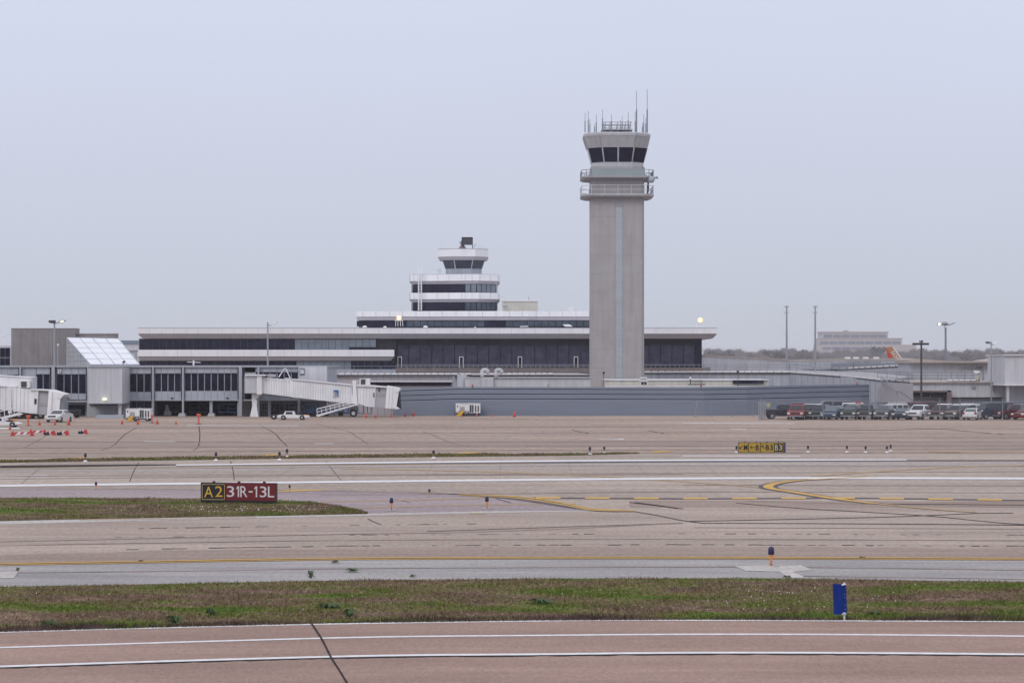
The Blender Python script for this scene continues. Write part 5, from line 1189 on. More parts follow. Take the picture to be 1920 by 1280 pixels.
def make_vehicle(kind, colr, label, x, Y, yaw, group, name=None, cat=None, glass='cglass', two=None, cap=False):
    L, Wd, prof, gh, wx, wr = SPEC[kind]
    nm = {'sedan':'parked_car','suv':'parked_suv','jeep':'parked_suv','pickup':'pickup_truck','van':'parked_van','minivan':'parked_van'}[kind]
    ct = {'sedan':'car','suv':'car','jeep':'car','pickup':'pickup truck','van':'van','minivan':'van'}[kind]
    t = thing(name or nm, label, cat or ct, (X(x,Y),Y,0), group, R(yaw)); pm = paint(colr)
    q = body_loft(prof, Wd)
    if kind == 'pickup':
        q.box(-2.72,-.97,-Wd/2+.02,-Wd/2+.14,.5,1.18); q.box(-2.72,-.97,Wd/2-.14,Wd/2-.02,.5,1.18); q.box(-2.74,-2.62,-Wd/2+.14,Wd/2-.14,.5,1.16); q.box(-2.62,-.97,-Wd/2+.14,Wd/2-.14,.5,.66)
    q.build('body', pm, t, local=True)
    xb0, xb1, xt0, xt1, zb, zt = gh; wb = Wd*.94; wt = Wd*.74
    q = MB(); q.add([(xb0,-wb/2,zb),(xb1,-wb/2,zb),(xb1,wb/2,zb),(xb0,wb/2,zb),(xt0,-wt/2,zt-.05),(xt1,-wt/2,zt-.05),(xt1,wt/2,zt-.05),(xt0,wt/2,zt-.05),(xt0+.12,-wt/2+.1,zt),(xt1-.12,-wt/2+.1,zt),(xt1-.12,wt/2-.1,zt),(xt0+.12,wt/2-.1,zt)],
        [(0,3,2,1),(0,1,5,4),(1,2,6,5),(2,3,7,6),(3,0,4,7),(4,5,9,8),(5,6,10,9),(6,7,11,10),(7,4,8,11),(8,9,10,11)]); q.build('cabin', paint(two) if two else pm, t, local=True)
    # glazing slabs set proud of the cabin
    def pane(name_, A, B, C, D, f=(.07,.1,.07,.1)):
        A,B,C,D = map(Vector,(A,B,C,D))
        def at(u,v): return A.lerp(B,u).lerp(D.lerp(C,u),v)
        a,b,c,d = at(f[0],f[1]),at(1-f[2],f[1]),at(1-f[2],1-f[3]),at(f[0],1-f[3]); nn=(b-a).cross(d-a).normalized(); cen=Vector(((xb0+xb1)/2,0,(zb+zt)/2))
        if nn.dot((a+c)/2-cen)<0: nn=-nn
        q=MB(); q.add([p+nn*.004 for p in (a,b,c,d)]+[p+nn*.022 for p in (a,b,c,d)],[(0,3,2,1),(4,5,6,7),(0,1,5,4),(1,2,6,5),(2,3,7,6),(3,0,4,7)]); q.build(name_, M[glass], t, local=True)
    zt_ = zt-.05
    pane('windscreen',(xb1,-wb/2,zb),(xb1,wb/2,zb),(xt1,wt/2,zt_),(xt1,-wt/2,zt_)); pane('rear_window',(xb0,-wb/2,zb),(xb0,wb/2,zb),(xt0,wt/2,zt_),(xt0,-wt/2,zt_))
    nn_ = 1 if kind == 'pickup' else (3 if kind in ('suv','van','minivan') else 2)
    for sgn in (-1,1):
        A=Vector((xb0,sgn*wb/2,zb));B=Vector((xb1,sgn*wb/2,zb));C=Vector((xt1,sgn*wt/2,zt_));D=Vector((xt0,sgn*wt/2,zt_))
        for k in range(nn_):
            pane('side_window',A.lerp(B,k/nn_),A.lerp(B,(k+1)/nn_),D.lerp(C,(k+1)/nn_),D.lerp(C,k/nn_),(.07,.12,.07,.12))
    for xx in wx:
        for sgn in (-1,1):
            q=MB(); q.tube((xx,sgn*(Wd/2-.20),wr),(xx,sgn*(Wd/2+.015),wr),wr,16); w=q.build('wheel',M['rubber'],t,local=True)
            q=MB(); q.tube((xx,sgn*(Wd/2-.02),wr),(xx,sgn*(Wd/2+.03),wr),wr*.58,12); q.build('rim',M['chrome'],w,local=True)
    hz = prof[6][1]*.5+.38 if kind in ('sedan','minivan') else .82
    for sgn in (-1,1):
        q=MB(); q.box(L/2-.16,L/2+.02,sgn*Wd*.40-.17,sgn*Wd*.40+.17,hz-.09,hz+.08); q.build('headlight',M['lamplens'],t,local=True)
        q=MB(); q.box(-L/2-.02,-L/2+.10,sgn*Wd*.41-.13,sgn*Wd*.41+.13,.70,.98); q.build('tail_light',M['taillight'],t,local=True)
        q=MB(); q.box(xb1-.35,xb1-.2,sgn*(Wd/2+.08)-.09,sgn*(Wd/2+.08)+.09,zb+.02,zb+.2); q.build('mirror',pm,t,local=True)
    q=MB(); q.box(L/2-.1,L/2+.012,-Wd*.26,Wd*.26,hz-.1,hz+.07); q.build('grille',M['plate'],t,local=True)
    bm_ = M['chrome'] if kind in ('pickup','suv','jeep','van') else pm
    q=MB(); q.box(L/2-.05,L/2+.10,-Wd*.48,Wd*.48,.40,.56); q.build('front_bumper',bm_,t,local=True)
    q=MB(); q.box(-L/2-.10,-L/2+.05,-Wd*.48,Wd*.48,.40,.58); q.build('rear_bumper',bm_,t,local=True)
    if cap:
        q=MB(); q.box(-1.25,-.98,-.75,.75,1.18,1.95); q.build('headache_rack',pm,t,local=True)
    return t
GR = 'cars parked in the staff lot'
BLK=(.018,.018,.024); NAVY=(.022,.030,.060); GRN=(.012,.028,.026); RED=(.22,.012,.018); DRED=(.10,.012,.018); WHT=(.70,.70,.71); SLV=(.36,.37,.39); BLU=(.05,.085,.14); BRN=(.16,.135,.125); GRY=(.12,.12,.135); MAR=(.07,.02,.03)
F1 = 330.0
cars = [('pickup',BLK,'black pickup with a long bed seen side on at the left end of the lot',1470,332,4,{}),
 ('pickup',RED,'red pickup with a tall red rack just right of the black one',1495,329,258,{'cap':True}),
 ('suv',BLK,'black and grey wagon behind the nose of the blue wedge shaped car',1538,331,250,{}),
 ('minivan',BLU,'steel blue wedge nosed minivan in the front row',1561,329,250,{'glass':'cglasslight'}),
 ('suv',GRN,'dark green wagon with a pale bonnet edge in the front row',1596,329.5,252,{'glass':'cglasslight'}),
 ('suv',BLK,'black wagon with a blue roof load, left of the silver fronted car',1628,330,250,{}),
 ('jeep',GRY,'dark grey car with a bright silver front bumper in the front row',1658,329,250,{'glass':'cglasslight'}),
 ('sedan',NAVY,'navy car with pale headlights left of the white pickup',1692,329,250,{'glass':'cglasslight'}),
 ('pickup',WHT,'clean white pickup in the front row, the brightest vehicle in the lot',1726,329.5,240,{}),
 ('pickup',MAR,'dark maroon pickup right of the white pickup',1766,330,245,{}),
 ('suv',BRN,'brown grey wagon between the maroon pickup and the white saloon',1795,329,235,{}),
 ('sedan',WHT,'white saloon seen from behind with red tail lamps',1824,328.5,70,{'glass':'cglasslight'}),
 ('van',NAVY,'tall dark navy van near the right edge with a red stripe beside it',1861,331,205,{}),
 ('pickup',DRED,'dark red truck right of the tall navy van',1896,331,212,{}),
 ('sedan',RED,'bright red car cut by the right edge',1925,329,230,{}),
 ('pickup',BLK,'black car hood peeking between the red pickup and the dark wagon',1521,332,250,{})]
for k, c, lb, x, Y, yaw, kw in cars: make_vehicle(k, c, lb, x, Y, yaw, GR, **kw)
van_ = None
row2 = [('suv',WHT,'white roofed wagon rising behind the red pickup',1518,338,240),('sedan',GRY,'grey car mostly hidden behind the blue minivan',1578,339,240),('suv',GRY,'grey wagon hidden behind the dark green one',1605,340,70),('suv',WHT,'white boxy wagon behind the silver fronted dark car',1672,337.5,215),
 ('sedan',BLK,'black car roof just left of the white pickup',1700,341,240),('pickup',WHT,'white pickup cab behind the maroon pickup',1771,338,236),('suv',WHT,'white wagon with dark side windows right of the maroon pickup',1797,337.5,200),('minivan',SLV,'silver van behind the white saloon',1829,338.5,240),
 ('suv',BLK,'black wagon roof at far right behind the dark red truck',1890,341,240),('suv',BLU,'slate blue wagon behind the black wagon with a roof load',1640,340,240),('suv',GRY,'grey roof right of the navy van',1906,342,240)]
for k, c, lb, x, Y, yaw in row2: make_vehicle(k, c, lb, x, Y, yaw, GR)
row3 = [('van',GRY,'long grey van behind the green wagon',1560,352,186),('suv',BLK,'black roof in the third row left of the steel stair',1645,353,200),('suv',DRED,'dark red roof in the third row below the steel stair',1702,355,190),('suv',DRED,'dark red roof at the foot of the dark lamp post',1727,362,200),('sedan',RED,'red car roof in the third row behind the white pickup cab',1768,352,200),
 ('minivan',SLV,'silver roof in the third row behind the white wagon',1810,352,200),('suv',BLK,'black roof in the third row at the right edge',1900,354,200),('suv',SLV,'silver wagon roof in the third row left of the lamp post',1670,353,190),('suv',GRN,'dark green roof in the third row behind the navy van',1850,353,190),
 ('suv',WHT,'white topped wagon beside a red box behind the green wagon',1588,349,184)]
for k, c, lb, x, Y, yaw in row3: make_vehicle(k, c, lb, x, Y, yaw, GR)
o = thing('red_equipment_box', 'small red box with a white emblem above the roof of the parked wagons', 'box', (X(1610,348),348,0))
q = MB(); q.pbox(1605.5,1613.5,753,760,347.6,.6); q.build('case', M['red'], o); q = MB(); q.pbox(1608.5,1610.5,755,758,347.5,.1); q.build('emblem', M['white'], o); q = MB(); q.tube(P(1609.5,760,347.9), (X(1609.5,347.9),347.9,0), .08); q.build('post', M['darksteel'], o)
o = make_vehicle('sedan', WHT, 'white car parked under the nose of the left jetway', 111, 315, 258, 'apron vehicles')

# white ground power units
def gpu(label, x0, Y):
    sc = Y/F; t = thing('ground_power_unit', label, 'ground power unit', (X(x0,Y),Y,0), 'white ground power units'); bX = lambda px: px*sc
    def bb(n_, a, b, yt, yb, y0, y1, m, par=None): q = MB(); q.box(bX(a), bX(b), y0, y1, yb*sc, yt*sc); return q.build(n_, M[m], par or t, local=True)
    b_ = bb('housing', 2, 48, 23, 6, 0, 2, 'white'); bb('chassis', 1, 47, 6, 3.6, .1, 1.9, 'darksteel')
    bb('side_door', 9.5, 18.5, 17.5, 6.5, -.03, .05, 'conc2'); 
    for a, b in ((28,31.6),(32.4,35.5)): bb('louvre', a, b, 21, 7, -.03, .05, 'darksteel')
    for a, b in ((38,40.5),(43,45.5)): bb('vent_slot', a, b, 20, 8, -.03, .05, 'darksteel')
    bb('roof_cap', 1.5, 48.5, 23.8, 23, -.05, 2.05, 'wpanel'); bb('exhaust', 25, 29, 25.6, 23.8, .6, .9, 'steel'); bb('gauge', 4.5, 6.5, 20, 17, -.04, .05, 'dark')
    q = MB(); q.exy([(bX(2.5),.02),(bX(12.5),.02),(bX(18),9.6*sc),(bX(11),9.6*sc)], -.55, -.15); q.build('yellow_ramp', M['yellow'], t, local=True)
    for a in (20, 42):
        for y0 in (.1, 1.6):
            q = MB(); q.tube((bX(a),y0,.27), (bX(a),y0+.25,.27), .27, 12); w = q.build('wheel', M['rubber'], t, local=True); q = MB(); q.tube((bX(a),y0-.02,.27), (bX(a),y0+.05,.27), .13, 8); q.build('rim', M['steel'], w, local=True)
    q = MB(); q.tube((0,.3,9*sc),(bX(10),-.1,9*sc),.04); q.tube((bX(19),-.1,9*sc),(bX(27),-.1,9*sc),.04)
    for a in (0,4,8,20,26): q.tube((bX(a),-.1,3.6*sc),(bX(a),-.1,9*sc),.035)
    q.build('guard_rail', M['darksteel'], t, local=True)
    return t
gpu('white ground power unit with a yellow ramp in front of the blast wall', 852.5, 351.5)
gpu('white ground power unit with a yellow ramp below the gate 27 concourse', 234, 318)

# aircraft tow tractors and tow bars
def tractor(label, x, Y, flip=1, grp='low white tow tractors'):
    t = thing('tow_tractor', label, 'tow tractor', (X(x,Y),Y,0), grp)
    q = MB(); q.exy([(-1.9*flip,.35),(-1.7*flip,.62),(-.3*flip,.66),(1.6*flip,.55),(2.1*flip,.4),(1.6*flip,.26),(-1.4*flip,.26)], 0, 1.6); q.build('chassis', M['white'], t, local=True)
    q = MB(); q.exy([(-1.1*flip,.64),(-.9*flip,1.05),(.2*flip,1.05),(.3*flip,.64)], .1, 1.3); c = q.build('engine_cover', M['white'], t, local=True)
    q = MB(); q.exy([(-.85*flip,.70),(-.75*flip,.98),(0*flip,.98),(.05*flip,.70)], .06, .12); q.build('opening', M['dark'], c, local=True)
    q = MB(); q.tube((.75*flip,.3,.65),(.9*flip,.3,1.0),.05); q.box(min(.5*flip,1.1*flip),max(.5*flip,1.1*flip),.3,1.2,.62,.78); q.build('seat', M['rubber'], t, local=True)
    for a in (-1.1, 1.2):
        for y in (-.05, 1.4):
            q = MB(); q.tube((a*flip,y,.3),(a*flip,y+.25,.3),.3,14); w = q.build('wheel', M['rubber'], t, local=True); q = MB(); q.tube((a*flip,y-.02,.3),(a*flip,y+.05,.3),.14,8); q.build('rim', M['steel'], w, local=True)
    return t
tractor('low white tow tractor on the apron below the gate 26 jetway', 548, gy(787))
tractor('low white tractor cut by the left edge on the apron', 2, gy(801), 1)
def towbar(label, x, Y, L, m1):
    t = thing('tow_bar', label, 'tow bar', (X(x,Y),Y,0), 'aircraft tow bars'); q = MB(); q.tube((0,0,.42),(L,0,.5),.09,8); q.tube((0,0,.42),(L*.35,0,.56),.05); q.build('bar', M[m1], t, local=True)
    q = MB(); q.tube((L*.35,-.12,.52),(L*.6,-.12,.55),.1); q.build('collar', M['white'], t, local=True)
    for y in (-.45,.35):
        q = MB(); q.tube((.25,y,.36),(.25,y+.2,.36),.36,14); w = q.build('wheel', M['rubber'], t, local=True); q = MB(); q.tube((.25,y-.02,.36),(.25,y+.05,.36),.14,8); q.build('rim', M['wpanel2'], w, local=True)
    return t
towbar('orange tow bar on two wheels left of the tow tractor at gate 26', 510, gy(787)+2.6, 4.6, 'stemorange')
towbar('orange tow bar lying under the gate 27 jetway', -8, gy(795.5), 2.4, 'stemorange')
t = thing('barrier_pole', 'long white barrier pole with a red band on the apron at far left', 'pole', (X(10,gy(806)),gy(806),0)); q = MB(); Yp = gy(806); q.tube(P(-40,803,Yp), P(37,803,Yp), .09, 6); q.build('pole', M['wpanel'], t); q = MB(); q.tube(P(17,803,Yp), P(21,803,Yp), .13, 6); q.build('red_band', M['red'], t)
for x in (-20, 30): q = MB(); q.tube(P(x,803,Yp), (X(x,Yp),Yp,0), .05); q.build('foot', M['darksteel'], t)

# baggage carts
def cart(label, x, Y, m, covered, w=2.6):
    t = thing('baggage_cart', label, 'baggage cart', (X(x,Y),Y,0), 'baggage carts under the concourse'); q = MB(); q.box(-w/2,w/2,0,1.4,.42,.56); q.build('deck', M[m], t, local=True)
    q = MB()
    for a in (-w/2+.05, 0, w/2-.05):
        for y in (.05, 1.35): q.tube((a,y,.5),(a,y,1.5 if covered else 1.0),.045,5)
    for z in ((1.0,1.5) if covered else (.8,1.0)):
        for y in (.05,1.35): q.tube((-w/2,y,z),(w/2,y,z),.045,5)
    q.build('rack', M[m], t, local=True)
    if covered: q = MB(); q.box(-w/2-.05,w/2+.05,-.05,1.45,1.5,1.56); q.build('roof', M[m], t, local=True)
    for a in (-w*.33, w*.33):
        for y in (0,1.2): q = MB(); q.tube((a,y,.22),(a,y+.18,.22),.22,10); q.build('wheel', M['rubber'], t, local=True)
    q = MB(); q.tube((w/2,.7,.35),(w/2+.7,.7,.3),.04); q.build('tow_bar', M['darksteel'], t, local=True)
    return t
for x, Y, m, c, lb in ((492,351.5,'darksteel',True,'dark baggage cart just right of the jetway pedestal'),(520,352.5,'darksteel',True,'black covered cart behind the tow tractor'),(545,352,'darksteel',True,'black cart frame left of the concourse column at gate 26'),
    (572,351.5,'cyblue',True,'blue covered cart right of the concourse column at gate 26'),(598,351,'cyblue',False,'open blue cart at the foot of the jetway stair'),(625,352,'cyblue',False,'open blue cart behind the jetway stair'),(652,352,'cyblue',False,'open blue cart left of the jetway wheels'),
    (427,354,'cyblue',True,'blue cart in the third open bay of the concourse'),(443,355.5,'cyblue',True,'blue cart at the right end of the third open bay'),(325,355,'darksteel',False,'dark cart in the first open bay of the concourse'),(372,356,'darksteel',True,'dark cart in the second open bay of the concourse'),
    (130,340,'darksteel',False,'dark flat cart under the gate 27 windows'),(62,338,'darksteel',True,'black cart hidden under the left jetway cab')): cart(lb, x, Y, m, c)
t = thing('rubbish_heap', 'pale bundled equipment in the first open bay of the concourse', 'equipment', (X(314,354),354,0)); q = MB(); q.frus([(X(310,354),353.6),(X(319,354),353.6),(X(319,354),354.4),(X(310,354),354.4)],.6,[(X(312,354),353.8),(X(315,354),353.8),(X(315,354),354.2),(X(312,354),354.2)],1.5); q.box(X(308,354),X(322,354),353.5,354.6,.1,.62); q.build('bundle', M['conc2'], t)
t = thing('dock_kerb', 'low dark concrete kerb under the service door by gate 27', 'kerb', (X(205,339),339,0)); q = MB(); q.frus([(X(178,338),337.5),(X(232,338),337.5),(X(232,338),339),(X(178,338),339)],0,[(X(182,338),337.7),(X(232,338),337.7),(X(232,338),339),(X(182,338),339)],.42); q.build('slab', M['railgrey'], t)

# cones and stanchions
def make_cone(hh, label):
    t = thing('traffic_cone', label, 'traffic cone', (0,0,0), 'orange cones on the apron'); q = MB(); q.lathe([(hh*.26,.03),(hh*.05,hh)], (0,0,0), 10); q.build('cone', M['orange'], t, local=True, smooth=True)
    q = MB(); q.box(-hh*.32,hh*.32,-hh*.32,hh*.32,0,.04); q.build('base', M['orange'] , t, local=True); return t
cl = [(74,797,.8,'orange cone left of the nose of the left jetway'),(103,796.5,.7,'orange cone below the white car under the left jetway'),(129,797,.95,'orange cone just right of the white car under the left jetway'),(229,795,.75,'orange cone at the left end of the power unit near gate 27'),
 (258.5,795.5,.8,'orange cone in front of the power unit near gate 27'),(295,795,.85,'slim orange cone right of the power unit near gate 27'),(330,795.5,.6,'small orange cone below the open concourse bay'),
 (687,783,.7,'orange cone under the cab of the gate 26 jetway'),(704,783.5,.75,'orange cone just right of the jetway wheels'),(733,782,.6,'orange cone below the tip of the jetway hood'),(760,780.5,.75,'short orange cone left of the tall cone by the blast wall'),(775,780,1.0,'tall orange cone at the left end of the blast wall'),
 (865.5,781,.5,'small orange cone left foot of the power unit at the blast wall'),(893,781,.45,'small orange cone at the right foot of the power unit at the blast wall'),(923,781,.45,'lone small orange cone right of the power unit at the blast wall'),(964.5,781.5,.95,'tall orange cone standing alone before the blast wall')]
base = None
for x, y, h, lb in cl:
    a = G(x, y)
    if base is None: base = make_cone(1.0, lb); base.location = (a[0], a[1], 0); h *= .8; base.scale = (h, h, h)
    else: dup(base, (a[0], a[1], 0), 0, lb, h*.8)
sb = None
for x, y, h, lb in ((372.5,795,1.0,'tall orange stanchion standing alone below the concourse windows'),(285,793,.8,'orange stanchion touching the power unit near gate 27'),(53,798,1.0,'orange stanchion under the left jetway')):
    a = G(x, y)
    if sb is None:
        sb = thing('stanchion', lb, 'stanchion', (a[0],a[1],0), 'orange stanchions'); q = MB(); q.tube((0,0,.05),(0,0,1.1),.09,8); q.build('post', M['orange'], sb, local=True); q = MB(); q.box(-.22,.22,-.1,.1,.95,1.2); q.build('head', M['orange'], sb, local=True); q = MB(); q.box(-.3,.3,-.3,.3,0,.06); q.build('base', M['darksteel'], sb, local=True)
    else: dup(sb, (a[0],a[1],0), 0, lb, h)
# striped barricades
def barricade(label, x0, x1, y, parts, rz=0, dark=False):
    Y = gy(y); sc = Y/F; w = (x1-x0)*sc; t = thing('striped_barricade', label, 'barricade', (X(x0,Y),Y,0), 'red and white barricades', rz); hh = 9*sc
    q = MB(); q.box(0, w, 0, .08, hh*.35, hh*.80); pl_ = q.build('plank', M['wpanel'], t, local=True)
    n = max(2, int(w/.55)); q = MB()
    for k in range(n): a = k*w/n; q.exy([(a,hh*.35),(a+w/n*.5,hh*.35),(a+w/n*.85,hh*.80),(a+w/n*.35,hh*.80)], -.012, .01)
    q.build('red_stripe', M['red'], pl_, local=True)
    for a in ((0, w) if not dark else (w,)):
        q = MB(); q.exy([(a-.20,0),(a+.20,0),(a+.05,hh),(a-.05,hh)], -.2, .2); q.build('foot', M['red'], t, local=True)
    if dark: q = MB(); q.box(-.15,.3,-.2,.2,0,hh*.6); q.build('ballast_block', M['dark'], t, local=True)
    return t
barricade('long red and white barricade at the left end of the row', 24, 60, 817, 0); barricade('red and white barricade meeting the long one', 58, 84, 814, 0)
barricade('short barricade with a black ballast block, second from right', 86, 101, 815.5, 0, 0, True); barricade('barricade with a black block between the short one and the lone one', 110, 126, 815.5, 0, 0, True); barricade('lone small barricade at the right end of the row', 150, 161, 813.5, 0, 0, True)

# ------------------------------------------------------------------ lamp posts and masts
def post(name, label, x, Y, ytop, r0, r1, m='steel', zb=0.0, cat='lamp post'):
    t = thing(name, label, cat, (X(x,Y),Y,zb)); q = MB(); q.tube((X(x,Y),Y,zb), P(x,ytop,Y), r0, 8, r1); q.build('pole', M[m], t); return t
def head(t, poly, Y, d, m, lens=None, lm='lamplens'):
    q = MB(); q.extr(poly, Y, d); h_ = q.build('lamp_head', M[m], t)
    if lens: q = MB(); q.extr(lens, Y-.02, d+.04); q.build('lens', M[lm], h_)
    return h_
t = post('apron_lamp_post', 'two headed lamp post with one lit head above the concrete block', 102.2, 352, 603, .13, .10)
head(t, [(91,600.5),(102,600),(102.5,604),(96,606),(91,604.5)], 351.5, 1, 'darksteel'); head(t, [(109,603),(116,600.5),(123,600),(120,602.5),(112,606)], 351.5, 1, 'steel', [(113,602.5),(119,600.8),(119,603),(113,605)], 'lamplit')
q = MB(); q.tube(P(102,606,352), P(110,605,352), .07); q.tube(P(99,605,352), P(103,607,352), .07); q.build('arm', M['steel'], t)
t = post('apron_lamp_post', 'single headed lamp post above gate 26 in front of the terminal', 502, 352.5, 604, .13, .10)
head(t, [(508,607.5),(513,603.8),(520,602.2),(519,605),(511,609.5)], 352, .9, 'wpanel', [(510.5,609),(518.5,605),(518.8,605.8),(511,609.7)]); q = MB(); q.tube(P(502,611,352.5), P(509,609,352.5), .06); q.build('arm', M['steel'], t)
t = post('roof_floodlight_post', 'small round floodlight on a thin post before the concrete block', 108.5, 352, 648, .06, .05, cat='floodlight'); q = MB(); q.ball(P(108.7,646.5,352), .16, 8, 6); q.build('lamp', M['white'], t); 
t = post('roof_floodlight_post', 'small dark floodlight tilted on the concourse roof below the atrium', 230.5, 349, 681, .06, .05, cat='floodlight'); head(t, [(228.5,679.5),(232,675.5),(235,677),(231.5,681.5)], 348.6, .5, 'darksteel')
t = thing('lamp_head_bracket', 'lamp head reaching in from the left edge over the far rooftops', 'lamp', tuple(P(2,632,355))); head(t, [(-4,629.5),(3,629),(8,630.5),(5,632.5),(-4,632)], 355, .6, 'wpanel'); q = MB(); q.tube(P(-12,634,355.3), P(-3,631,355.3), .07); q.build('arm', M['steel'], t)
t = thing('roof_antenna', 'low white T shaped antenna on the concourse roof', 'antenna', tuple(P(363,686,360))); q = MB(); q.tube(P(363,687,360), P(363,675,360), .12); q.tube(P(351,678.5,360), P(376,679.5,360), .045); q.build('antenna', M['wpanel'], t)
# twin slender masts
for x, yt, lb in ((1475,573,'slender lattice mast with crossarms, left of the pair'), (1528.5,573.5,'slender mast with crossarms, right of the pair')):
    Y = 470; t = post('radio_mast', lb, x, Y, yt, .26, .13, 'steel', cat='mast'); q = MB()
    for yy, w in ((575.5,4),(586,5)): q.tube(P(x-w,yy,Y), P(x+w,yy,Y), .07, 5)
    if x < 1500: q.tube(P(x-10,624.5,Y), P(x,625,Y), .03, 4)
    for w in (-4,0,4): q.tube(P(x+w,575.5,Y), P(x+w,572.5,Y), .05, 4)
    q.build('crossarm', M['steel'], t)
    q = MB()
    for k in range(24): yy = 590+k*4.2; q.tube(P(x-.9,yy,Y-.3), P(x+.9,yy+2.1,Y-.3), .035, 4)
    q.build('lacing', M['railgrey'], t)
# tall dark T lamp over the car park
t = post('car_park_lamp_post', 'dark T shaped twin lamp post rising from the car park', 1727.5, 385, 638, .17, .13, 'darksteel')
for a, b in ((1712,1725.5),(1729.5,1742)): head(t, [(a,642.8),(b,642.8),(b,646.6),(a,646.6)], 384.5, .8, 'darksteel'); q = MB(); q.pbox(a, b, 641.9, 642.7, 384.4, 1.0); q.build('head_cap', M['wpanel'], t)
q = MB(); q.tube(P(1724.5,643,385), P(1724.5,637.8,385), .06); q.tube(P(1730,643,385), P(1730,637.8,385), .06); q.tube(P(1720,645,385),P(1735,645,385),.12); q.build('bracket', M['darksteel'], t)
t = post('apron_lamp_mast', 'tall four headed lamp mast standing behind the right pier building', 1773, 520, 606, .26, .18, 'railgrey')
for pl_, le in (([(1758,605.5),(1765,605),(1767,608),(1760,609.5)],1),([(1781,608),(1788,604.5),(1792,605),(1788,607.5),(1782,609.5)],0),([(1768,603.5),(1776,603.5),(1778,607),(1768,607)],0),([(1771,610.5),(1779,610),(1778,614),(1772,614)],1)):
    head(t, pl_, 519, 1.4, 'wpanel' if le else 'gtrim', None)
q = MB(); q.tube(P(1764,608.5,520), P(1783,608.5,520), .12); q.build('arm', M['railgrey'], t)
q = MB(); q.pbox(1759.5,1763,606,609.2,518.9,.1); q.build('lens', M['lamplit'], t)
t = post('apron_lamp_post', 'two headed lamp post in front of the right pier building', 1858.7, 398, 640, .12, .09)
head(t, [(1849.5,640.2),(1856.5,640.5),(1857,643.5),(1850.5,644)], 397.6, .9, 'darksteel'); head(t, [(1862,644),(1866,640.8),(1872,639.2),(1870,641.5),(1864,645)], 397.6, .9, 'wpanel'); q = MB(); q.tube(P(1855,645,398), P(1863,646,398), .06); q.build('arm', M['steel'], t)
for x, yt, lb in ((1132,699,'thin dark lamp post before the foot of the tall tower'),(1383.5,697,'thin dark lamp post behind the blast wall before the beige annex')):
    t = post('small_lamp_post', lb, x, 362, yt, .05, .04, 'darksteel'); q = MB(); q.ball(P(x,yt-.5,362), .18, 8, 6); q.build('lamp', M['darksteel'], t)

# fence around the lot
t = thing('chain_link_fence', 'grey chain link fence with posts round the car park and before the blast wall', 'fence', (X(1500,326),326,0))
FY = 325.6
fx = [1302,1334,1371,1412,1427,1543,1630,1762,1800,1880,1960]
for x in fx:
    Y = 345 if x < 1420 else FY; hgt = 752 if x < 1420 else 748
    q = MB(); q.tube((X(x,Y),Y,0), P(x,hgt,Y), .05, 6); q.tube(P(x,hgt,Y), P(x-2.5,hgt-3,Y), .03, 4); q.build('post', M['railgrey'], t)
q = MB(); q.tube(P(1302,753,345), P(1424,753,345), .035, 5); q.tube(P(1427,752.5,FY), P(2000,752.5,FY), .025, 5)
for k in range(3): q.tube(P(1300-k*.8,752-k,345), P(1422-k*.8,752-k,345), .012, 3)
q.build('top_rail', M['railgrey'], t)
q = MB(); a = P(1302,753,345); b = P(1424,753,345); q.add([(a.x,345,0.05),(b.x,345,0.05),(b.x,345,b.z),(a.x,345,a.z)], [(0,1,2,3)]); q.build('wire_mesh', M['chain'], t, fix=False); q = MB(); a = P(1427,752.5,FY); b = P(2000,752.5,FY); q.add([(a.x,FY,0.05),(b.x,FY,0.05),(b.x,FY,b.z),(a.x,FY,a.z)], [(0,1,2,3)]); q.build('wire_mesh', M['chain'], t, fix=False)
q = MB(); q.path([P(1303,779,344),P(1308,750,344.4),P(1318,750,344.4)], .05); q.build('brace', M['railgrey'], t)
t = thing('slatted_gate', 'narrow folded steel gate of upright bars left of the black pickup', 'gate', (X(1429,326),326,0)); q = MB()
for k in range(5): x = 1423.2+k*2.9; q.tube((X(x,327),327,0.02), P(x,752,327), .075, 6)
q.build('bar', M['steel'], t); q = MB(); q.tube(P(1423,753,327), P(1435.3,753,327), .05); q.tube(P(1423,784,327), P(1435.3,784,327), .05); q.build('rail', M['steel'], t)
t = thing('yellow_notice', 'faded yellow notice on the fence above the black pickup bed', 'sign', (X(1443,345),345,0)); q = MB(); q.pbox(1437.5,1444.5,755,763,344,.06); q.build('panel', mat('faded_notice', (.36,.38,.22), .6), t)
q = MB(); q.tube(P(1441,763,344.1), (X(1441,344.1),344.1,0), .04); q.build('post', M['railgrey'], t)

# ------------------------------------------------------------------ airfield signs, lights and marker
sc = gy(944)/F; a = G(447, 944.5)
t = thing('runway_sign', 'black and dark red runway holding sign reading A2 31R-13L', 'sign', (a[0],a[1],0.02), None, R(-11)); W_ = 147*sc; w0 = -W_/2
def SX(px): return w0 + (px-375)/(519-375)*W_
def SZ(py): return (944.5-py)*sc
q = MB(); q.box(SX(375),SX(519),0,.22,SZ(942.5),SZ(905.5)); q.build('cabinet', M['signblack'], t, local=True)
q = MB(); q.box(SX(376),SX(421.5),-.02,.0,SZ(940),SZ(907)); pA = q.build('location_panel', M['signblack'], t, local=True)
q = MB()
for b_ in ((377.6,421.2,908.2,909.2),(377.6,421.2,936.6,937.6),(377.6,378.6,908.2,937.6),(420.2,421.2,908.2,937.6)): q.box(SX(b_[0]),SX(b_[1]),-.03,-.018,SZ(b_[3]),SZ(b_[2]))
q.build('panel_border', mat('border_yellow', (.50,.36,.16), .5), pA, local=True)
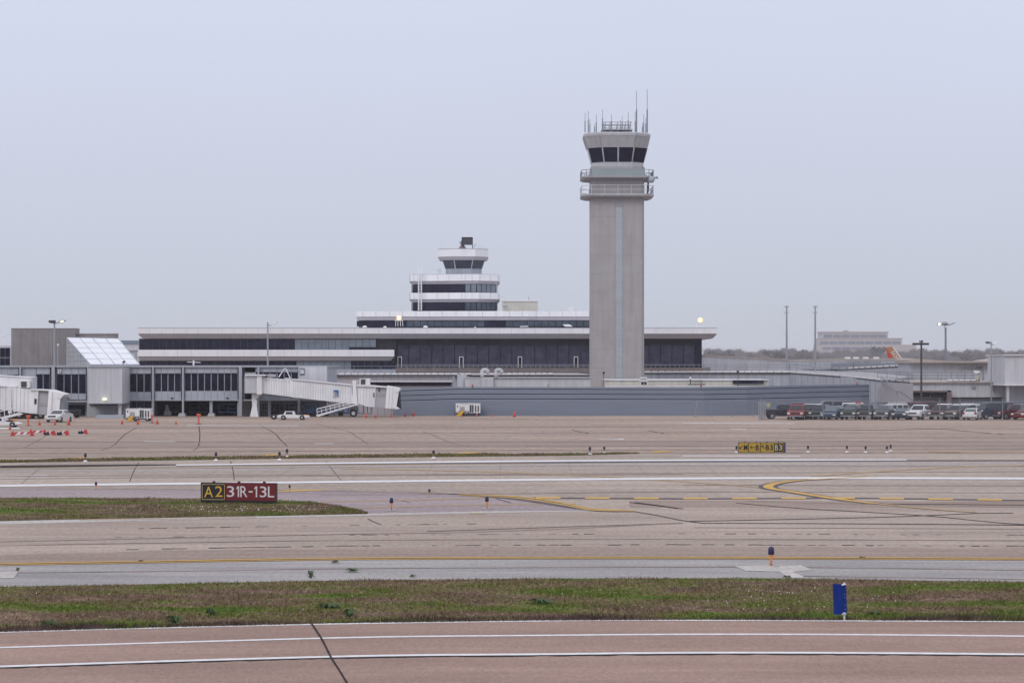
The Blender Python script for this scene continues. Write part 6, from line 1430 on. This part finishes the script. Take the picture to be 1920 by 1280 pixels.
q = MB(); text_fit(q, 'A', SX(382), SX(399), SZ(933), SZ(913), -.035, .002); text_fit(q, '2', SX(403), SX(417.3), SZ(932), SZ(912), -.035, .002); q.build('lettering', M['letteryellow'], pA, local=True, fix=False)
q = MB(); q.box(SX(423),SX(518.5),-.02,.0,SZ(938.5),SZ(906)); pB = q.build('mandatory_panel', M['signred'], t, local=True)
q = MB()
for ch_, x0, x1 in (('3',425.5,439.5),('1',443.5,448.8),('R',451,464.5),('-',467,474.5),('1',477.5,483),('3',488,501),('L',503.5,515.5)):
    if ch_ == '1': q.box(SX(x1-2.6),SX(x1),-.036,-.02,SZ(932),SZ(911.7)); q.exy([(SX(x0),SZ(915.6)),(SX(x0),SZ(917.6)),(SX(x1-2.5),SZ(915.2)),(SX(x1-2.5),SZ(911.7)),(SX(x1-2.9),SZ(911.7))], -.036, -.02)
    elif ch_ == '-': text_fit(q, '-', SX(x0), SX(x1), SZ(923.3), SZ(920.5), -.035, .002)
    else: text_fit(q, ch_, SX(x0), SX(x1), SZ(932), SZ(911.7), -.035, .002)
q.build('lettering', M['letterwhite'], pB, local=True, fix=False)
for x in (399,447,495): q = MB(); q.box(SX(x-2),SX(x+2),.04,.18,SZ(905.5),SZ(902.8)); q.build('lifting_lug', M['signblack'], t, local=True)
for x in (386,411,435,459,483,508): q = MB(); q.tube((SX(x),.1,-.02),(SX(x),.1,SZ(942)),.03,6); q.build('leg', M['darksteel'], t, local=True)
sc = gy(848.6)/F; a = G(1428, 848.6)
t = thing('direction_sign', 'yellow and black taxiway direction sign with arrows reading M, B and B3', 'sign', (a[0],a[1],0.0)); 
def SX(px): return (px-1428)*sc
def SZ(py): return (848.6-py)*sc
q = MB(); q.box(SX(1384.3),SX(1473),0,.22,SZ(848),SZ(829)); q.build('cabinet', M['signblack'], t, local=True)
pan = []
for x0, x1 in ((1385,1403),(1404.3,1424.8),(1426.3,1450)): q = MB(); q.box(SX(x0),SX(x1),-.03,0,SZ(847.3),SZ(830)); pan.append(q.build('direction_panel', M['signyellow'], t, local=True))
q = MB(); q.box(SX(1450.3),SX(1468),-.03,0,SZ(847.3),SZ(830)); lp = q.build('location_panel', M['signyellow'], t, local=True); q = MB(); q.box(SX(1451.3),SX(1467.3),-.04,-.02,SZ(846.3),SZ(831.5)); q.build('black_field', M['signblack'], lp, local=True)
q = MB(); q.box(SX(1468.3),SX(1472.5),-.02,0,SZ(847.5),SZ(829.5)); q.build('end_panel', mat('end_purple', (.05,.04,.09), .5), t, local=True)
for pnl, ch_, x0, x1 in ((pan[0],'M',1394.5,1401.5),(pan[1],'B',1417,1423),(pan[2],'B',1436,1442),(pan[2],'3',1443.5,1449)):
    q = MB(); text_fit(q, ch_, SX(x0), SX(x1), SZ(843.5), SZ(833.3), -.05, .02); q.build('lettering', M['signblack'], pnl, local=True, fix=False)
q = MB(); text_fit(q, 'B', SX(1453), SX(1459), SZ(844), SZ(833.5), -.055, .01); text_fit(q, '3', SX(1460.5), SX(1466), SZ(844), SZ(833.5), -.055, .01); q.build('lettering', mat('letter_cream', (.50,.48,.30), .5), lp, local=True, fix=False)
def arrow(pnl, cxp, cyp, ang, L=8.5):
    q = MB(); pts = [(-.5,-.07),(.22,-.07),(.12,-.30),(.26,-.30),(.5,0),(.26,.30),(.12,.30),(.22,.07),(-.5,.07)]; ca, sa = math.cos(ang), math.sin(ang)
    q.add([(SX(cxp)+(x*ca-y*sa)*L*sc, -.05, SZ(cyp)+(x*sa+y*ca)*L*sc) for x, y in pts], [(0,1,7,8),(2,3,4,1),(1,4,7),(7,4,5,6)]); q.build('arrow', M['signblack'], pnl, local=True, fix=False)
arrow(pan[0], 1389.3, 838, math.pi*1.25); arrow(pan[1], 1410.8, 838.3, math.pi); arrow(pan[2], 1430.8, 837.5, math.pi*.75)
for x in (1397,1418,1438.5,1460): q = MB(); q.box(SX(x-1),SX(x+1),.04,.16,SZ(829),SZ(827.6)); q.build('lifting_lug', M['signblack'], t, local=True)
for x in (1390,1410,1430,1450,1468): q = MB(); q.tube((SX(x),.1,-.01),(SX(x),.1,SZ(847.5)),.03,6); q.build('leg', M['darksteel'], t, local=True)

def edge_light(label, stem, cap_r=.09, hh=.62, base_white=False, cap='lampblue'):
    t = thing('taxiway_edge_light', label, 'edge light', (0,0,0), 'blue taxiway edge lights')
    q = MB(); q.lathe([(.030,.02),(.030,hh*.30),(.035,hh*.34),(.05,hh*.44),(.035,hh*.5),(.085,hh*.60)], (0,0,0), 12); q.build('stem', M[stem], t, local=True, smooth=True)
    q = MB(); q.lathe([(cap_r*1.02,hh*.60),(cap_r*1.05,hh*.68),(cap_r*.98,hh*.88),(cap_r*.75,hh*.97),(cap_r*.3,hh)], (0,0,0), 14); q.build('lens', M[cap], t, local=True, smooth=True)
    q = MB(); q.lathe([(.19,0),(.19,.025),(.12,.035)], (0,0,0), 14); q.build('base_plate', M['wpanel' if base_white else 'stemorange'] , t, local=True); return t
a = G(1446, 1062.5); L0 = edge_light('blue capped taxiway light on a bright orange stem, the nearest one', 'stemorange'); L0.location = (a[0],a[1],.02); L0.scale = (1.12,1.12,1.06)
q = MB(); q.lathe([(.24,0),(.24,.03),(.2,.035)], (0,0,0), 16); q.build('concrete_collar', M['shoulder'], L0, local=True)
lights = [(734,957.5,.0,'blue taxiway light nearest the right end of the grass island'),(913,954.5,0,'blue taxiway light right of the one by the grass island'),(805,931,0,'blue taxiway light on the edge of the purple asphalt, behind the two nearer ones'),(543,922.5,0,'blue taxiway light just right of the red runway sign'),(180,919,0,'blue taxiway light left of the red runway sign'),
 (160,866,0,'dark taxiway light beside the yellow patch at far left'),(405,864,0,'pale capped taxiway light on the narrow grass line'),(524,863,0,'dark taxiway light beside the second yellow patch'),(538,857,0,'dark taxiway light just behind the one at the second yellow patch'),(813,859.5,0,'dark taxiway light on the narrow grass line near the middle'),
 (1106,852.5,0,'dark taxiway light, left of two below the tall tower'),(1133,849.5,0,'dark taxiway light, right of two below the tall tower'),(1381,848.5,0,'dark taxiway light at the left end of the yellow sign'),(1515,848,0,'first dark taxiway light right of the yellow sign'),(1588,848,0,'reddish stemmed taxiway light, second right of the yellow sign'),
 (1623,848.5,0,'third dark taxiway light right of the yellow sign'),(1663,848.5,0,'dark taxiway light with a pale foot, front one of the far right pair'),(1670,846,0,'dark taxiway light, rear one of the far right pair')]
far0 = None
for i, (x, y, _, lb) in enumerate(lights):
    a = G(x, y)
    if i < 5: dup(L0, (a[0],a[1],.02), 0, lb, (.95,.95,.62,.62,.72)[i])
    else:
        if far0 is None: far0 = edge_light(lb, 'brown', .095, .60, True, 'lampblack'); far0.location = (a[0],a[1],.02); q = MB(); q.lathe([(.17,0),(.15,.05),(.05,.12)], (0,0,0), 10); q.build('concrete_foot', M['wpanel'], far0, local=True)
        else: dup(far0, (a[0],a[1],.02), 0, lb, .85 if y < 850 else 1.0)
# blue marker
a = G(1583, 1163.5); sc = a[1]/F
t = thing('edge_marker', 'tall chipped blue half round marker on a thin white post in the verge', 'marker', (a[0],a[1],.0))
q = MB(); q.tube((0,0,-.02),(0,0,1.0),1.9*sc,8); q.build('post', M['wpanel'], t, local=True)
q = MB(); n = 14; z0_, z1_ = 13*sc, 70*sc; r = 12.6*sc; cx_ = -8*sc
vs = []
for k in range(n+1):
    an = math.pi + math.pi*k/n
    vs.append((cx_+r*math.cos(an), .02+r*.8*math.sin(an)))
lo_ = [(x+.8*sc,y,z0_-.0) for x,y in vs]; hi_ = [(x-.9*sc,y,z1_) for x,y in vs]
q.add(lo_+hi_, [(i,i+1,i+n+2,i+n+1) for i in range(n)])
vi = [(x*1.0+.0, y+.012) for x,y in vs]; lo2 = [(x+.8*sc,y+.015,z0_) for x,y in vs]; hi2 = [(x-.9*sc,y+.015,z1_) for x,y in vs]
k0 = len(q.v); q.add(lo2+hi2, [(i,i+n+1,i+n+2,i+1) for i in range(n)]); q.build('shield', M['markerblue'], t, local=True, smooth=False)
q = MB(); q.add([(cx_+2*sc,-.135,z1_-3*sc),(cx_+5*sc,-.128,z1_-2.2*sc),(cx_+10.8*sc,-.06,z1_-1.5*sc),(cx_+11*sc,-.05,z1_+.2*sc),(cx_+2*sc,-.137,z1_+.2*sc)], [(0,1,2,3,4)])
q.add([(cx_+1.5*sc,-.145,z0_+.2*sc),(cx_+5*sc,-.14,z0_+4*sc),(cx_+9*sc,-.115,z0_+3.8*sc),(cx_+12.5*sc,-.055,z0_+.3*sc)], [(0,1,2,3)])
for x0,z in ((6.4,50),(7.6,45),(7.8,30),(8.5,22)): q.add([(cx_+x0*sc,-.134,z*sc),(cx_+(x0+.9)*sc,-.130,z*sc),(cx_+(x0+.6)*sc,-.131,(z+1.8)*sc)], [(0,1,2)])
q.build('paint_chip', M['white'], t, local=True, fix=False)

# ------------------------------------------------------------------ far office building and tail fin
FYb = 4400.0
t = thing('office_building', 'hazy stepped tan office block with ribbon windows on the right horizon', 'office building', (X(1620,FYb),FYb+20,0))
for (x0,x1,yt,yb,dy,nm) in ((1541,1665,622.5,634,4,'upper_storey'),(1536,1691,634,646,2,'middle_storey'),(1533,1718,646,None,0,'lower_storey')):
    q = MB(); q.pbox(x0,x1,yt,yb,FYb+dy*4,60); q.build(nm, M['farb'], t)
for x0,x1,yt,yb,dy,n in ((1544,1663,627,633,4,7),(1537,1689,639.5,645.5,2,9),(1541,1650,650.5,655.5,0,6)):
    w = (x1-x0)/n
    for k in range(n): q = MB(); q.pbox(x0+k*w+.8, x0+(k+1)*w-.8, yt, yb, FYb+dy*4-.4, .6); q.build('window', M['farglass'], t)
q = MB(); q.pbox(1582,1591,619,622.5,FYb+20,12); q.build('roof_housing', M['farb'], t)
q = MB(); q.pbox(1539.5,1667,621.5,623,FYb+15,60); q.pbox(1534,1693,633.6,634.8,FYb+7,10); q.build('parapet', M['farb'], t)
AY = 640.0
t = thing('airliner', 'parked airliner of which only the red and ochre tail fin with white lettering shows', 'airliner', (X(1680,AY),AY,0))
q = MB(); q.extr([(1661.5,651),(1673.5,650),(1697,681),(1668,681)], AY, .5); fn = q.build('tail_fin', M['tailgold'], t)
q = MB(); q.extr([(1661.5,652.5),(1680,679),(1681,681),(1668,681)], AY-.04, .58); q.build('red_patch', M['tailred'], fn)
q = MB(); q.extr([(1673,650),(1675.2,650.5),(1698,681),(1695,681)], AY-.05, .6); q.build('leading_edge', M['white'], fn)
q = MB()
vs, fs = text_geo('SOUT', .01); mn = vs.min(0); mx_ = vs.max(0); A = P(1670,660,AY-.08); B = P(1688,684.5,AY-.08); u = (B-A); L_ = u.length; u = u/L_; vv = Vector((-u.z,0,u.x)); hh = 6.2*AY/F
if vv.z < 0: vv = -vv
q.add([A+u*((v[0]-mn[0])/(mx_[0]-mn[0])*L_)+vv*((v[1]-mn[1])/(mx_[1]-mn[1])*hh) for v in vs], fs); q.build('lettering', M['white'], fn, fix=False)
q = MB(); q.tube((X(1700,AY),AY+.25,2.6),(X(1560,AY),AY+.25,2.6),1.9,16); q.tube((X(1560,AY),AY+.25,2.6),(X(1515,AY),AY+.25,2.6),1.9,16,.5); q.tube((X(1700,AY),AY+.25,2.6),(X(1735,AY),AY+.25,3.6),1.9,16,.4); q.build('fuselage', M['tailgold'], t, smooth=True)

# ------------------------------------------------------------------ trees
def make_tree(seed, hgt, spread, twigs, evg=False):
    rs = random.Random(seed); tr = MB(); cr_ = MB(); tips = []
    def grow(p, d, L, r, lv):
        q_ = p + d*L; tr.tube(p, q_, r, 5 if lv < 2 else 3, r*.6)
        if lv >= 3: tips.append((q_, d)); return
        n = 4 if lv < 2 else 3
        for i in range(n):
            nd = (d*rs.uniform(.5,.9) + Vector((rs.gauss(0,.55)*spread, rs.gauss(0,.55)*spread, rs.uniform(-.05,.5)))).normalized()
            grow(p + d*L*rs.uniform(.6,1), nd, L*rs.uniform(.55,.8), r*.5, lv+1)
    grow(Vector((0,0,0)), Vector((0,0,1)), hgt*.36, hgt*.028, 0)
    for q_, d in tips:
        for i in range(twigs):
            dd = (d*.6+Vector((rs.gauss(0,.7),rs.gauss(0,.7),rs.gauss(.25,.5)))).normalized(); L = rs.uniform(.10,.24)*hgt*.6; s_ = dd.orthogonal().normalized(); a_ = rs.uniform(0,6.3); s_ = (Matrix.Rotation(a_,3,dd) @ s_)
            w = .10*hgt/10 if not evg else .25; o_ = q_+Vector((rs.gauss(0,.3),rs.gauss(0,.3),rs.gauss(0,.3)))
            cr_.add([o_-s_*w, o_+s_*w, o_+dd*L*.6+s_*w*.8+Vector((rs.gauss(0,.1),0,rs.gauss(0,.1))), o_+dd*L], [(0,1,2,3)])
    return tr, cr_
protos = []
tl = [(1326,655,700,'bare grey tree right beside the right end of the terminal',0),(1350,652,720,'tallest bare tree just right of the terminal roof',1),(1376,657,740,'bare tree third right of the terminal roof',2),(1412,659,760,'rounded bare tree midway between terminal and masts',0),(1452,650,700,'broad bare tree just left of the left mast',1),(1463,653,720,'second crown of the pair left of the left mast',3),(1497,656,740,'bare tree between the two masts',2),
 (1512,652,760,'bare tree just left of the right mast',0),(1552,659,900,'bare tree below the left end of the office block',1),(1652,648,900,'dark dense tree in front of the office block',4),(1600,661,900,'low bare tree below the middle of the office block',2),(1722,656,800,'bare tree right of the office block',3),(1752,657,800,'bare tree left of the four headed mast',0),(1806,653,760,'bare crown just right of the four headed mast',1),
 (1832,657,780,'bare tree between the four headed mast and the small lamp',2),(1872,652,760,'bare tree behind the two headed lamp at right',3),(1905,656,780,'bare tree above the gate block at the right edge',0)]
pr = {}
for i, (x, yt, Y, lb, kd) in enumerate(tl):
    Y = Y*3.4
    if kd not in pr:
        tr_, cw = make_tree(40+kd, 10.0, 1.15 if kd != 4 else .8, 11 if kd != 4 else 12, kd == 4)
        pr[kd] = (tr_, cw)
        r_ = thing('bare_tree' if kd != 4 else 'evergreen_tree', lb, 'tree', (0,0,0), 'trees on the right horizon'); tr_.build('trunk', M['wood2'], r_, local=True, fix=False); cw.build('crown', M['wood'] if kd != 4 else M['evergreen'], r_, local=True, fix=False)
        zmax = max(v[2] for v in cw.v); pr[kd] = (r_, zmax)
        r_.location = (X(x,Y),Y,0); k_ = zz(yt,Y)/zmax; r_.scale = (k_*1.25,k_*1.25,k_); r_.rotation_euler = (0,0,i*1.3)
    else:
        r_, zmax = pr[kd]; c = dup(r_, (X(x,Y),Y,0), i*1.3, lb); k_ = zz(yt,Y)/zmax; c.scale = (k_*1.25,k_*1.25,k_)
# continuous far thicket
rs = np.random.RandomState(11); n = 52000
px = rs.uniform(1300, 2050, n); Yt = rs.uniform(3000, 3500, n)
prof = 661 + 2.2*np.sin(px*.05) + 1.8*np.sin(px*.13+1) + 1.5*np.sin(px*.31+2) + 1.0*np.sin(px*.9)
prof = np.where((px > 1530) & (px < 1720), prof+1, prof); zt = H + (YH-prof)/F*Yt
f = 1-rs.uniform(0, 1, n)**1.6; zc = 0.5+(zt-0.5)*f; Xc = (px-CX)/F*Yt
a = rs.uniform(0, math.pi, n); ln = rs.uniform(1.5, 5, n); lx = rs.normal(0, .5, n)*ln; w = rs.uniform(.12, .34, n)
V = np.zeros((n,3,3)); V[:,0] = np.stack([Xc-w, Yt, zc],1); V[:,1] = np.stack([Xc+w, Yt, zc],1); V[:,2] = np.stack([Xc+lx, Yt+rs.normal(0,.4,n), zc+ln],1)
me = bpy.data.meshes.new('thicket'); me.vertices.add(3*n); me.vertices.foreach_set('co', V.reshape(-1)); me.loops.add(3*n); me.loops.foreach_set('vertex_index', np.arange(3*n)); me.polygons.add(n)
me.polygons.foreach_set('loop_start', np.arange(0,3*n,3)); me.polygons.foreach_set('loop_total', np.full(n,3)); me.update(calc_edges=True); me.materials.append(M['wood'])
o = bpy.data.objects.new('thicket', me); COL.objects.link(o); tag(o, 'hazy belt of bare winter trees along the right horizon', 'woodland', kind='stuff')
q = MB()
for k in range(60):
    x0 = 1290+k*13; x1 = x0+13; pf_ = 664+1.5*math.sin(x0*.07)+math.sin(x0*.2); A0 = P(x0, 664+1.5*math.sin(x0*.07)+math.sin(x0*.2), 3600); A1 = P(x1, 664+1.5*math.sin(x1*.07)+math.sin(x1*.2), 3600)
    q.add([(A0.x,3600,0),(A1.x,3600,0),(A1.x,3600,A1.z),(A0.x,3600,A0.z),(A0.x,3700,0),(A1.x,3700,0),(A1.x,3700,A1.z),(A0.x,3700,A0.z)], [(0,1,2,3),(3,2,6,7)])
tag(q.build('wooded_rise', M['wood'], fix=False), kind='structure')

# ------------------------------------------------------------------ haze
q = MB(); q.box(-3000,3000,-60,5000,-1.0,58); hz = q.build('haze', bpy.data.materials.new('haze')); hm = hz.data.materials[0]; hm.use_nodes = True; ht = hm.node_tree; ht.nodes.clear()
ho = ht.nodes.new('ShaderNodeOutputMaterial'); hv = ht.nodes.new('ShaderNodeVolumePrincipled'); hv.inputs['Color'].default_value = (0.90,0.92,1.0,1); hv.inputs['Density'].default_value = 0.00009; hv.inputs['Anisotropy'].default_value = 0.0
ht.links.new(hv.outputs[0], ho.inputs['Volume']); tag(hz, 'thin pale blue haze over the whole airfield', 'haze', kind='stuff')
